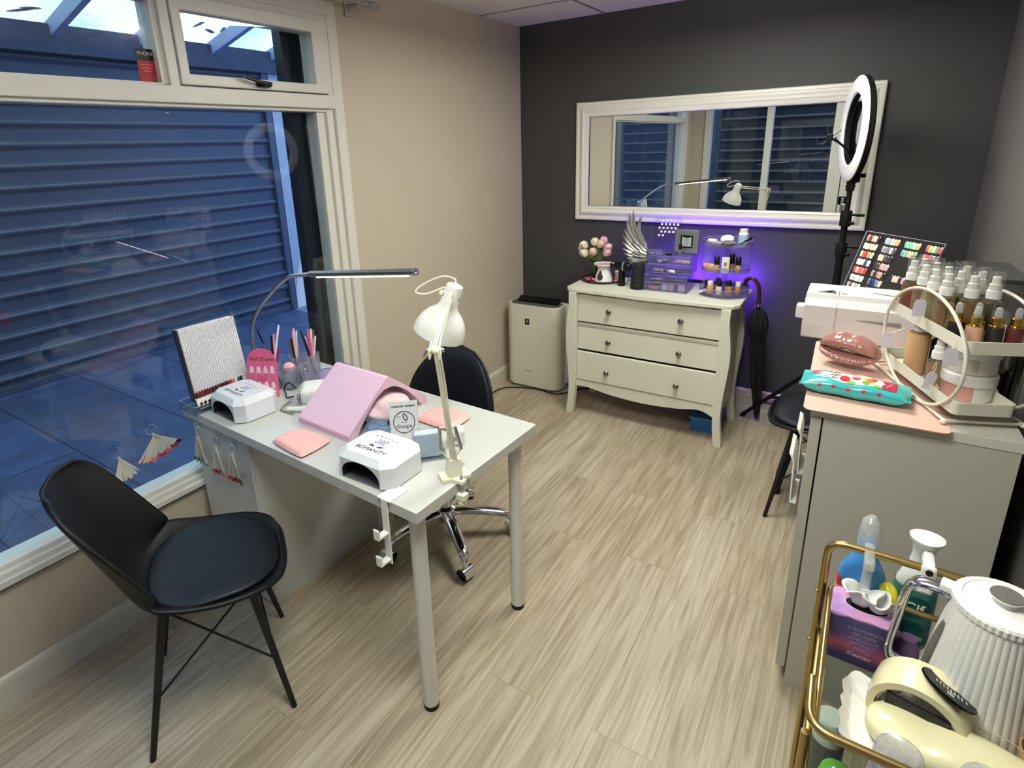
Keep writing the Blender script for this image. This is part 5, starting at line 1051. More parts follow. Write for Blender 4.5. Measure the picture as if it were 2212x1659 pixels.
compact('round nude powder pot beside the pink one on the middle tier', T(KX-0.058, KY-0.065, on(1)), 0.024, 0.036, 'gold', 'beige', 'powder_pot')
o = MB(COS['white']); o.box((0, 0, 0.006), (0.07, 0.014, 0.012), 0.002); o = o.build('white_applicator'); o.matrix_world = T(KX-0.088, KY-0.075, on(0)+0.001) @ R('Z', 0.7) @ R('Y', -0.15); tag(o, 'white applicator lying at the left of the lowest tier', 'applicator')
tag(MB(COS['black']).lathe([(0.028, 0), (0.02, 0.012), (0.011, 0.02), (0.011, 0.05), (0.008, 0.06)], M=T(KX-0.085, KY-0.03, on(0)), seg=20).build('powder_brush'), 'black powder brush standing at the left of the lowest tier', 'brush')
compact('white rounded compact at the left of the carousel top', T(KX-0.078, KY-0.01, on(2)+0.002) @ R('X', -0.3), 0.026, 0.02, 'white', 'white', 'compact')
compact('large white compact tilted at the back of the carousel top', T(KX-0.01, KY+0.03, on(2)+0.012) @ R('X', 0.45), 0.034, 0.016, 'white', 'white', 'compact')
compact('round black compact at the front of the carousel top', T(KX+0.015, KY-0.07, on(2)+0.004) @ R('X', 0.1), 0.036, 0.018, 'black', 'black', 'compact')
compact('grey compact lying in the middle of the carousel top', T(KX-0.035, KY-0.05, on(2)), 0.04, 0.014, 'grey', 'nude', 'compact')
bottle('white pot with pale blue label at the back right of the carousel top', KX+0.07, KY+0.03, on(2), 0.026, 0.062, 'white', 'white', 0.018, 'label_bottle')
ob = [o for o in bpy.data.objects if o.name == 'label_bottle'][0]
mb = MB(P('pale blue label', '#9fc0dc', 0.5)); mb.lathe([(0.0264, 0.012), (0.0264, 0.046)], cap0=False, cap1=False, seg=28); mb.build('label_band', ob)
o = MB(COS['black']); o.lathe([(0.004, 0), (0.005, 0.03), (0.006, 0.05), (0.010, 0.065), (0.003, 0.075)], seg=16, sy=0.5); o = o.build('black_brush'); o.matrix_world = T(KX+0.07, KY-0.05, on(2)+0.01) @ R('Z', 0.7) @ R('Y', 1.1); tag(o, 'black makeup brush sticking out right of the carousel top', 'brush')

# ------------------------------------------------------------------ umbrella, blue tub and boxes by the dresser
t = thing('umbrella', 'furled black umbrella with brown crook handle leaning beside the dresser', 'umbrella')
U0, U1 = Vector((1.672, -0.13, 0.02)), Vector((1.638, -0.30, 0.80)); d = (U1-U0).normalized()
mb = MB(P('umbrella cloth', '#0b0b0c', 0.7, noise=0.2, bump=0.1)); UM = frame(U0, Vector((1, 0, 0))-d*d.x, z=d)
def furl(u, v):
    prf = [(0.0, 0.007), (0.06, 0.014), (0.3, 0.028), (0.60, 0.043), (0.70, 0.036), (0.73, 0.045), (0.80, 0.05), (0.88, 0.036), (0.92, 0.012)]
    for (a, ra), (b, rb) in zip(prf, prf[1:]):
        if v*0.92 <= b+1e-9: r = ra+(rb-ra)*(v*0.92-a)/(b-a); break
    th = 2*PI*u; r *= 1+0.16*math.sin(8*th+5*v)
    return (r*math.cos(th), r*math.sin(th), v*0.74)
mb.grid(furl, 40, 30, M=UM, cu=True); mb.build('furled_canopy', t)
mb = MB(P('brown lacquered wood', '#4a2015', 0.25, noise=0.2)); X = Vector((-1, 0.1, 0)).normalized()
mb.tube(smooth_path([U1-d*0.03, U1+d*0.05, U1+d*0.085+X*0.006, U1+d*0.115+X*0.03, U1+d*0.105+X*0.062, U1+d*0.075+X*0.072], 6), 0.0105, seg=14); mb.build('crook_handle', t)
mb = MB(CHROME); mb.cyl(U1-d*0.045, U1-d*0.028, 0.0115); mb.build('collar', t)
mb = MB(CHROME); mb.cyl(U0-d*0.018, U0+d*0.01, 0.005, 0.006); mb.build('ferrule', t)
t = thing('blue_tub', 'blue plastic tub with lid under the dresser', 'tub', (1.425, -0.36, 0), 0.1)
BT = P('blue tub plastic', '#1f5f9e', 0.35, noise=0.05)
mb = MB(BT); mb.prism(rrect(0.14, 0.13, 0.02), 0.078, taper=1.08); mb.build('tub_body', t)
mb = MB(P('blue lid', '#2d6ea6', 0.35)); mb.prism(rrect(0.165, 0.155, 0.022), 0.012, z0=0.079, bev=0.003); mb.prism(rrect(0.10, 0.09, 0.02), 0.006, z0=0.091, bev=0.002); mb.build('lid', t)
mb = MB(P('tub print', '#7fb0dc', 0.5)); mb.box((-0.03, -0.0675, 0.045), (0.02, 0.001, 0.006), M=R('X', -0.06)); mb.box((0.05, -0.0675, 0.03), (0.012, 0.001, 0.025), M=R('X', -0.06)); mb.build('label_print', t)
t = thing('blue_tub', 'second darker blue tub behind the front one under the dresser', 'tub', (1.40, -0.19, 0), 0.0)
mb = MB(BT); mb.prism(rrect(0.15, 0.12, 0.02), 0.12, taper=1.05); mb.build('tub_body', t); mb = MB(P('blue lid', '#2d6ea6', 0.35)); mb.prism(rrect(0.17, 0.14, 0.022), 0.012, z0=0.121, bev=0.003); mb.build('lid', t)
for lab, x, w, c in [('grey floral patterned box on the floor right of the dresser', 1.735, 0.085, '#b9b3ae'), ('pale green floral patterned box by the tripod foot', 1.835, 0.10, '#b5b79c')]:
    t = thing('floral_box', lab, 'box', (x, -0.09, 0)); mb = MB(P('floral '+c, c, 0.7, noise=0.45, scale=35)); mb.box((0, 0, 0.049), (w, 0.11, 0.098), 0.002); mb.build('box_body', t); mb = MB(P('box lid line', '#a09a8c', 0.7)); mb.box((0, 0, 0.102), (w+0.003, 0.113, 0.008), 0.001); mb.build('lid', t)
t = thing('roll_bottle', 'pink and purple bottle lying on the floral box against the skirting', 'bottle', M=T(1.765, -0.075, 0.1335) @ R('Y', PI/2))
mb = MB(P('pink purple print', '#9a6f92', 0.5, noise=0.4, scale=14)); mb.lathe([(0.022, -0.075), (0.026, -0.072), (0.026, 0.03), (0.023, 0.036)], seg=24); mb.build('bottle_body', t)
mb = MB(WHITE_P); mb.lathe([(0.023, 0.036), (0.023, 0.075), (0.02, 0.078)], seg=24); mb.build('cap', t)
# ------------------------------------------------------------------ ring light on its tripod
t = thing('ring_light', 'white ring light on a tall black tripod beside the mirror', 'ring light', (1.99, -0.50, 0))
for k in range(3):
    a = math.atan2(0.41, -0.402)+k*2*PI/3; ca, sa = math.cos(a), math.sin(a); Lr = 0.575 if k == 0 else 0.40
    mb = MB(BLACKM); mb.tube([(ca*Lr, sa*Lr, 0.008), (ca*0.02, sa*0.02, 0.54)], 0.0115, seg=8); mb.tube([(ca*Lr*0.6, sa*Lr*0.6, 0.222), (ca*0.02, sa*0.02, 0.36)], 0.007, seg=8); mb.cyl((ca*Lr, sa*Lr, 0.0), (ca*Lr*0.97, sa*Lr*0.97, 0.022), 0.014); lg = mb.build('tripod_leg', t)
    mb = MB(STEEL); mb.ball((ca*Lr*0.6+sa*0.012, sa*Lr*0.6-ca*0.012, 0.222), 0.004, seg=8, rings=6); mb.build('rivet', lg)
mb = MB(BLACKM); mb.cyl((0, 0, 0.30), (0, 0, 1.10), 0.0165); mb.cyl((0, 0, 1.0), (0, 0, 1.26), 0.0135); mb.cyl((0, 0, 1.2), (0, 0, 1.41), 0.011); mb.build('pole', t)
for z in (0.345, 0.53, 1.125, 1.27):
    mb = MB(BLACKM); mb.lathe([(0.022, -0.035), (0.0235, -0.03), (0.0235, 0.03), (0.022, 0.035)], M=T(0, 0, z), seg=24); cl = mb.build('collar', t)
    if z > 1:
        mb = MB(BLACK); mb.cyl((0.02, -0.01, z+0.018), (0.045, -0.022, z+0.018), 0.006); mb.box((0.055, -0.027, z+0.018), (0.035, 0.008, 0.012), 0.003, M=None); mb.build('clamp_lever', cl); mb = MB(BLACK); mb.cyl((0.018, -0.012, z-0.02), (0.034, -0.02, z-0.02), 0.007); mb.build('clamp_knob', cl)
RN = Vector((-0.965, -0.26, 0.0)).normalized(); RM = frame((-0.012, 0.0, 1.157+0.5), Vector((RN.y, -RN.x, 0)), z=RN)
mb = MB(BLACKM); mb.lathe([(0.152, 0.008), (0.152, -0.014), (0.16, -0.018), (0.214, -0.018), (0.223, -0.012), (0.2235, 0.008)], M=RM, seg=72, cap0=False, cap1=False); mb.build('ring_back', t)
mb = MB(P('ring diffuser', '#eeecf0', 0.4, noise=0.01)); mb.lathe([(0.1525, 0.006), (0.150, 0.012), (0.156, 0.018), (0.188, 0.020), (0.214, 0.017), (0.222, 0.011), (0.2228, 0.004)], M=RM, seg=72, cap0=False, cap1=False); mb.build('ring_diffuser', t)
mb = MB(BLACK); mb.box((0, 0, 1.417), (0.034, 0.030, 0.05), 0.004); mb.cyl((-0.02, 0, 1.42), (0.02, 0, 1.42), 0.010, mat=STEEL); mb.box((0.018, 0.004, 1.452), (0.03, 0.03, 0.045), 0.006); mb.cyl((0.03, 0, 1.46), (0.05, 0.008, 1.46), 0.009); mb.build('tilt_bracket', t)
mb = MB(BLACK); mb.tube(smooth_path([(0.012, 0.02, 1.44), (-0.002, 0.03, 1.50), (-0.03, -0.02, 1.565), (-0.06, -0.07, 1.60), (-0.095, -0.11, 1.625)], 6), 0.005, seg=10); mb.build('gooseneck', t)
mb = MB(BLACK); mb.box((-0.10, -0.115, 1.628), (0.025, 0.03, 0.03), 0.005); mb.tube([(-0.10, -0.115, 1.635), (-0.115, -0.11, 1.665), (-0.108, -0.12, 1.672)], 0.005, seg=8); mb.tube([(-0.10, -0.12, 1.62), (-0.13, -0.125, 1.60), (-0.148, -0.125, 1.605), (-0.15, -0.128, 1.62)], 0.0045, seg=8)
for q in (-1, 1): mb.tube([(-0.09, -0.11, 1.632), (-0.068, -0.10+0.004*q, 1.652), (-0.062, -0.10, 1.655+0.004*q)], 0.002, mat=STEEL, seg=6)
mb.build('phone_clamp', t)

# ------------------------------------------------------------------ cutting machine on the counter
CT = 0.9482
t = thing('cutting_machine', 'long white craft cutting machine across the far end of the counter', 'cutting machine', (1.93, -1.39, CT+0.004))
MCH = P('machine white', '#e2dedb', 0.35, noise=0.02)
pf = [(0.0, 0.006), (-0.004, 0.05), (-0.002, 0.12), (0.012, 0.138), (0.03, 0.14), (0.035, 0.156), (0.16, 0.164), (0.175, 0.15), (0.178, 0.008), (0.17, 0.0), (0.008, 0.0)]
mb = MB(MCH); mb.prism(pf, 0.55, M=Matrix(((0, 0, 1, 0), (1, 0, 0, 0), (0, 1, 0, 0), (0, 0, 0, 1))), bev=0.004); mb.build('machine_body', t)
mb = MB(MCH); mb.box((-0.012, 0.05, 0.085), (0.03, 0.04, 0.05), 0.006); mb.build('side_knob', t)
mb = MB(GRID); mb.box((0.098, -0.0035, 0.075), (0.0012, 0.004, 0.125)); mb.box((0.098, 0.09, 0.1605), (0.0012, 0.13, 0.002), M=None); mb.build('seam', t)
mb = MB(P('slot shadow grey', '#8f8c8b', 0.5)); mb.prism([(0, 0), (0.13, -0.012), (0.13, 0.004)], 0.002, M=frame((0.155, -0.004, 0.085), (1, 0, 0), y=(0, 0, 1))); mb.build('paper_slot', t)
mb = MB(CHROME); mb.prism([(0, 0), (0.045, 0.0), (0.052, 0.035)], 0.001, M=T(0.03, 0.05, 0.1585) @ R('X', 0.06)); mb.prism([(0.046, 0.0), (0.060, 0.002), (0.054, 0.034)], 0.001, mat=BLACK, M=T(0.03, 0.05, 0.1585) @ R('X', 0.06)); mb.build('badge', t)
mb = MB(P('grey print', '#b1adab', 0.5)); mb.box((0.115, 0.055, 0.1592), (0.018, 0.008, 0.001), M=R('X', 0.0)); mb.build('print', t)
mb = MB(P('machine tray grey', '#c4c1bd', 0.4)); mb.prism([(0, 0), (0.22, -0.05), (0.30, -0.02), (0.30, 0.03)], 0.002, M=T(0.19, 0.09, 0.161) @ R('X', 0.06)); mb.build('lid_recess', t)

# ------------------------------------------------------------------ nail art display board
e = Vector((0.678, -0.735, 0)).normalized(); dn = Vector((-0.023, -0.07, -0.2)).normalized(); dn = (dn-e*dn.dot(e)).normalized()
t = thing('nail_display_board', 'clear acrylic board of colourful nail art tips leaning behind the cutting machine', 'display board', M=frame((2.08, -1.03, 1.29), e, y=-dn))
BW, BH = 0.326, 0.345
mb = MB(ACRYL); mb.box((BW/2, -BH/2, 0), (BW, BH, 0.004)); mb.build('acrylic_board', t)
mb = MB(P('acrylic polished edge', '#c9d3da', 0.15, 0.2)); mb.tube([(0.001, -0.001, 0.001), (BW-0.001, -0.001, 0.001), (BW-0.001, -BH+0.001, 0.001), (0.001, -BH+0.001, 0.001)], 0.0014, seg=6, closed=True); mb.build('edge_band', t)
CL = {(0, 0): '#b98a80 #6b4038 #d8a89a #e6c0b4 #3a2824', (0, 1): '#c9d8cf #e8e4d8 #e3b38c #e8c9b8 #d8d4cc', (0, 2): '#b9c4b4 #d65a3c #b04a38 #a9b09a #c9c4b0', (0, 3): '#e8e8e2 #dcdcd6 #c9c9b8 #3a4a80 #eeeee8', (0, 4): '#d8474a #e0b49a #e05a5a #e8706a #c93a40', (0, 5): '#d8e0d8 #b9c4b9 #dfe4da #c4ccc0 #e4e8e0', (0, 6): '#c4b49a #7a5a4a #e8d8c4 #9ab0a4 #c4d0c8',
      (1, 0): '#b4c4d0 #9ab0c0 #e6cfc4 #e8b49a #e3b078', (1, 1): '#a89aa8 #8a8f98 #7a7484 #d8c0cc #5a5a6a', (1, 2): '#e6d0b4 #c9c4a0 #5a4a5c #4a3a4a #3a2a38', (1, 3): '#4a3a38 #5a4844 #d89a98 #e0a49a #e4aaa8', (1, 4): '#a89a90 #3a302c #b48a80 #d0a49a #3a2c2a', (1, 5): '#5a6a80 #24305a #30408a #7a8ab0 #d4d0a8', (1, 6): '#1c1c24 #201c28 #6a3a58 #2a2440 #4a4458',
      (2, 0): '#7ad0a0 #88d8a4 #8ad4c8 #e3d4a0 #e6c09a', (2, 1): '#7aa8a8 #8ab8b0 #c9b498 #d8c4a8 #9ac48a', (3, 0): '#c46080 #d8d060 #c9d8e0 #7a9a60 #d05a70', (3, 1): '#d87a84 #d04a5c #d8607a #c4b0a4 #8a8480', (2, 4): '#28282c #e8c4b0 #e0b8a8 #30303a #c8a0a0', (2, 6): '#e8305a #f07a8a #f0b8a0 #e89a8a #d8405a'}
n_ = 0
for (c, r), cols in sorted(CL.items()):
    for k, col in enumerate(cols.split()):
        mb = MB(P('tip'+col, col, 0.15, noise=0.1, scale=300, coat=0.5)); mb.poly(nailtip(0.0235, 0.0072), True, True)
        mb.build('nail_tip', t, M=T(0.026+0.083*c+0.0115*k, -0.036-0.0305*r-0.001*(k % 2), 0.0035+0.0012*(k % 2)) @ R('Z', 0.04*(k-2)*-1))
mb = MB(P('easel black', '#1a1a1c', 0.5)); mb.tube([(0.05, -0.02, -0.004), (0.05, -0.33, -0.10)], 0.003, seg=6); mb.tube([(0.27, -0.02, -0.004), (0.27, -0.33, -0.10)], 0.003, seg=6); mb.build('easel_leg', t)

# ------------------------------------------------------------------ glossy lips and wipes on the mat
t = thing('lips_ornament', 'glossy rose-brown ceramic lips ornament on the pink mat', 'ornament', (2.085, -1.632, CT+0.003), -0.36)
LIP = P('rose brown glaze', '#a8746a', 0.08, noise=0.12, scale=25, coat=1.0)
def lip_half(top):
    def fn(u, v):
        s = u*2-1; w = math.sqrt(max(0.0, 1-s*s*0.999)); a = 2*PI*v
        if top:
            hz = 0.044*(w**0.85)*(1-0.20*math.exp(-(s/0.16)**2)); zc = 0.050+0.030*w-0.004*s; ry = 0.045*w**0.8
        else:
            hz = 0.030*w**0.9; zc = 0.052-0.021*w; ry = 0.043*w**0.7
        x = s*0.085; y = ry*math.sin(a)-(0.004 if not top else 0); z = zc+hz*0.62*math.cos(a)
        groove = 0.0016*math.sin(s*34)*w*max(0, -math.sin(a))
        return (x, y+groove, max(0.0, z-0.0))
    return fn
mb = MB(LIP); mb.grid(lip_half(True), 49, 28, cv=True); mb.build('upper_lip', t)
mb = MB(LIP); mb.grid(lip_half(False), 49, 28, cv=True); mb.build('lower_lip', t)
t = thing('wipes_pack', 'turquoise fruit-printed pack of wipes in front of the ceramic lips', 'wipes', (2.108, -1.862, CT+0.003), -0.05)
TEAL = P('turquoise film', '#3fb4b4', 0.22, noise=0.12, scale=18, bump=0.25, coat=0.3)
def wp(s, q, off=0.0):
    """point on the pack: s along the length -1..1, q around the section -1..1 (0 is the top centre)"""
    k = 1-abs(s)**6; end = max(0.0, (abs(s)-0.86)/0.14); a = q*PI; c, sn = math.cos(a), math.sin(a)
    wy, hz = 0.052*(1+0.08*end), 0.0215*k+0.002; sg = lambda v, p: math.copysign(abs(v)**p, v)
    y = wy*sg(sn, 0.75); z = 0.0235+hz*sg(c, 0.65)+0.0015*math.sin(9*s+3*q)*k+0.008*end*math.sin(7*q)
    n = Vector((0, sn, c)); return Vector((0.128*s, y, z))+n*off
mb = MB(TEAL); mb.grid(lambda u, v: wp(u*2-1, v*2-1), 49, 40, cv=True)
mb.build('film_pack', t)
def patch(name, mat, cs, cq, rs, rq, off=0.0012, shape=None, rot=0.0, parent=t):
    mb = MB(mat); N = 14; ring = shape or [(math.cos(2*PI*k/N), math.sin(2*PI*k/N)) for k in range(N)]
    rings = []
    for f in (1.0, 0.66, 0.33, 0.02):
        rings.append([wp(cs+rs*f*(x*math.cos(rot)-y*math.sin(rot)*rq/rs), cq+rq*f*(y*math.cos(rot)+x*math.sin(rot)*rs/rq*0.4), off) for x, y in ring])
    mb.poly(rings, False, True); return mb.build(name, parent)
CREAMP = P('print cream', '#e8eede', 0.35); REDP = P('print red', '#cf3346', 0.3, noise=0.25, scale=90); CRIM = P('print crimson', '#b3224c', 0.3); GRNP = P('print green', '#7db238', 0.35, noise=0.2, scale=60); ORGP = P('print orange', '#ea7a34', 0.3); INKT = P('print teal ink', '#1f4a4a', 0.5)
square = [(-1, -1), (0, -1), (1, -1), (1, 0), (1, 1), (0, 1), (-1, 1), (-1, 0)]
patch('white_panel', CREAMP, -0.05, -0.02, 0.62, 0.2, 0.0008)
patch('strawberry', REDP, -0.18, -0.06, 0.10, 0.10, 0.0014); patch('strawberry', REDP, 0.02, 0.02, 0.08, 0.07, 0.0014); patch('strawberry', REDP, 0.32, 0.04, 0.09, 0.05, 0.0014)
patch('lime_slice', GRNP, 0.20, -0.10, 0.07, 0.07, 0.0016); patch('leaf_print', GRNP, -0.05, -0.16, 0.09, 0.05, 0.0016); patch('lime_slice', P('print pale lime', '#cfdca0', 0.35), 0.34, -0.10, 0.07, 0.07, 0.0017); patch('leaf_print', GRNP, 0.42, -0.17, 0.05, 0.05, 0.0018)
patch('orange_slice', ORGP, 0.26, -0.03, 0.06, 0.06, 0.0018); patch('opening_tab', P('print sand', '#d9cdb4', 0.35), 0.10, 0.10, 0.22, 0.09, 0.0016)
patch('crimson_label', CRIM, 0.62, -0.06, 0.13, 0.15, 0.0012, square); patch('crimson_label', CRIM, -0.72, 0.05, 0.10, 0.07, 0.0012)
for k in range(5): patch('drop_print', REDP, -0.62+0.27*k, -0.42, 0.055, 0.06, 0.001, [(0, -1.2), (0.75, -0.3), (0.8, 0.4), (0.3, 0.8), (-0.3, 0.8), (-0.8, 0.4), (-0.75, -0.3)])
ink = MB(INKT)
for k, (s, q) in enumerate([(-0.5, 0.05), (-0.46, -0.02), (-0.42, -0.1), (-0.40, 0.08), (-0.38, 0.0)]):
    p = wp(s, q, 0.0016); ink.tube([p, p+Vector((0.006, 0.004, 0.0004)), p+Vector((0.009, -0.004, 0.0004)), p+Vector((0.015, 0.002, 0.0004))], 0.0009, seg=5)
ink.build('handwriting_print', t)
ink = MB(CREAMP)
for k in range(6): p = wp(0.56+0.018*k, -0.10+0.02*k, 0.0022); ink.box(p, (0.0012, 0.006, 0.0006))
ink.build('label_print', t)
patch('clear_sticker', CLEAR('sticker film', '#f4e8ea', 0.1, film=0.3), 0.0, 0.14, 0.05, 0.10, 0.003)

# ------------------------------------------------------------------ two-tier tray organiser
OM = frame((2.312, -1.972, 0), (-0.37, 0.93, 0), z=(0, 0, 1)); OM = OM @ Matrix.Diagonal((1, -1, 1, 1)); OU, OV = 0.40, 0.15     # local x = u, y = v
ORGW = P('cream powder coat', '#dfdbcb', 0.4, noise=0.02)
OMr = frame((2.312, -1.972, 0), (-0.37, 0.93, 0), z=(0, 0, 1))   # right-handed: v runs to -y here
def ov(u, v, z=0.0): return Vector((u, -v, z))
t = thing('tray_organiser', 'cream two-tier tray organiser with wire hoops on the counter', 'organiser', M=OMr)
for z, vv in ((0.985, 0.13), (1.14, 0.155)):
    mb = MB(ORGW); rr = rrect(OU, vv, 0.014, 4); cx, cy = OU/2, -vv/2
    mb.poly([[(x+cx, y+cy, z) for x, y in rr], [(x*1.012+cx, y*1.02+cy, z+0.032) for x, y in rr], [(x*1.0+cx, y*0.99+cy, z+0.032) for x, y in rr], [(x*0.99+cx, y*0.97+cy, z+0.002) for x, y in rr]], True, True, smooth=False); mb.build('tray', t)
for v in (-0.006, 0.162):
    mb = MB(ORGW); mb.tube([ov(0.185+0.205*math.cos(2*PI*k/48), v, 1.101+0.147*math.sin(2*PI*k/48)) for k in range(48)], 0.0042, seg=10, closed=True); mb.build('hoop', t)
mb = MB(ORGW); zb = CT+0.012; mb.tube(round_path([ov(0.43, -0.004, zb), ov(0.02, -0.004, zb), ov(0.02, 0.165, zb), ov(0.43, 0.165, zb)], 0.008, closed=True), 0.004, closed=True, seg=10)
for v in (-0.006, 0.162): mb.tube([ov(0.185, v, 0.955), ov(0.185, v*0.98, zb)], 0.004, seg=8)
mb.build('base_frame', t)
for u, v in ((0.02, -0.004), (0.02, 0.165), (0.43, -0.004), (0.43, 0.165)):
    mb = MB(ORGW); mb.ball(ov(u, v, CT+0.0085), (0.008, 0.008, 0.006)); mb.build('ball_foot', t)
LAB = {n: P('label '+n, c, 0.5, noise=0.12, scale=70) for n, c in dict(nude='#c99f84', red='#b5281c', ivory='#dcd6bc', dark='#1b1413', rose='#c9948a', tan='#b98f6e', kraft='#c29a6e', wine='#5a1820').items()}
PUMP = P('pump white', '#eceae6', 0.4, noise=0.01); CLR = CLEAR('bottle plastic', '#f2efe2', 0.03, film=0.10, filmcol='#e6dfc6'); CAPC = CLEAR('overcap', '#f6f6f4', 0.03, film=0.06)
PR = P('label print', '#8a6a50', 0.5)
def spray(label, u, v, lab, rz=0.0, z=1.1425):
    t = thing('spray_bottle', label, 'bottle', M=OMr @ T(*ov(u, v, z)) @ R('Z', PI/2+rz), group='white-topped spray bottles on the upper tray')
    mb = MB(CLR); mb.prism(rrect(0.036, 0.03, 0.005), 0.092, bev=0.003); mb.lathe([(0.013, 0.092), (0.011, 0.10)], seg=20); mb.build('bottle_body', t)
    mb = MB(LAB[lab]); mb.box((0, -0.0156, 0.044), (0.029, 0.001, 0.07)); mb.box((-0.0186, 0, 0.044), (0.001, 0.02, 0.07)); lb = mb.build('label', t)
    pr = MB(PR)
    for k, w in enumerate((0.012, 0.02, 0.016, 0.018)): pr.box((0, -0.0164, 0.066-0.014*k), (w, 0.0004, 0.0025))
    pr.build('label_print', lb)
    mb = MB(PUMP); mb.lathe([(0.0155, 0.099), (0.0155, 0.118), (0.0125, 0.121), (0.0125, 0.134), (0.009, 0.137), (0.009, 0.152), (0.007, 0.154)], seg=24); mb.box((0, -0.009, 0.147), (0.008, 0.008, 0.006), 0.002); mb.build('pump', t)
    mb = MB(CAPC); mb.lathe([(0.0163, 0.119), (0.0158, 0.163), (0.0145, 0.165)], seg=24, cap0=False); mb.build('overcap', t)
    return t
for lab, u, v, c in [('red labelled spray bottle, leftmost on the upper tray', 0.345, 0.022, 'red'), ('wine labelled spray bottle behind the red one at the far left', 0.372, 0.06, 'wine'), ('ivory labelled spray bottle, third from the left in front', 0.285, 0.024, 'rose'), ('spray bottle with pale printed label, middle of the front row', 0.228, 0.022, 'ivory'), ('nude labelled spray bottle at the right end of the front row', 0.172, 0.024, 'nude'),
                     ('spray bottle in the second row behind the ivory labelled one', 0.318, 0.064, 'ivory'), ('spray bottle in the second row behind the pale printed label', 0.262, 0.066, 'rose'), ('dark labelled spray bottle in the second row behind the nude one', 0.205, 0.068, 'dark'), ('tan labelled spray bottle in the second row behind the gold droppers', 0.148, 0.068, 'tan'),
                     ('spray bottle in the back row, second from the right', 0.20, 0.112, 'nude'), ('dark labelled spray bottle at the right end of the back row', 0.142, 0.112, 'dark'), ('spray bottle in the back row, third from the right', 0.268, 0.112, 'ivory')]:
    spray(lab, u, v, c)
GOLDC = P('gold collar', '#c9a85a', 0.15, 1.0, noise=0.05)
for lab, u, v, c in [('dark dropper bottle with gold collar, leftmost of the front ones', 0.105, 0.024, 'dark'), ('nude labelled dropper bottle with gold collar at the front', 0.068, 0.045, 'nude'), ('dark dropper bottle with gold collar, rightmost at the front', 0.064, 0.086, 'dark'), ('wine dropper bottle at the right corner of the upper tray', 0.06, 0.125, 'wine'), ('dark dropper bottle behind the nude labelled one', 0.104, 0.066, 'wine')]:
    t = thing('dropper_bottle', lab, 'bottle', M=OMr @ T(*ov(u, v, 1.1425)), group='gold-collared dropper bottles on the upper tray')
    mb = MB(LAB[c]); mb.lathe([(0.0155, 0), (0.017, 0.003), (0.017, 0.045), (0.015, 0.05)], seg=24); mb.build('bottle_body', t)
    mb = MB(GOLDC); mb.lathe([(0.0165, 0.05), (0.0165, 0.052), (0.0125, 0.053), (0.0125, 0.07), (0.011, 0.072)], seg=24); mb.build('collar', t)
    mb = MB(CLEAR('dropper teat', '#eceae4', 0.1, film=0.35)); mb.lathe([(0.0075, 0.072), (0.0075, 0.086), (0.006, 0.094), (0.002, 0.097)], seg=18); mb.build('teat', t)
LZ = 0.9875
t = thing('pump_bottle', 'tall nude labelled pump bottle at the left of the lower tray', 'bottle', M=OMr @ T(*ov(0.275, 0.035, LZ)) @ R('Z', PI/2))
mb = MB(LAB['kraft']); mb.lathe([(0.024, 0), (0.0265, 0.003), (0.0265, 0.112), (0.024, 0.118)], seg=32); mb.build('bottle_body', t)
mb = MB(CLR); mb.lathe([(0.0255, 0.1125), (0.024, 0.12), (0.014, 0.126)], seg=28); mb.build('shoulder', t)
mb = MB(PUMP); mb.lathe([(0.0165, 0.124), (0.0165, 0.142), (0.014, 0.146), (0.014, 0.158), (0.008, 0.16), (0.0075, 0.172)], seg=24); mb.box((0, -0.012, 0.167), (0.012, 0.026, 0.009), 0.003); mb.build('pump', t)
FB = frame((0, -0.0268, 0), (1, 0, 0), y=(0, 0, 1)); mb = MB(PR); mb.tube([(-0.004, -0.0272, 0.056), (0.004, -0.0272, 0.056), (0, -0.0272, 0.064)], 0.0006, seg=5, closed=True)
for z, w in ((0.105, 0.008), (0.034, 0.02), (0.024, 0.028), (0.020, 0.024), (0.074, 0.024)): mb.box((0, -0.0266, z), (w, 0.0012, 0.0016))
mb.build('label_print', t); text('NAIL', 0.0085, PR, t, FB @ T(0.003, 0.084, 0.0006), 'lettering')
t = thing('dark_bottle', 'black bottle standing between the pump bottle and small spray on the lower tray', 'bottle', M=OMr @ T(*ov(0.265, 0.085, LZ)))
mb = MB(LAB['dark']); mb.lathe([(0.021, 0), (0.022, 0.003), (0.022, 0.10), (0.014, 0.108)], seg=24); mb.build('bottle_body', t); mb = MB(CLEAR('smoky cap', '#b9b4b0', 0.05, film=0.3)); mb.lathe([(0.012, 0.108), (0.016, 0.112), (0.016, 0.14), (0.014, 0.142)], seg=24); mb.build('cap', t)
t = thing('clear_bottle', 'pale pink labelled clear bottle behind the small spray on the lower tray', 'bottle', M=OMr @ T(*ov(0.205, 0.075, LZ)) @ R('Z', PI/2))
mb = MB(CLR); mb.prism(rrect(0.04, 0.03, 0.005), 0.085, bev=0.003); mb.build('bottle_body', t); mb = MB(P('pale pink label', '#dcc4c0', 0.5)); mb.box((0, -0.0155, 0.042), (0.034, 0.001, 0.066)); mb.build('label', t); mb = MB(CAPC); mb.lathe([(0.014, 0.085), (0.014, 0.118), (0.012, 0.12)], seg=24); mb.build('cap', t)
s_ = spray('small nude labelled spray bottle in front of the tubs on the lower tray', 0.145, 0.022, 'kraft', 0.0, LZ); s_['group'] = 'bottles on the lower tray'
for o in list(s_.children):
    if o.name.startswith('overcap'): bpy.data.objects.remove(o, do_unlink=True)
s_.scale = (0.98, 0.98, 0.92)
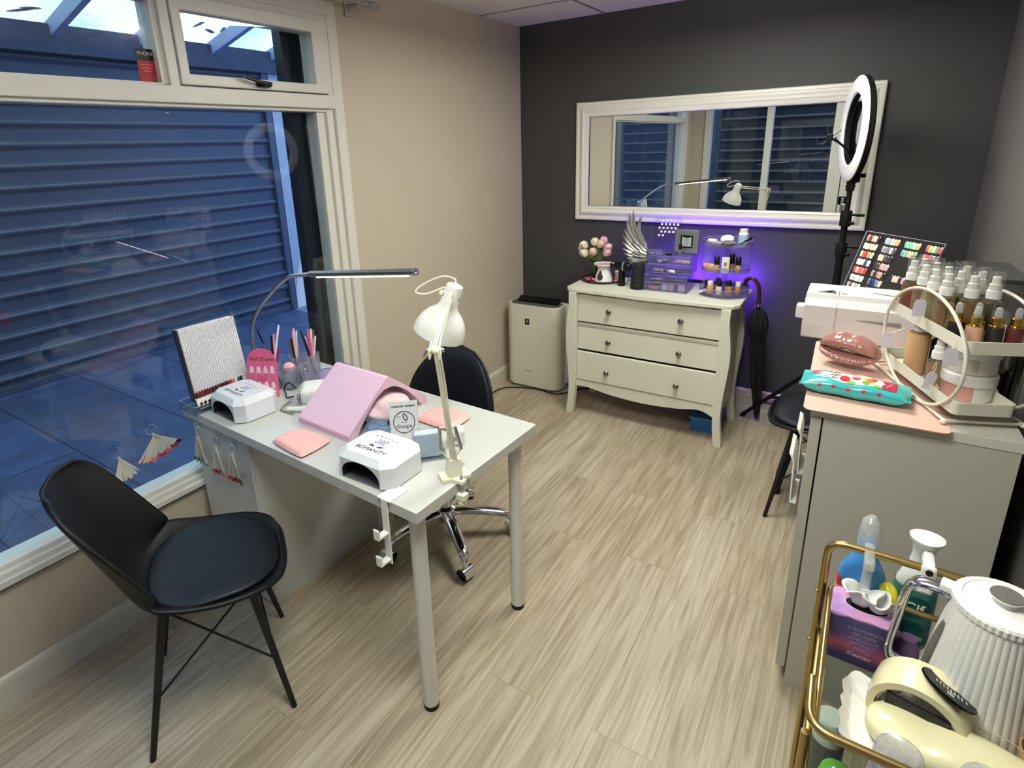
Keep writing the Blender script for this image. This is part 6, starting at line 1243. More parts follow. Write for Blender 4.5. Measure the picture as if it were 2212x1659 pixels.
def tub(label, z, lab, sc):
    t = thing('cream_tub', label, 'tub', M=OMr @ T(*ov(0.118, 0.085, z)) @ R('Z', 2.2))
    mb = MB(PUMP); mb.lathe([(0.050*sc, 0), (0.053*sc, 0.003), (0.053*sc, 0.046)], seg=44); mb.build('tub_body', t)
    mb = MB(LAB[lab] if lab in LAB else P('label oat', '#cfc6b8', 0.5, noise=0.2, scale=50)); mb.poly([[(0.0536*sc*math.cos(a), 0.0536*sc*math.sin(a), zz) for a in [-1.9+2.6*k/24 for k in range(25)]] for zz in (0.004, 0.042)], False, False, closed_u=False); lb = mb.build('label', t)
    pr = MB(PR)
    for k, a in enumerate((-1.2, -1.1, -1.0, -0.5, -0.45)): pr.box((0.054*sc, 0, 0.012+0.006*k), (0.0008, 0.02, 0.002), M=R('Z', a-0.2))
    pr.build('label_print', lb)
    mb = MB(PUMP); mb.lathe([(0.057*sc, 0.043), (0.058*sc, 0.046), (0.058*sc, 0.067), (0.055*sc, 0.071), (0.045*sc, 0.0715)], seg=44); mb.build('lid', t)
tub('white tub with rose brown label, the lower one of two stacked', LZ, 'rose', 1.0)
tub('white tub with floral oat label, stacked on top of the other tub', LZ+0.0718, 'oat', 0.97)
# price tags on strings
TAGM = P('price tag card', '#e2dcea', 0.5, noise=0.02); STR = P('cotton string', '#e6e0cc', 0.8)
for lab, p, rz, a, to, txt in [('white price tag hanging from the hoop top in front of the upper tray', ov(0.200, -0.016, 1.168), 0.05, 0.0, ov(0.195, -0.012, 1.25), ''), ('white price tag marked £9 hanging at the right of the hoop', ov(0.022, -0.016, 1.095), 0.0, 0.05, ov(0.035, -0.012, 1.172), '£9'), ('white price tag hanging on the pump bottle inside the hoop', ov(0.325, -0.018, 1.035), -0.1, 0.12, ov(0.30, 0.008, 1.11), ''), ('white price tag tilted against the lower tub', ov(0.108, -0.012, 1.0), 0.3, -0.3, ov(0.125, 0.01, 1.075), '')]:
    M = OMr @ T(*p) @ R('Z', PI/2+rz) @ R('Y', a)
    t = thing('price_tag', lab, 'tag', M=M, group='white price tags on the organiser')
    mb = MB(TAGM); mb.prism([(-0.0155, 0.006), (0.0155, 0.006), (0.0155, 0.042), (0.0095, 0.052), (-0.0095, 0.052), (-0.0155, 0.042)], 0.0006, M=frame((0, 0, 0), (1, 0, 0), y=(0, 0, 1))); mb.build('card', t)
    q = (M.inverted() @ (OMr @ to)); mb = MB(STR)
    for s in (-1, 1): mb.tube(smooth_path([(0, -0.001, 0.047), (q.x*0.5+0.004*s, q.y*0.5-0.001, 0.047+(q.z-0.047)*0.5), q], 5), 0.0007, seg=5)
    mb.build('string', t)
    if txt: text(txt, 0.015, P('price ink', '#c9508a', 0.5), t, frame((0, -0.0012, 0.025), (1, 0, 0), y=(0, 0, 1)))
    elif 'hoop top' in lab:
        mb = MB(P('faint pencil', '#b9b4cc', 0.5)); mb.tube([(-0.008, -0.001, 0.028), (-0.002, -0.001, 0.033), (0.003, -0.001, 0.026), (0.009, -0.001, 0.031)], 0.0006, seg=5); mb.build('pencil_mark', t)
# clear box with a dark lid at the back of the counter, plug and cables
t = thing('clear_box', 'clear plastic box with dark lid at the back of the counter by the wall', 'box', (2.415, -1.345, CT), 0.05)
mb = MB(CLEAR('box plastic', '#e4e4e2', 0.05, film=0.12, filmcol='#cfcfcb')); w, d, h = 0.13, 0.28, 0.27
for lo, hi in (((-w/2, -d/2, 0), (w/2, -d/2+0.003, h)), ((-w/2, d/2-0.003, 0), (w/2, d/2, h)), ((-w/2, -d/2, 0), (-w/2+0.003, d/2, h)), ((w/2-0.003, -d/2, 0), (w/2, d/2, h)), ((-w/2, -d/2, 0), (w/2, d/2, 0.003))): bars(mb, [(lo, hi)], bev=0)
mb.build('box_body', t); mb = MB(P('smoked lid', '#3b3b3d', 0.15, noise=0.05)); mb.box((0, 0, h+0.006), (w+0.008, d+0.008, 0.012), 0.003); mb.build('lid', t)
t = thing('wall_plug', 'dark grey plug adaptor with black cables on the right wall behind the organiser', 'plug', (2.492, -1.50, 1.02))
mb = MB(P('plug grey', '#4d4b48', 0.5)); mb.box((-0.006, 0, 0), (0.036, 0.06, 0.10), 0.008); mb.build('plug_body', t)
mb = MB(BLACK); mb.tube(smooth_path([(-0.012, 0.01, -0.04), (-0.014, 0.01, -0.12), (-0.01, 0.02, -0.22), (-0.008, 0.03, -0.40)], 5), 0.004, seg=8); mb.tube(smooth_path([(-0.008, -0.045, 0.16), (-0.008, -0.05, 0.0), (-0.008, -0.04, -0.2), (-0.008, -0.03, -0.4)], 5), 0.004, seg=8); mb.build('cable', t)
# ------------------------------------------------------------------ gold bar trolley
GOLD = P('brushed gold', '#b39a62', 0.3, 1.0, noise=0.08)
SHELF = CLEAR('trolley glass', '#e6eee8', 0.02, refl=1.2)
X0t, X1t, YB, YN, ZS = 2.102, 2.484, -2.512, -2.855, 0.70
t = thing('bar_trolley', 'gold tubular bar trolley with glass shelves in the near right corner', 'trolley', (2.29, -2.69, 0))
L = lambda x, y, z: Vector((x-2.29, y+2.69, z))
mb = MB(GOLD); mb.tube(round_path([L(X0t, YB, 0.05), L(X0t-0.002, YB, 0.90), L(X1t, YB, 0.90), L(X1t, YB, 0.05)], 0.03), 0.0072, seg=14); mb.build('back_frame', t)
for x in (X0t+0.002, X1t): mb = MB(GOLD); mb.tube([L(x, YN-0.005, 0.05), L(x, YN-0.005, 0.797)], 0.0065, seg=14); mb.build('front_post', t)
mb = MB(GOLD); mb.tube(round_path([L(X0t+0.012, YB+0.004, 0.80), L(X1t-0.01, YB+0.004, 0.80), L(X1t-0.01, YN, 0.80), L(X0t+0.012, YN, 0.80)], 0.02, closed=True), 0.0055, seg=12, closed=True); mb.build('guard_rail', t)
mb = MB(GOLD); mb.tube(round_path([L(X0t+0.001, -2.772, 0.815), L(X0t+0.004, YN-0.012, 0.815), L(X1t, YN-0.012, 0.815)], 0.035, 8), 0.0068, seg=14); mb.build('handle', t)
for z in (ZS, 0.30):
    mb = MB(GOLD); mb.tube(round_path([L(X0t+0.008, YB+0.002, z-0.006), L(X1t-0.006, YB+0.002, z-0.006), L(X1t-0.006, YN, z-0.006), L(X0t+0.008, YN, z-0.006)], 0.01, closed=True), 0.0055, seg=10, closed=True); mb.build('shelf_frame', t)
    mb = MB(SHELF); mb.box(L((X0t+X1t)/2, (YB+YN)/2, z-0.002), (X1t-X0t-0.02, YB-YN-0.008, 0.005), 0.001); mb.build('glass_shelf', t)
for x in (X0t, X1t):
    for y in (YB, YN-0.005):
        mb = MB(BLACK); mb.lathe([(0.008, -0.009), (0.022, -0.009), (0.025, 0), (0.022, 0.009), (0.008, 0.009)], M=frame(L(x, y, 0.026), (0, 1, 0), z=(1, 0, 0)), seg=20); mb.box(L(x, y, 0.048), (0.014, 0.014, 0.02), 0.003, GOLD); mb.build('caster', t)
for x in (X0t-0.006,):
    for y, z in ((YB, 0.78), (YB, 0.66), (YN-0.005, 0.66), (YN-0.005, 0.60)):
        mb = MB(GOLD); mb.ball(L(x-0.003, y, z), 0.0035, seg=10, rings=6); mb.build('screw_head', t)

# tissue box
def gradient_box():
    m = bpy.data.materials.new('printed tissue card'); n, l = nodes(m); b = n['Principled BSDF']; tc = n.new('ShaderNodeTexCoord'); sp = n.new('ShaderNodeSeparateXYZ'); l.new(tc.outputs['Object'], sp.inputs[0])
    nz = n.new('ShaderNodeTexNoise'); nz.inputs['Scale'].default_value = 18; ad = n.new('ShaderNodeMath'); ad.operation = 'MULTIPLY_ADD'; ad.inputs[1].default_value = 0.025
    l.new(tc.outputs['Object'], nz.inputs['Vector']); l.new(nz.outputs['Fac'], ad.inputs[0]); l.new(sp.outputs['Z'], ad.inputs[2]); mr = n.new('ShaderNodeMapRange'); mr.inputs[1].default_value = 0.01; mr.inputs[2].default_value = 0.12; l.new(ad.outputs[0], mr.inputs[0])
    r = n.new('ShaderNodeValToRGB'); els = [(0.0, '#2a2450'), (0.18, '#3a2a58'), (0.35, '#a04a66'), (0.52, '#5a3a6c'), (0.72, '#34305e'), (0.92, '#3a3468'), (0.955, '#d49ac0'), (1.0, '#a884c4')]
    while len(r.color_ramp.elements) < len(els): r.color_ramp.elements.new(0.5)
    for e, (p, c) in zip(r.color_ramp.elements, els): e.position = p; e.color = (*lin(c), 1)
    l.new(mr.outputs[0], r.inputs[0]); l.new(r.outputs[0], b.inputs['Base Color']); b.inputs['Roughness'].default_value = 0.35; return m
t = thing('tissue_box', 'purple printed cube tissue box on the top shelf of the trolley', 'tissue box', (2.168, -2.546, ZS+0.001), -0.02)
mb = MB(gradient_box()); mb.box((0, 0, 0.052), (0.10, 0.078, 0.104), 0.002); mb.build('card_box', t)
mb = MB(BLACK); mb.prism(circle(0.033, 28, 1, 0.55), 0.0006, M=T(0.005, 0.0, 0.1042)); mb.build('opening', t)
mb = MB(P('tissue rim', '#cfd0e0', 0.4)); mb.tube([(0.005+0.034*math.cos(2*PI*k/28), 0.0185*math.sin(2*PI*k/28), 0.1048) for k in range(28)], 0.0008, seg=5, closed=True); mb.build('opening_rim', t)
TSS = P('white tissue', '#efefec', 0.9, noise=0.05, bump=0.3)
def tissue(cx, cy, sc, ph):
    def fn(u, v):
        a = 2*PI*u; f = v; r = (0.011+0.020*f**0.7*(1+0.28*math.sin(5*a+ph)))*sc; z = 0.104+0.032*sc*math.sin(PI*0.62*f)*(1+0.25*math.sin(3*a+ph*2))
        return (cx+r*math.cos(a), cy+r*math.sin(a)*0.7, z)
    mb = MB(TSS); mb.grid(fn, 40, 12, cu=True); mb.build('tissue', t, mod=solid(0.0006, 0))
tissue(-0.005, 0.002, 1.0, 0.4); tissue(0.022, -0.003, 0.9, 1.9)
WH = P('faded lilac print', '#7a74a0', 0.5); FR = frame((0, -0.0393, 0), (1, 0, 0), y=(0, 0, 1))
for k, s in enumerate(('A DAYDREAM', 'OF HOPE', 'AND CALM', 'WITHOUT', 'TRACE')): text(s, 0.0088, WH, t, FR @ T(0.008, 0.080-0.0105*k, 0), 'lettering')
text('Kleenex', 0.0115, P('silver script', '#b0a4b4', 0.4), t, FR @ T(0.004, 0.024, 0), 'lettering', shear=0.3)

# spray bottles hanging by their triggers on the back rail
t = thing('spray_bottle', 'blue and red spray bottle with clear trigger hooked over the trolley back rail', 'spray bottle', (2.163, -2.460, ZS+0.002))
stripes = [('#c93a4c', 0.0, 0.040), ('#d0314f', 0.040, 0.070), ('#e8b020', 0.070, 0.082), ('#c9284e', 0.082, 0.104)]
for c, z0, z1 in stripes:
    mb = MB(P('sleeve'+c, c, 0.4)); r0 = 0.041-0.002*(z0 > 0.08); mb.lathe([(0.042-0.05*max(0, z0-0.075), z0), (0.042-0.05*max(0, z1-0.075), z1)], seg=36, cap0=(z0 == 0), cap1=False); mb.build('colour_band', t)
mb = MB(P('sleeve blue', '#3f86c8', 0.4, noise=0.05)); mb.lathe([(0.0405, 0.104), (0.037, 0.12), (0.026, 0.143), (0.019, 0.155), (0.016, 0.172), (0.016, 0.185)], seg=36, cap0=False); mb.build('bottle_shoulder', t)
mb = MB(P('sleeve white', '#dfe8ee', 0.4)); mb.prism([(0, 0.009), (0.0025, 0.0025), (0.009, 0), (0.0025, -0.0025), (0, -0.009), (-0.0025, -0.0025), (-0.009, 0), (-0.0025, 0.0025)], 0.0006, M=T(0.018, -0.022, 0.130) @ R('Z', 0.6) @ R('X', 0.9)); mb.build('star_print', t)
TRG = CLEAR('frosted trigger', '#f0f2f0', 0.15, film=0.45, filmcol='#eef0ee')
mb = MB(TRG); mb.lathe([(0.018, 0.178), (0.0185, 0.195), (0.017, 0.22), (0.014, 0.235), (0.006, 0.243)], seg=28, sy=1.15); mb.build('spray_head', t)
mb = MB(TRG); mb.box((0.002, -0.062, 0.195), (0.018, 0.07, 0.018), 0.005); mb.box((0.002, -0.078, 0.165), (0.016, 0.009, 0.055), 0.004); mb.build('trigger', t)
t = thing('spray_bottle', 'white cleaning spray with green label hooked over the trolley back rail', 'spray bottle', (2.248, -2.458, ZS-0.005))
mb = MB(P('pale spray bottle', '#d9dcd6', 0.25, noise=0.02)); mb.lathe([(0.032, 0), (0.034, 0.004), (0.034, 0.115), (0.032, 0.14), (0.022, 0.17), (0.016, 0.18), (0.016, 0.19)], seg=36, sy=0.8); mb.build('bottle_body', t)
mb = MB(P('label sea green', '#4a8a8c', 0.4, noise=0.3, scale=14)); mb.lathe([(0.0346, 0.012), (0.0346, 0.114), (0.0338, 0.134)], seg=36, sy=0.8, cap0=False, cap1=False); lb = mb.build('label_sleeve', t)
def on_label(x, z, o=0.0004): y = -0.8*math.sqrt(max(0, 0.0349**2-x*x))-o; return (x, y, z)
def badge(name, mat, rx, rz, cz, o):
    mb = MB(mat); mb.poly([[on_label(rx*f*math.cos(a), cz+rz*f*math.sin(a), o) for a in [2*PI*k/28 for k in range(28)]] for f in (1, 0.7, 0.4, 0.05)], False, True); mb.build(name, t)
badge('brand_oval', P('label deep green', '#0f5c50', 0.35), 0.026, 0.024, 0.098, 0.0006); badge('label_circle', P('label teal circle', '#1f6a70', 0.4), 0.02, 0.017, 0.050, 0.0006); badge('label_light', P('label pale', '#cfe0d2', 0.4), 0.024, 0.008, 0.029, 0.0005)
text('Cif', 0.026, P('label white', '#f2f4f0', 0.4), t, frame((0.0, -0.0292, 0.098), (1, 0, 0), y=(0, 0, 1)), bold=0.0004); text('ANTI', 0.0075, P('label dark ink', '#22403a', 0.4), t, frame((0.0, -0.029, 0.029), (1, 0, 0), y=(0, 0, 1)))
mb = MB(PUMP)
oc = lambda rx, ry, z, dy: [(rx*math.cos(2*PI*k/32), dy+ry*math.sin(2*PI*k/32)*(0.75 if math.sin(2*PI*k/32) > 0 else 1), z) for k in range(32)]
mb.poly([oc(0.018, 0.017, 0.182, 0), oc(0.016, 0.018, 0.20, -0.002), oc(0.019, 0.022, 0.222, -0.006), oc(0.026, 0.028, 0.236, -0.008), oc(0.027, 0.029, 0.241, -0.008), oc(0.022, 0.024, 0.2425, -0.008)]); mb.build('spray_head', t)
mb = MB(PUMP); mb.box((0.003, -0.072, 0.195), (0.023, 0.012, 0.058), 0.006); mb.box((0.003, -0.05, 0.216), (0.018, 0.045, 0.02), 0.006); mb.build('trigger', t)
mb = MB(BLACK); mb.lathe([(0.0055, 0), (0.0055, 0.004), (0.003, 0.0042)], M=frame((0.003, -0.0765, 0.214), (1, 0, 0), z=(0, -1, 0)), seg=18); mb.build('nozzle', t)
mb = MB(P('yellow gloss plastic', '#d8cc18', 0.15, noise=0.1, coat=0.5)); mb.tube(smooth_path([(2.198, -2.465, 0.72), (2.2, -2.468, 0.755), (2.203, -2.47, 0.79), (2.205, -2.485, 0.812), (2.206, -2.51, 0.816), (2.206, -2.529, 0.80), (2.206, -2.532, 0.775)], 5), 0.013, seg=14, radii=[0.012+0.003*math.sin(PI*k/30) for k in range(31)])
tag(mb.build('yellow_hook'), 'glossy yellow plastic crook between the two spray bottles', 'hook')

# ribbed kettle
t = thing('kettle', 'white ribbed electric kettle with chrome handle on the trolley', 'kettle', (2.337, -2.605, ZS+0.001))
RIB = P('warm white plastic', '#dcdad4', 0.35, noise=0.01)
NR = 46
def ribbed(u, v):
    z = 0.018+0.205*v; r = 0.088-0.026*v**1.15; a = 2*PI*u; r *= 1+0.018*abs(math.sin(a*NR/2))-0.018; return (r*math.cos(a), r*math.sin(a), z)
mb = MB(RIB); mb.grid(ribbed, NR*8, 10, cu=True); mb.lathe([(0.08, 0.0), (0.088, 0.004), (0.0885, 0.018), (0.086, 0.02)], seg=60); mb.build('ribbed_body', t)
def lidf(a, r): return r*(1+0.012*math.cos(NR*a))
mb = MB(PUMP); mb.poly([[(lidf(a, r)*math.cos(a), lidf(a, r)*math.sin(a), z) for a in [2*PI*k/(NR*4) for k in range(NR*4)]] for r, z in ((0.058, 0.22), (0.0635, 0.224), (0.064, 0.234), (0.061, 0.238))], False, False)
mb.lathe([(0.0615, 0.2375), (0.052, 0.239), (0.0505, 0.2375), (0.048, 0.238), (0.016, 0.240)], seg=60, cap0=False); mb.build('lid', t)
mb = MB(PUMP, P('knob grey', '#77746f', 0.4, 0.3)); mb.lathe([(0.016, 0.239), (0.016, 0.246), (0.0215, 0.251), (0.0215, 0.254)], mat=PUMP, seg=36); mb.lathe([(0.0212, 0.2535), (0.0205, 0.2555), (0.001, 0.256)], mat=mb.mats[1], seg=36, cap1=False); mb.build('lid_knob', t)
hd = Vector((-0.97, 0.22, 0)).normalized(); pth = [hd*r+Vector((0, 0, z)) for r, z in ((0.052, 0.220), (0.085, 0.222), (0.108, 0.216), (0.118, 0.198), (0.123, 0.15), (0.128, 0.085), (0.127, 0.06), (0.118, 0.048), (0.078, 0.045))]
sd = Vector((-hd.y, hd.x, 0)); pp = smooth_path(pth, 6); rings = []
for k, p in enumerate(pp):
    tt = (pp[min(k+1, len(pp)-1)]-pp[max(0, k-1)]).normalized(); nn = tt.cross(sd); rings.append([p+sd*0.0145*math.cos(a)+nn*0.0075*math.sin(a) for a in [2*PI*q/16 for q in range(16)]])
mb = MB(CHROME); mb.poly(rings); mb.build('handle', t)
mb = MB(PUMP); mb.box((0, 0, 0), (0.026, 0.024, 0.022), 0.003, M=frame(hd*0.066+Vector((0, 0, 0.226)), hd, z=(0, 0, 1))); mb.build('lid_hinge', t)
mb = MB(P('gauge grey', '#6b6863', 0.3)); cw = [hd*(0.0875-0.026*v**1.15)+Vector((0, 0, 0.018+0.205*v)) for v in (0.22, 0.35, 0.5, 0.65, 0.8)]
sh_ = Matrix.Rotation(0.42, 4, 'Z'); mb.tube([sh_ @ p for p in smooth_path(cw, 4)], 0.007, seg=12, radii=[0.003+0.005*math.sin(PI*(k+1)/18) for k in range(17)]); mb.build('water_gauge', t)
# lilac bottle behind the tissue box
tag(MB(P('lilac plastic', '#7a5a84', 0.3)).lathe([(0.02, 0), (0.021, 0.003), (0.019, 0.05), (0.013, 0.062), (0.013, 0.07)], M=T(2.242, -2.545, ZS+0.001), seg=24).build('lilac_bottle'), 'small lilac bottle between the tissue box and kettle handle', 'bottle')

# scalloped plate
t = thing('scalloped_plate', 'white rectangular plate with wavy rim and bow relief on the trolley', 'plate', (2.212, -2.695, ZS+0.001), -0.03)
PLT = P('white glazed plate', '#ebe7e0', 0.12, noise=0.02, coat=0.5)
def rim(k, n, w, h, amp):
    a = 2*PI*k/n; c, s = math.cos(a), math.sin(a); r = (abs(c/w)**6+abs(s/h)**6)**(-1/6); return r*(1+amp*math.sin(13*a))*c, r*(1+amp*math.sin(13*a))*s
N = 130; rg = lambda w, h, amp, z: [(*rim(k, N, w, h, amp), z+0.0015*math.sin(13*2*PI*k/N)*(amp > 0.01)) for k in range(N)]
mb = MB(PLT); mb.poly([rg(0.040, 0.055, 0, 0.0), rg(0.056, 0.072, 0.03, 0.010), rg(0.061, 0.078, 0.03, 0.016), rg(0.060, 0.077, 0.03, 0.018), rg(0.050, 0.066, 0.02, 0.010), rg(0.046, 0.061, 0.01, 0.007), rg(0.02, 0.03, 0, 0.006)]); mb.build('plate_body', t)
mb = MB(PLT)
for s in (-1, 1): mb.tube(smooth_path([(0, 0.066, 0.016), (s*0.010, 0.072, 0.019), (s*0.024, 0.069, 0.018), (s*0.020, 0.062, 0.017), (s*0.006, 0.062, 0.016)], 4, True), 0.0028, seg=8, closed=True); mb.tube(smooth_path([(0, 0.065, 0.015), (s*0.012, 0.055, 0.012), (s*0.026, 0.05, 0.010)], 4), 0.0022, seg=8)
mb.ball((0, 0.066, 0.017), (0.005, 0.006, 0.004)); mb.build('bow_relief', t)

# cream cordless nail lamp with arched cover and oval display
CRM = P('cream gloss plastic', '#e6dfb4', 0.18, noise=0.02, coat=0.5)
t = thing('arched_device', 'cream arched cordless beauty device with oval black display on the trolley', 'beauty device', (2.262, -2.722, ZS+0.001), -0.12)
def pad(u, v):
    a = 2*PI*u; f = PI*v; ex = 0.8; c, s = math.cos(a), math.sin(a); sf = math.sin(f); x = 0.078*sf*math.copysign(abs(c)**ex, c); y = 0.050*sf*math.copysign(abs(s)**0.9, s); z = 0.029-0.029*math.copysign(abs(math.cos(f))**0.75, math.cos(f))
    if x > 0: k = x/0.078; x = 0.078*k*(1+1.15*k); y *= 1-0.12*k; z = z*(1+0.45*k)
    return (x, y, z)
mb = MB(CRM); mb.grid(pad, 56, 28, cu=True); mb.build('base_body', t)
mb = MB(P('device seam', '#a8a27c', 0.4)); mb.tube(smooth_path([(0.05, 0.046, 0.058), (0.09, 0.030, 0.077), (0.13, 0.0, 0.083), (0.165, -0.014, 0.070)], 6), 0.0008, seg=5); mb.build('seam', t)
AR = frame((-0.012, 0.060, 0.045), (1, -0.12, 0), z=(0.12, 1, -0.15))    # band axis (z) points back
def band(r1, r2, z0, z1, a0, a1, n=26):
    rings = []
    for k in range(n+1):
        a = a0+(a1-a0)*k/n; c, s = math.cos(a)*1.0, math.sin(a)*1.08; zz = 0.006*math.sin(PI*k/n)
        rings.append([(r1*c, r1*s, z0), (r2*c*0.985, r2*s*0.985, z0-0.002+zz), (r2*c*1.02, r2*s*1.02, (z0+z1)/2), (r2*c*0.985, r2*s*0.985, z1), (r1*c, r1*s, z1)])
    # local x right, y up
    return [[(p[0], p[1], p[2]) for p in r] for r in rings]
AB = frame((-0.012, 0.048, 0.040), (1, -0.10, 0), y=(0, -0.10, 1))
mb = MB(CRM); mb.poly(band(0.056, 0.068, -0.036, 0.030, math.radians(-16), math.radians(200)), True, True, M=AB); mb.build('arch_cover', t)
mb = MB(P('liner grey', '#8b887c', 0.3, 0.4)); mb.poly(band(0.051, 0.0555, -0.024, 0.026, math.radians(-10), math.radians(190)), True, True, M=AB); mb.build('arch_liner', t)
mb = MB(BLACK); mb.box((0, 0.012, 0.028), (0.084, 0.05, 0.004), 0.001, M=AB); mb.build('arch_inside', t)
da = math.radians(66); DMx = AB @ frame((0.0695*math.cos(da), 0.0735*math.sin(da), -0.002), (-math.sin(da), math.cos(da), 0), z=(math.cos(da), math.sin(da), -0.45))
mb = MB(P('display black', '#060607', 0.25, spec=0.2)); mb.prism(circle(0.040, 36, 1.0, 0.74), 0.004, M=DMx, bev=0.001); mb.build('display', t)
WI = P('display white marks', '#d8d8d4', 0.4)
mk = MB(WI)
for k in range(8): mk.box((0.019-0.0052*k, 0.002, 0.0042), (0.0018, 0.006+0.0006*k, 0.0006))
mk.tube([(0.0045*math.cos(2*PI*k/16), 0.0145+0.0045*math.sin(2*PI*k/16), 0.0044) for k in range(16)], 0.0007, seg=5, closed=True); mk.box((0, 0.0145, 0.0043), (0.004, 0.0008, 0.0006))
mk.prism(circle(0.0052, 18), 0.0006, M=T(0, -0.0125, 0.004)); mk.box((-0.024, 0.004, 0.0043), (0.002, 0.002, 0.0006)); mk.box((-0.024, 0.000, 0.0043), (0.002, 0.002, 0.0006))
for o in [mk.build('display_marks', t)]: o.matrix_local = DMx
mk = MB(BLACK); mk.prism([(-0.002, -0.0025), (0.003, 0), (-0.002, 0.0025)], 0.0005, M=DMx @ T(0, -0.0125, 0.0046)); mk.build('play_mark', t)

# clear plastic cups upside down
CUPC = CLEAR('clear party cup', '#f2f2f4', 0.05, film=0.32, filmcol='#ececf2')
for k, (x, y, lab) in enumerate([(2.222, -2.812, 'clear plastic cup upside down at the front left of the trolley'), (2.322, -2.80, 'clear plastic cup upside down at the front, right of the other cup')]):
    t = thing('plastic_cup', lab, 'cup', (x, y, ZS+0.001), 0, 'clear plastic cups upside down')
    mb = MB(CUPC); mb.lathe([(0.037, 0.0), (0.0375, 0.003), (0.0355, 0.006), (0.031, 0.058), (0.032, 0.062), (0.0305, 0.066), (0.0313, 0.07), (0.030, 0.074), (0.0305, 0.078), (0.029, 0.083), (0.024, 0.0865), (0.001, 0.085)], seg=44, cap0=False, cap1=False); mb.build('cup_body', t)
    mb = MB(CUPC); mb.tube([(0.0372*math.cos(2*PI*q/44), 0.0372*math.sin(2*PI*q/44), 0.0016) for q in range(44)], 0.0014, seg=6, closed=True); mb.build('rim', t)
# tub of wooden spoons and striped straws
t = thing('paper_cup', 'brown paper cup holding wooden spoons and striped straws', 'cup', (2.405, -2.700, ZS+0.001))
mb = MB(P('kraft paper', '#c09a72', 0.7, noise=0.1)); mb.lathe([(0.026, 0), (0.034, 0.075), (0.0328, 0.075), (0.025, 0.003), (0.001, 0.003)], seg=32, cap1=False); mb.build('cup_body', t)
SPN = P('birch wood', '#d8a886', 0.6, noise=0.12, scale=20)
for k in range(5):
    o = MB(SPN); o.prism([(0.012*math.cos(a), 0.017*math.sin(a)) for a in [2*PI*q/20 for q in range(20)]], 0.0016, M=T(0, 0.105, 0)); o.box((0, 0.045, 0.0008), (0.007, 0.09, 0.0016)); o = o.build('wooden_spoon')
    o.matrix_world = T(2.398-0.004*k, -2.698+0.006*k, ZS+0.008) @ R('Z', 0.55) @ R('X', 1.28) @ R('Y', 0.0) @ T(-0.004*k, 0, -0.004*k); tag(o, ['wooden spoon nearest the camera in the paper cup', 'second wooden spoon from the front in the paper cup', 'middle wooden spoon of the five in the paper cup', 'fourth wooden spoon from the front in the paper cup', 'wooden spoon farthest back in the paper cup'][k], 'spoon', 'wooden spoons in the paper cup')
STW = P('straw white', '#efe6e2', 0.6); STRD = P('straw red', '#c9404a', 0.6)
for k, (dx, dy) in enumerate([(-0.024, 0.004), (-0.012, 0.016)]):
    p0 = Vector((2.408, -2.702, ZS+0.006)); p1 = Vector((2.392+dx, -2.69+dy, ZS+0.175-0.02*k)); t = thing('paper_straw', ['red and white striped straw leaning left in the paper cup', 'second striped straw behind the left one in the paper cup'][k], 'straw', M=frame(p0, Vector((1, 0, 0)), z=(p1-p0)), group='striped straws in the paper cup')
    Ls = (p1-p0).length; mb = MB(STW); mb.lathe([(0.0034, 0), (0.0034, Ls)], seg=16, cap1=False); mb.build('straw_tube', t)
    mb = MB(STRD)
    for q in range(0, 9): mb.poly([[(0.0036*math.cos(a), 0.0036*math.sin(a), q*Ls/9+0.006+h+0.012*a/(2*PI)) for a in [2*PI*s/16 for s in range(17)]] for h in (0, 0.007)], False, False, closed_u=False)
    mb.build('stripe', t)
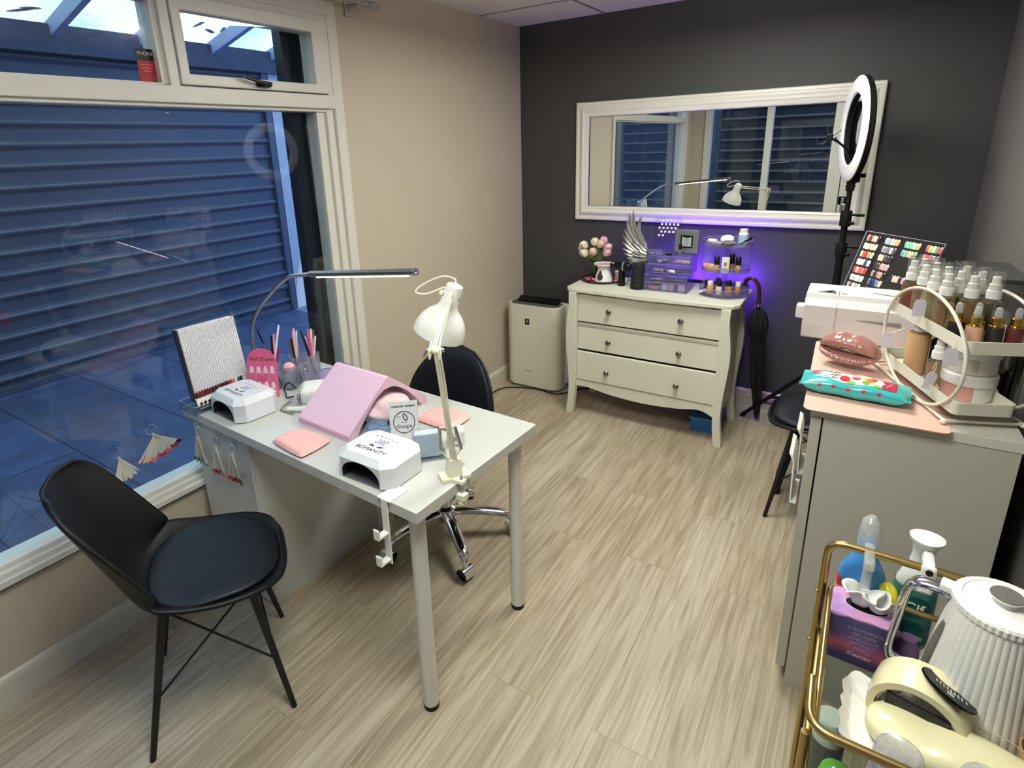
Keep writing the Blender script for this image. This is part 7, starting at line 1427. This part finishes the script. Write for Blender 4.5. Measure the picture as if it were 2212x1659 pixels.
# lower shelf
t = thing('green_lid_jar', 'jar with bright green domed lid on the lower trolley shelf', 'jar', (2.168, -2.68, 0.3015))
mb = MB(CLEAR('jar glass', '#eef2ee', 0.03, film=0.1)); mb.lathe([(0.03, 0), (0.032, 0.004), (0.032, 0.20), (0.026, 0.215)], seg=28); mb.build('jar_body', t)
mb = MB(P('lime green plastic', '#6fbf3a', 0.2, coat=0.4)); mb.lathe([(0.031, 0.214), (0.032, 0.222), (0.028, 0.238), (0.016, 0.248), (0.001, 0.25)], seg=32, cap1=False); mb.build('lid', t)
t = thing('white_roll_bottle', 'white capped bottle on the lower trolley shelf behind the green lid', 'bottle', (2.150, -2.575, 0.3015))
mb = MB(P('grey smoked plastic', '#5a5550', 0.3)); mb.lathe([(0.028, 0), (0.03, 0.004), (0.03, 0.2)], seg=28); mb.build('bottle_body', t); mb = MB(WHITE_P); mb.lathe([(0.028, 0.2), (0.028, 0.246), (0.024, 0.252)], seg=28); mb.build('cap', t)
t = thing('storage_box', 'black storage box on the lower trolley shelf', 'box', (2.30, -2.66, 0.3015))
mb = MB(BLACKM); mb.box((0.02, 0.02, 0.09), (0.19, 0.20, 0.18), 0.006); mb.build('box_body', t); mb = MB(BLACK); mb.box((0.02, 0.02, 0.188), (0.2, 0.21, 0.014), 0.004); mb.build('lid', t)
# ------------------------------------------------------------------ ceiling light panels, hung low; their top glow is added to lighten the ceiling
PANEL = P('lit diffuser', '#ffffff', 0.5, noise=0.0, emit=(0.98, 1.0, 0.90), estr=30.0); UPG = P('lit top diffuser', '#ffffff', 0.5, noise=0.0, emit=(0.98, 0.96, 1.0), estr=14.0)
for k, (x, y) in enumerate([(1.49, -1.25), (1.59, -3.05)]):
    t = thing('ceiling_light', ['square lit pendant panel nearest the dark wall, above the view', 'square lit pendant panel above the trolley'][k], 'light', (x, y, H-0.16), 0, 'square pendant light panels')
    mb = MB(WHITE_P); bars(mb, [((-0.295, -0.295, 0.0), (0.295, -0.28, 0.03)), ((-0.295, 0.28, 0.0), (0.295, 0.295, 0.03)), ((-0.295, -0.295, 0.0), (-0.28, 0.295, 0.03)), ((0.28, -0.295, 0.0), (0.295, 0.295, 0.03))], bev=0.001)
    mb.build('frame', t)
    for a, b in ((-0.25, -0.25), (0.25, -0.25), (-0.25, 0.25), (0.25, 0.25)): mb = MB(STEEL); mb.cyl((a, b, 0.02), (a, b, 0.16), 0.002, seg=8); mb.build('suspension_wire', t)  # wires for the low hanging, made up along with the uplight
    mb = MB(PANEL); mb.box((0, 0, 0.004), (0.56, 0.56, 0.006)); mb.build('diffuser', t)
    mb = MB(UPG); mb.box((0, 0, 0.026), (0.56, 0.56, 0.006)); mb.build('top_diffuser', t)  # upward glow added to brighten the ceiling
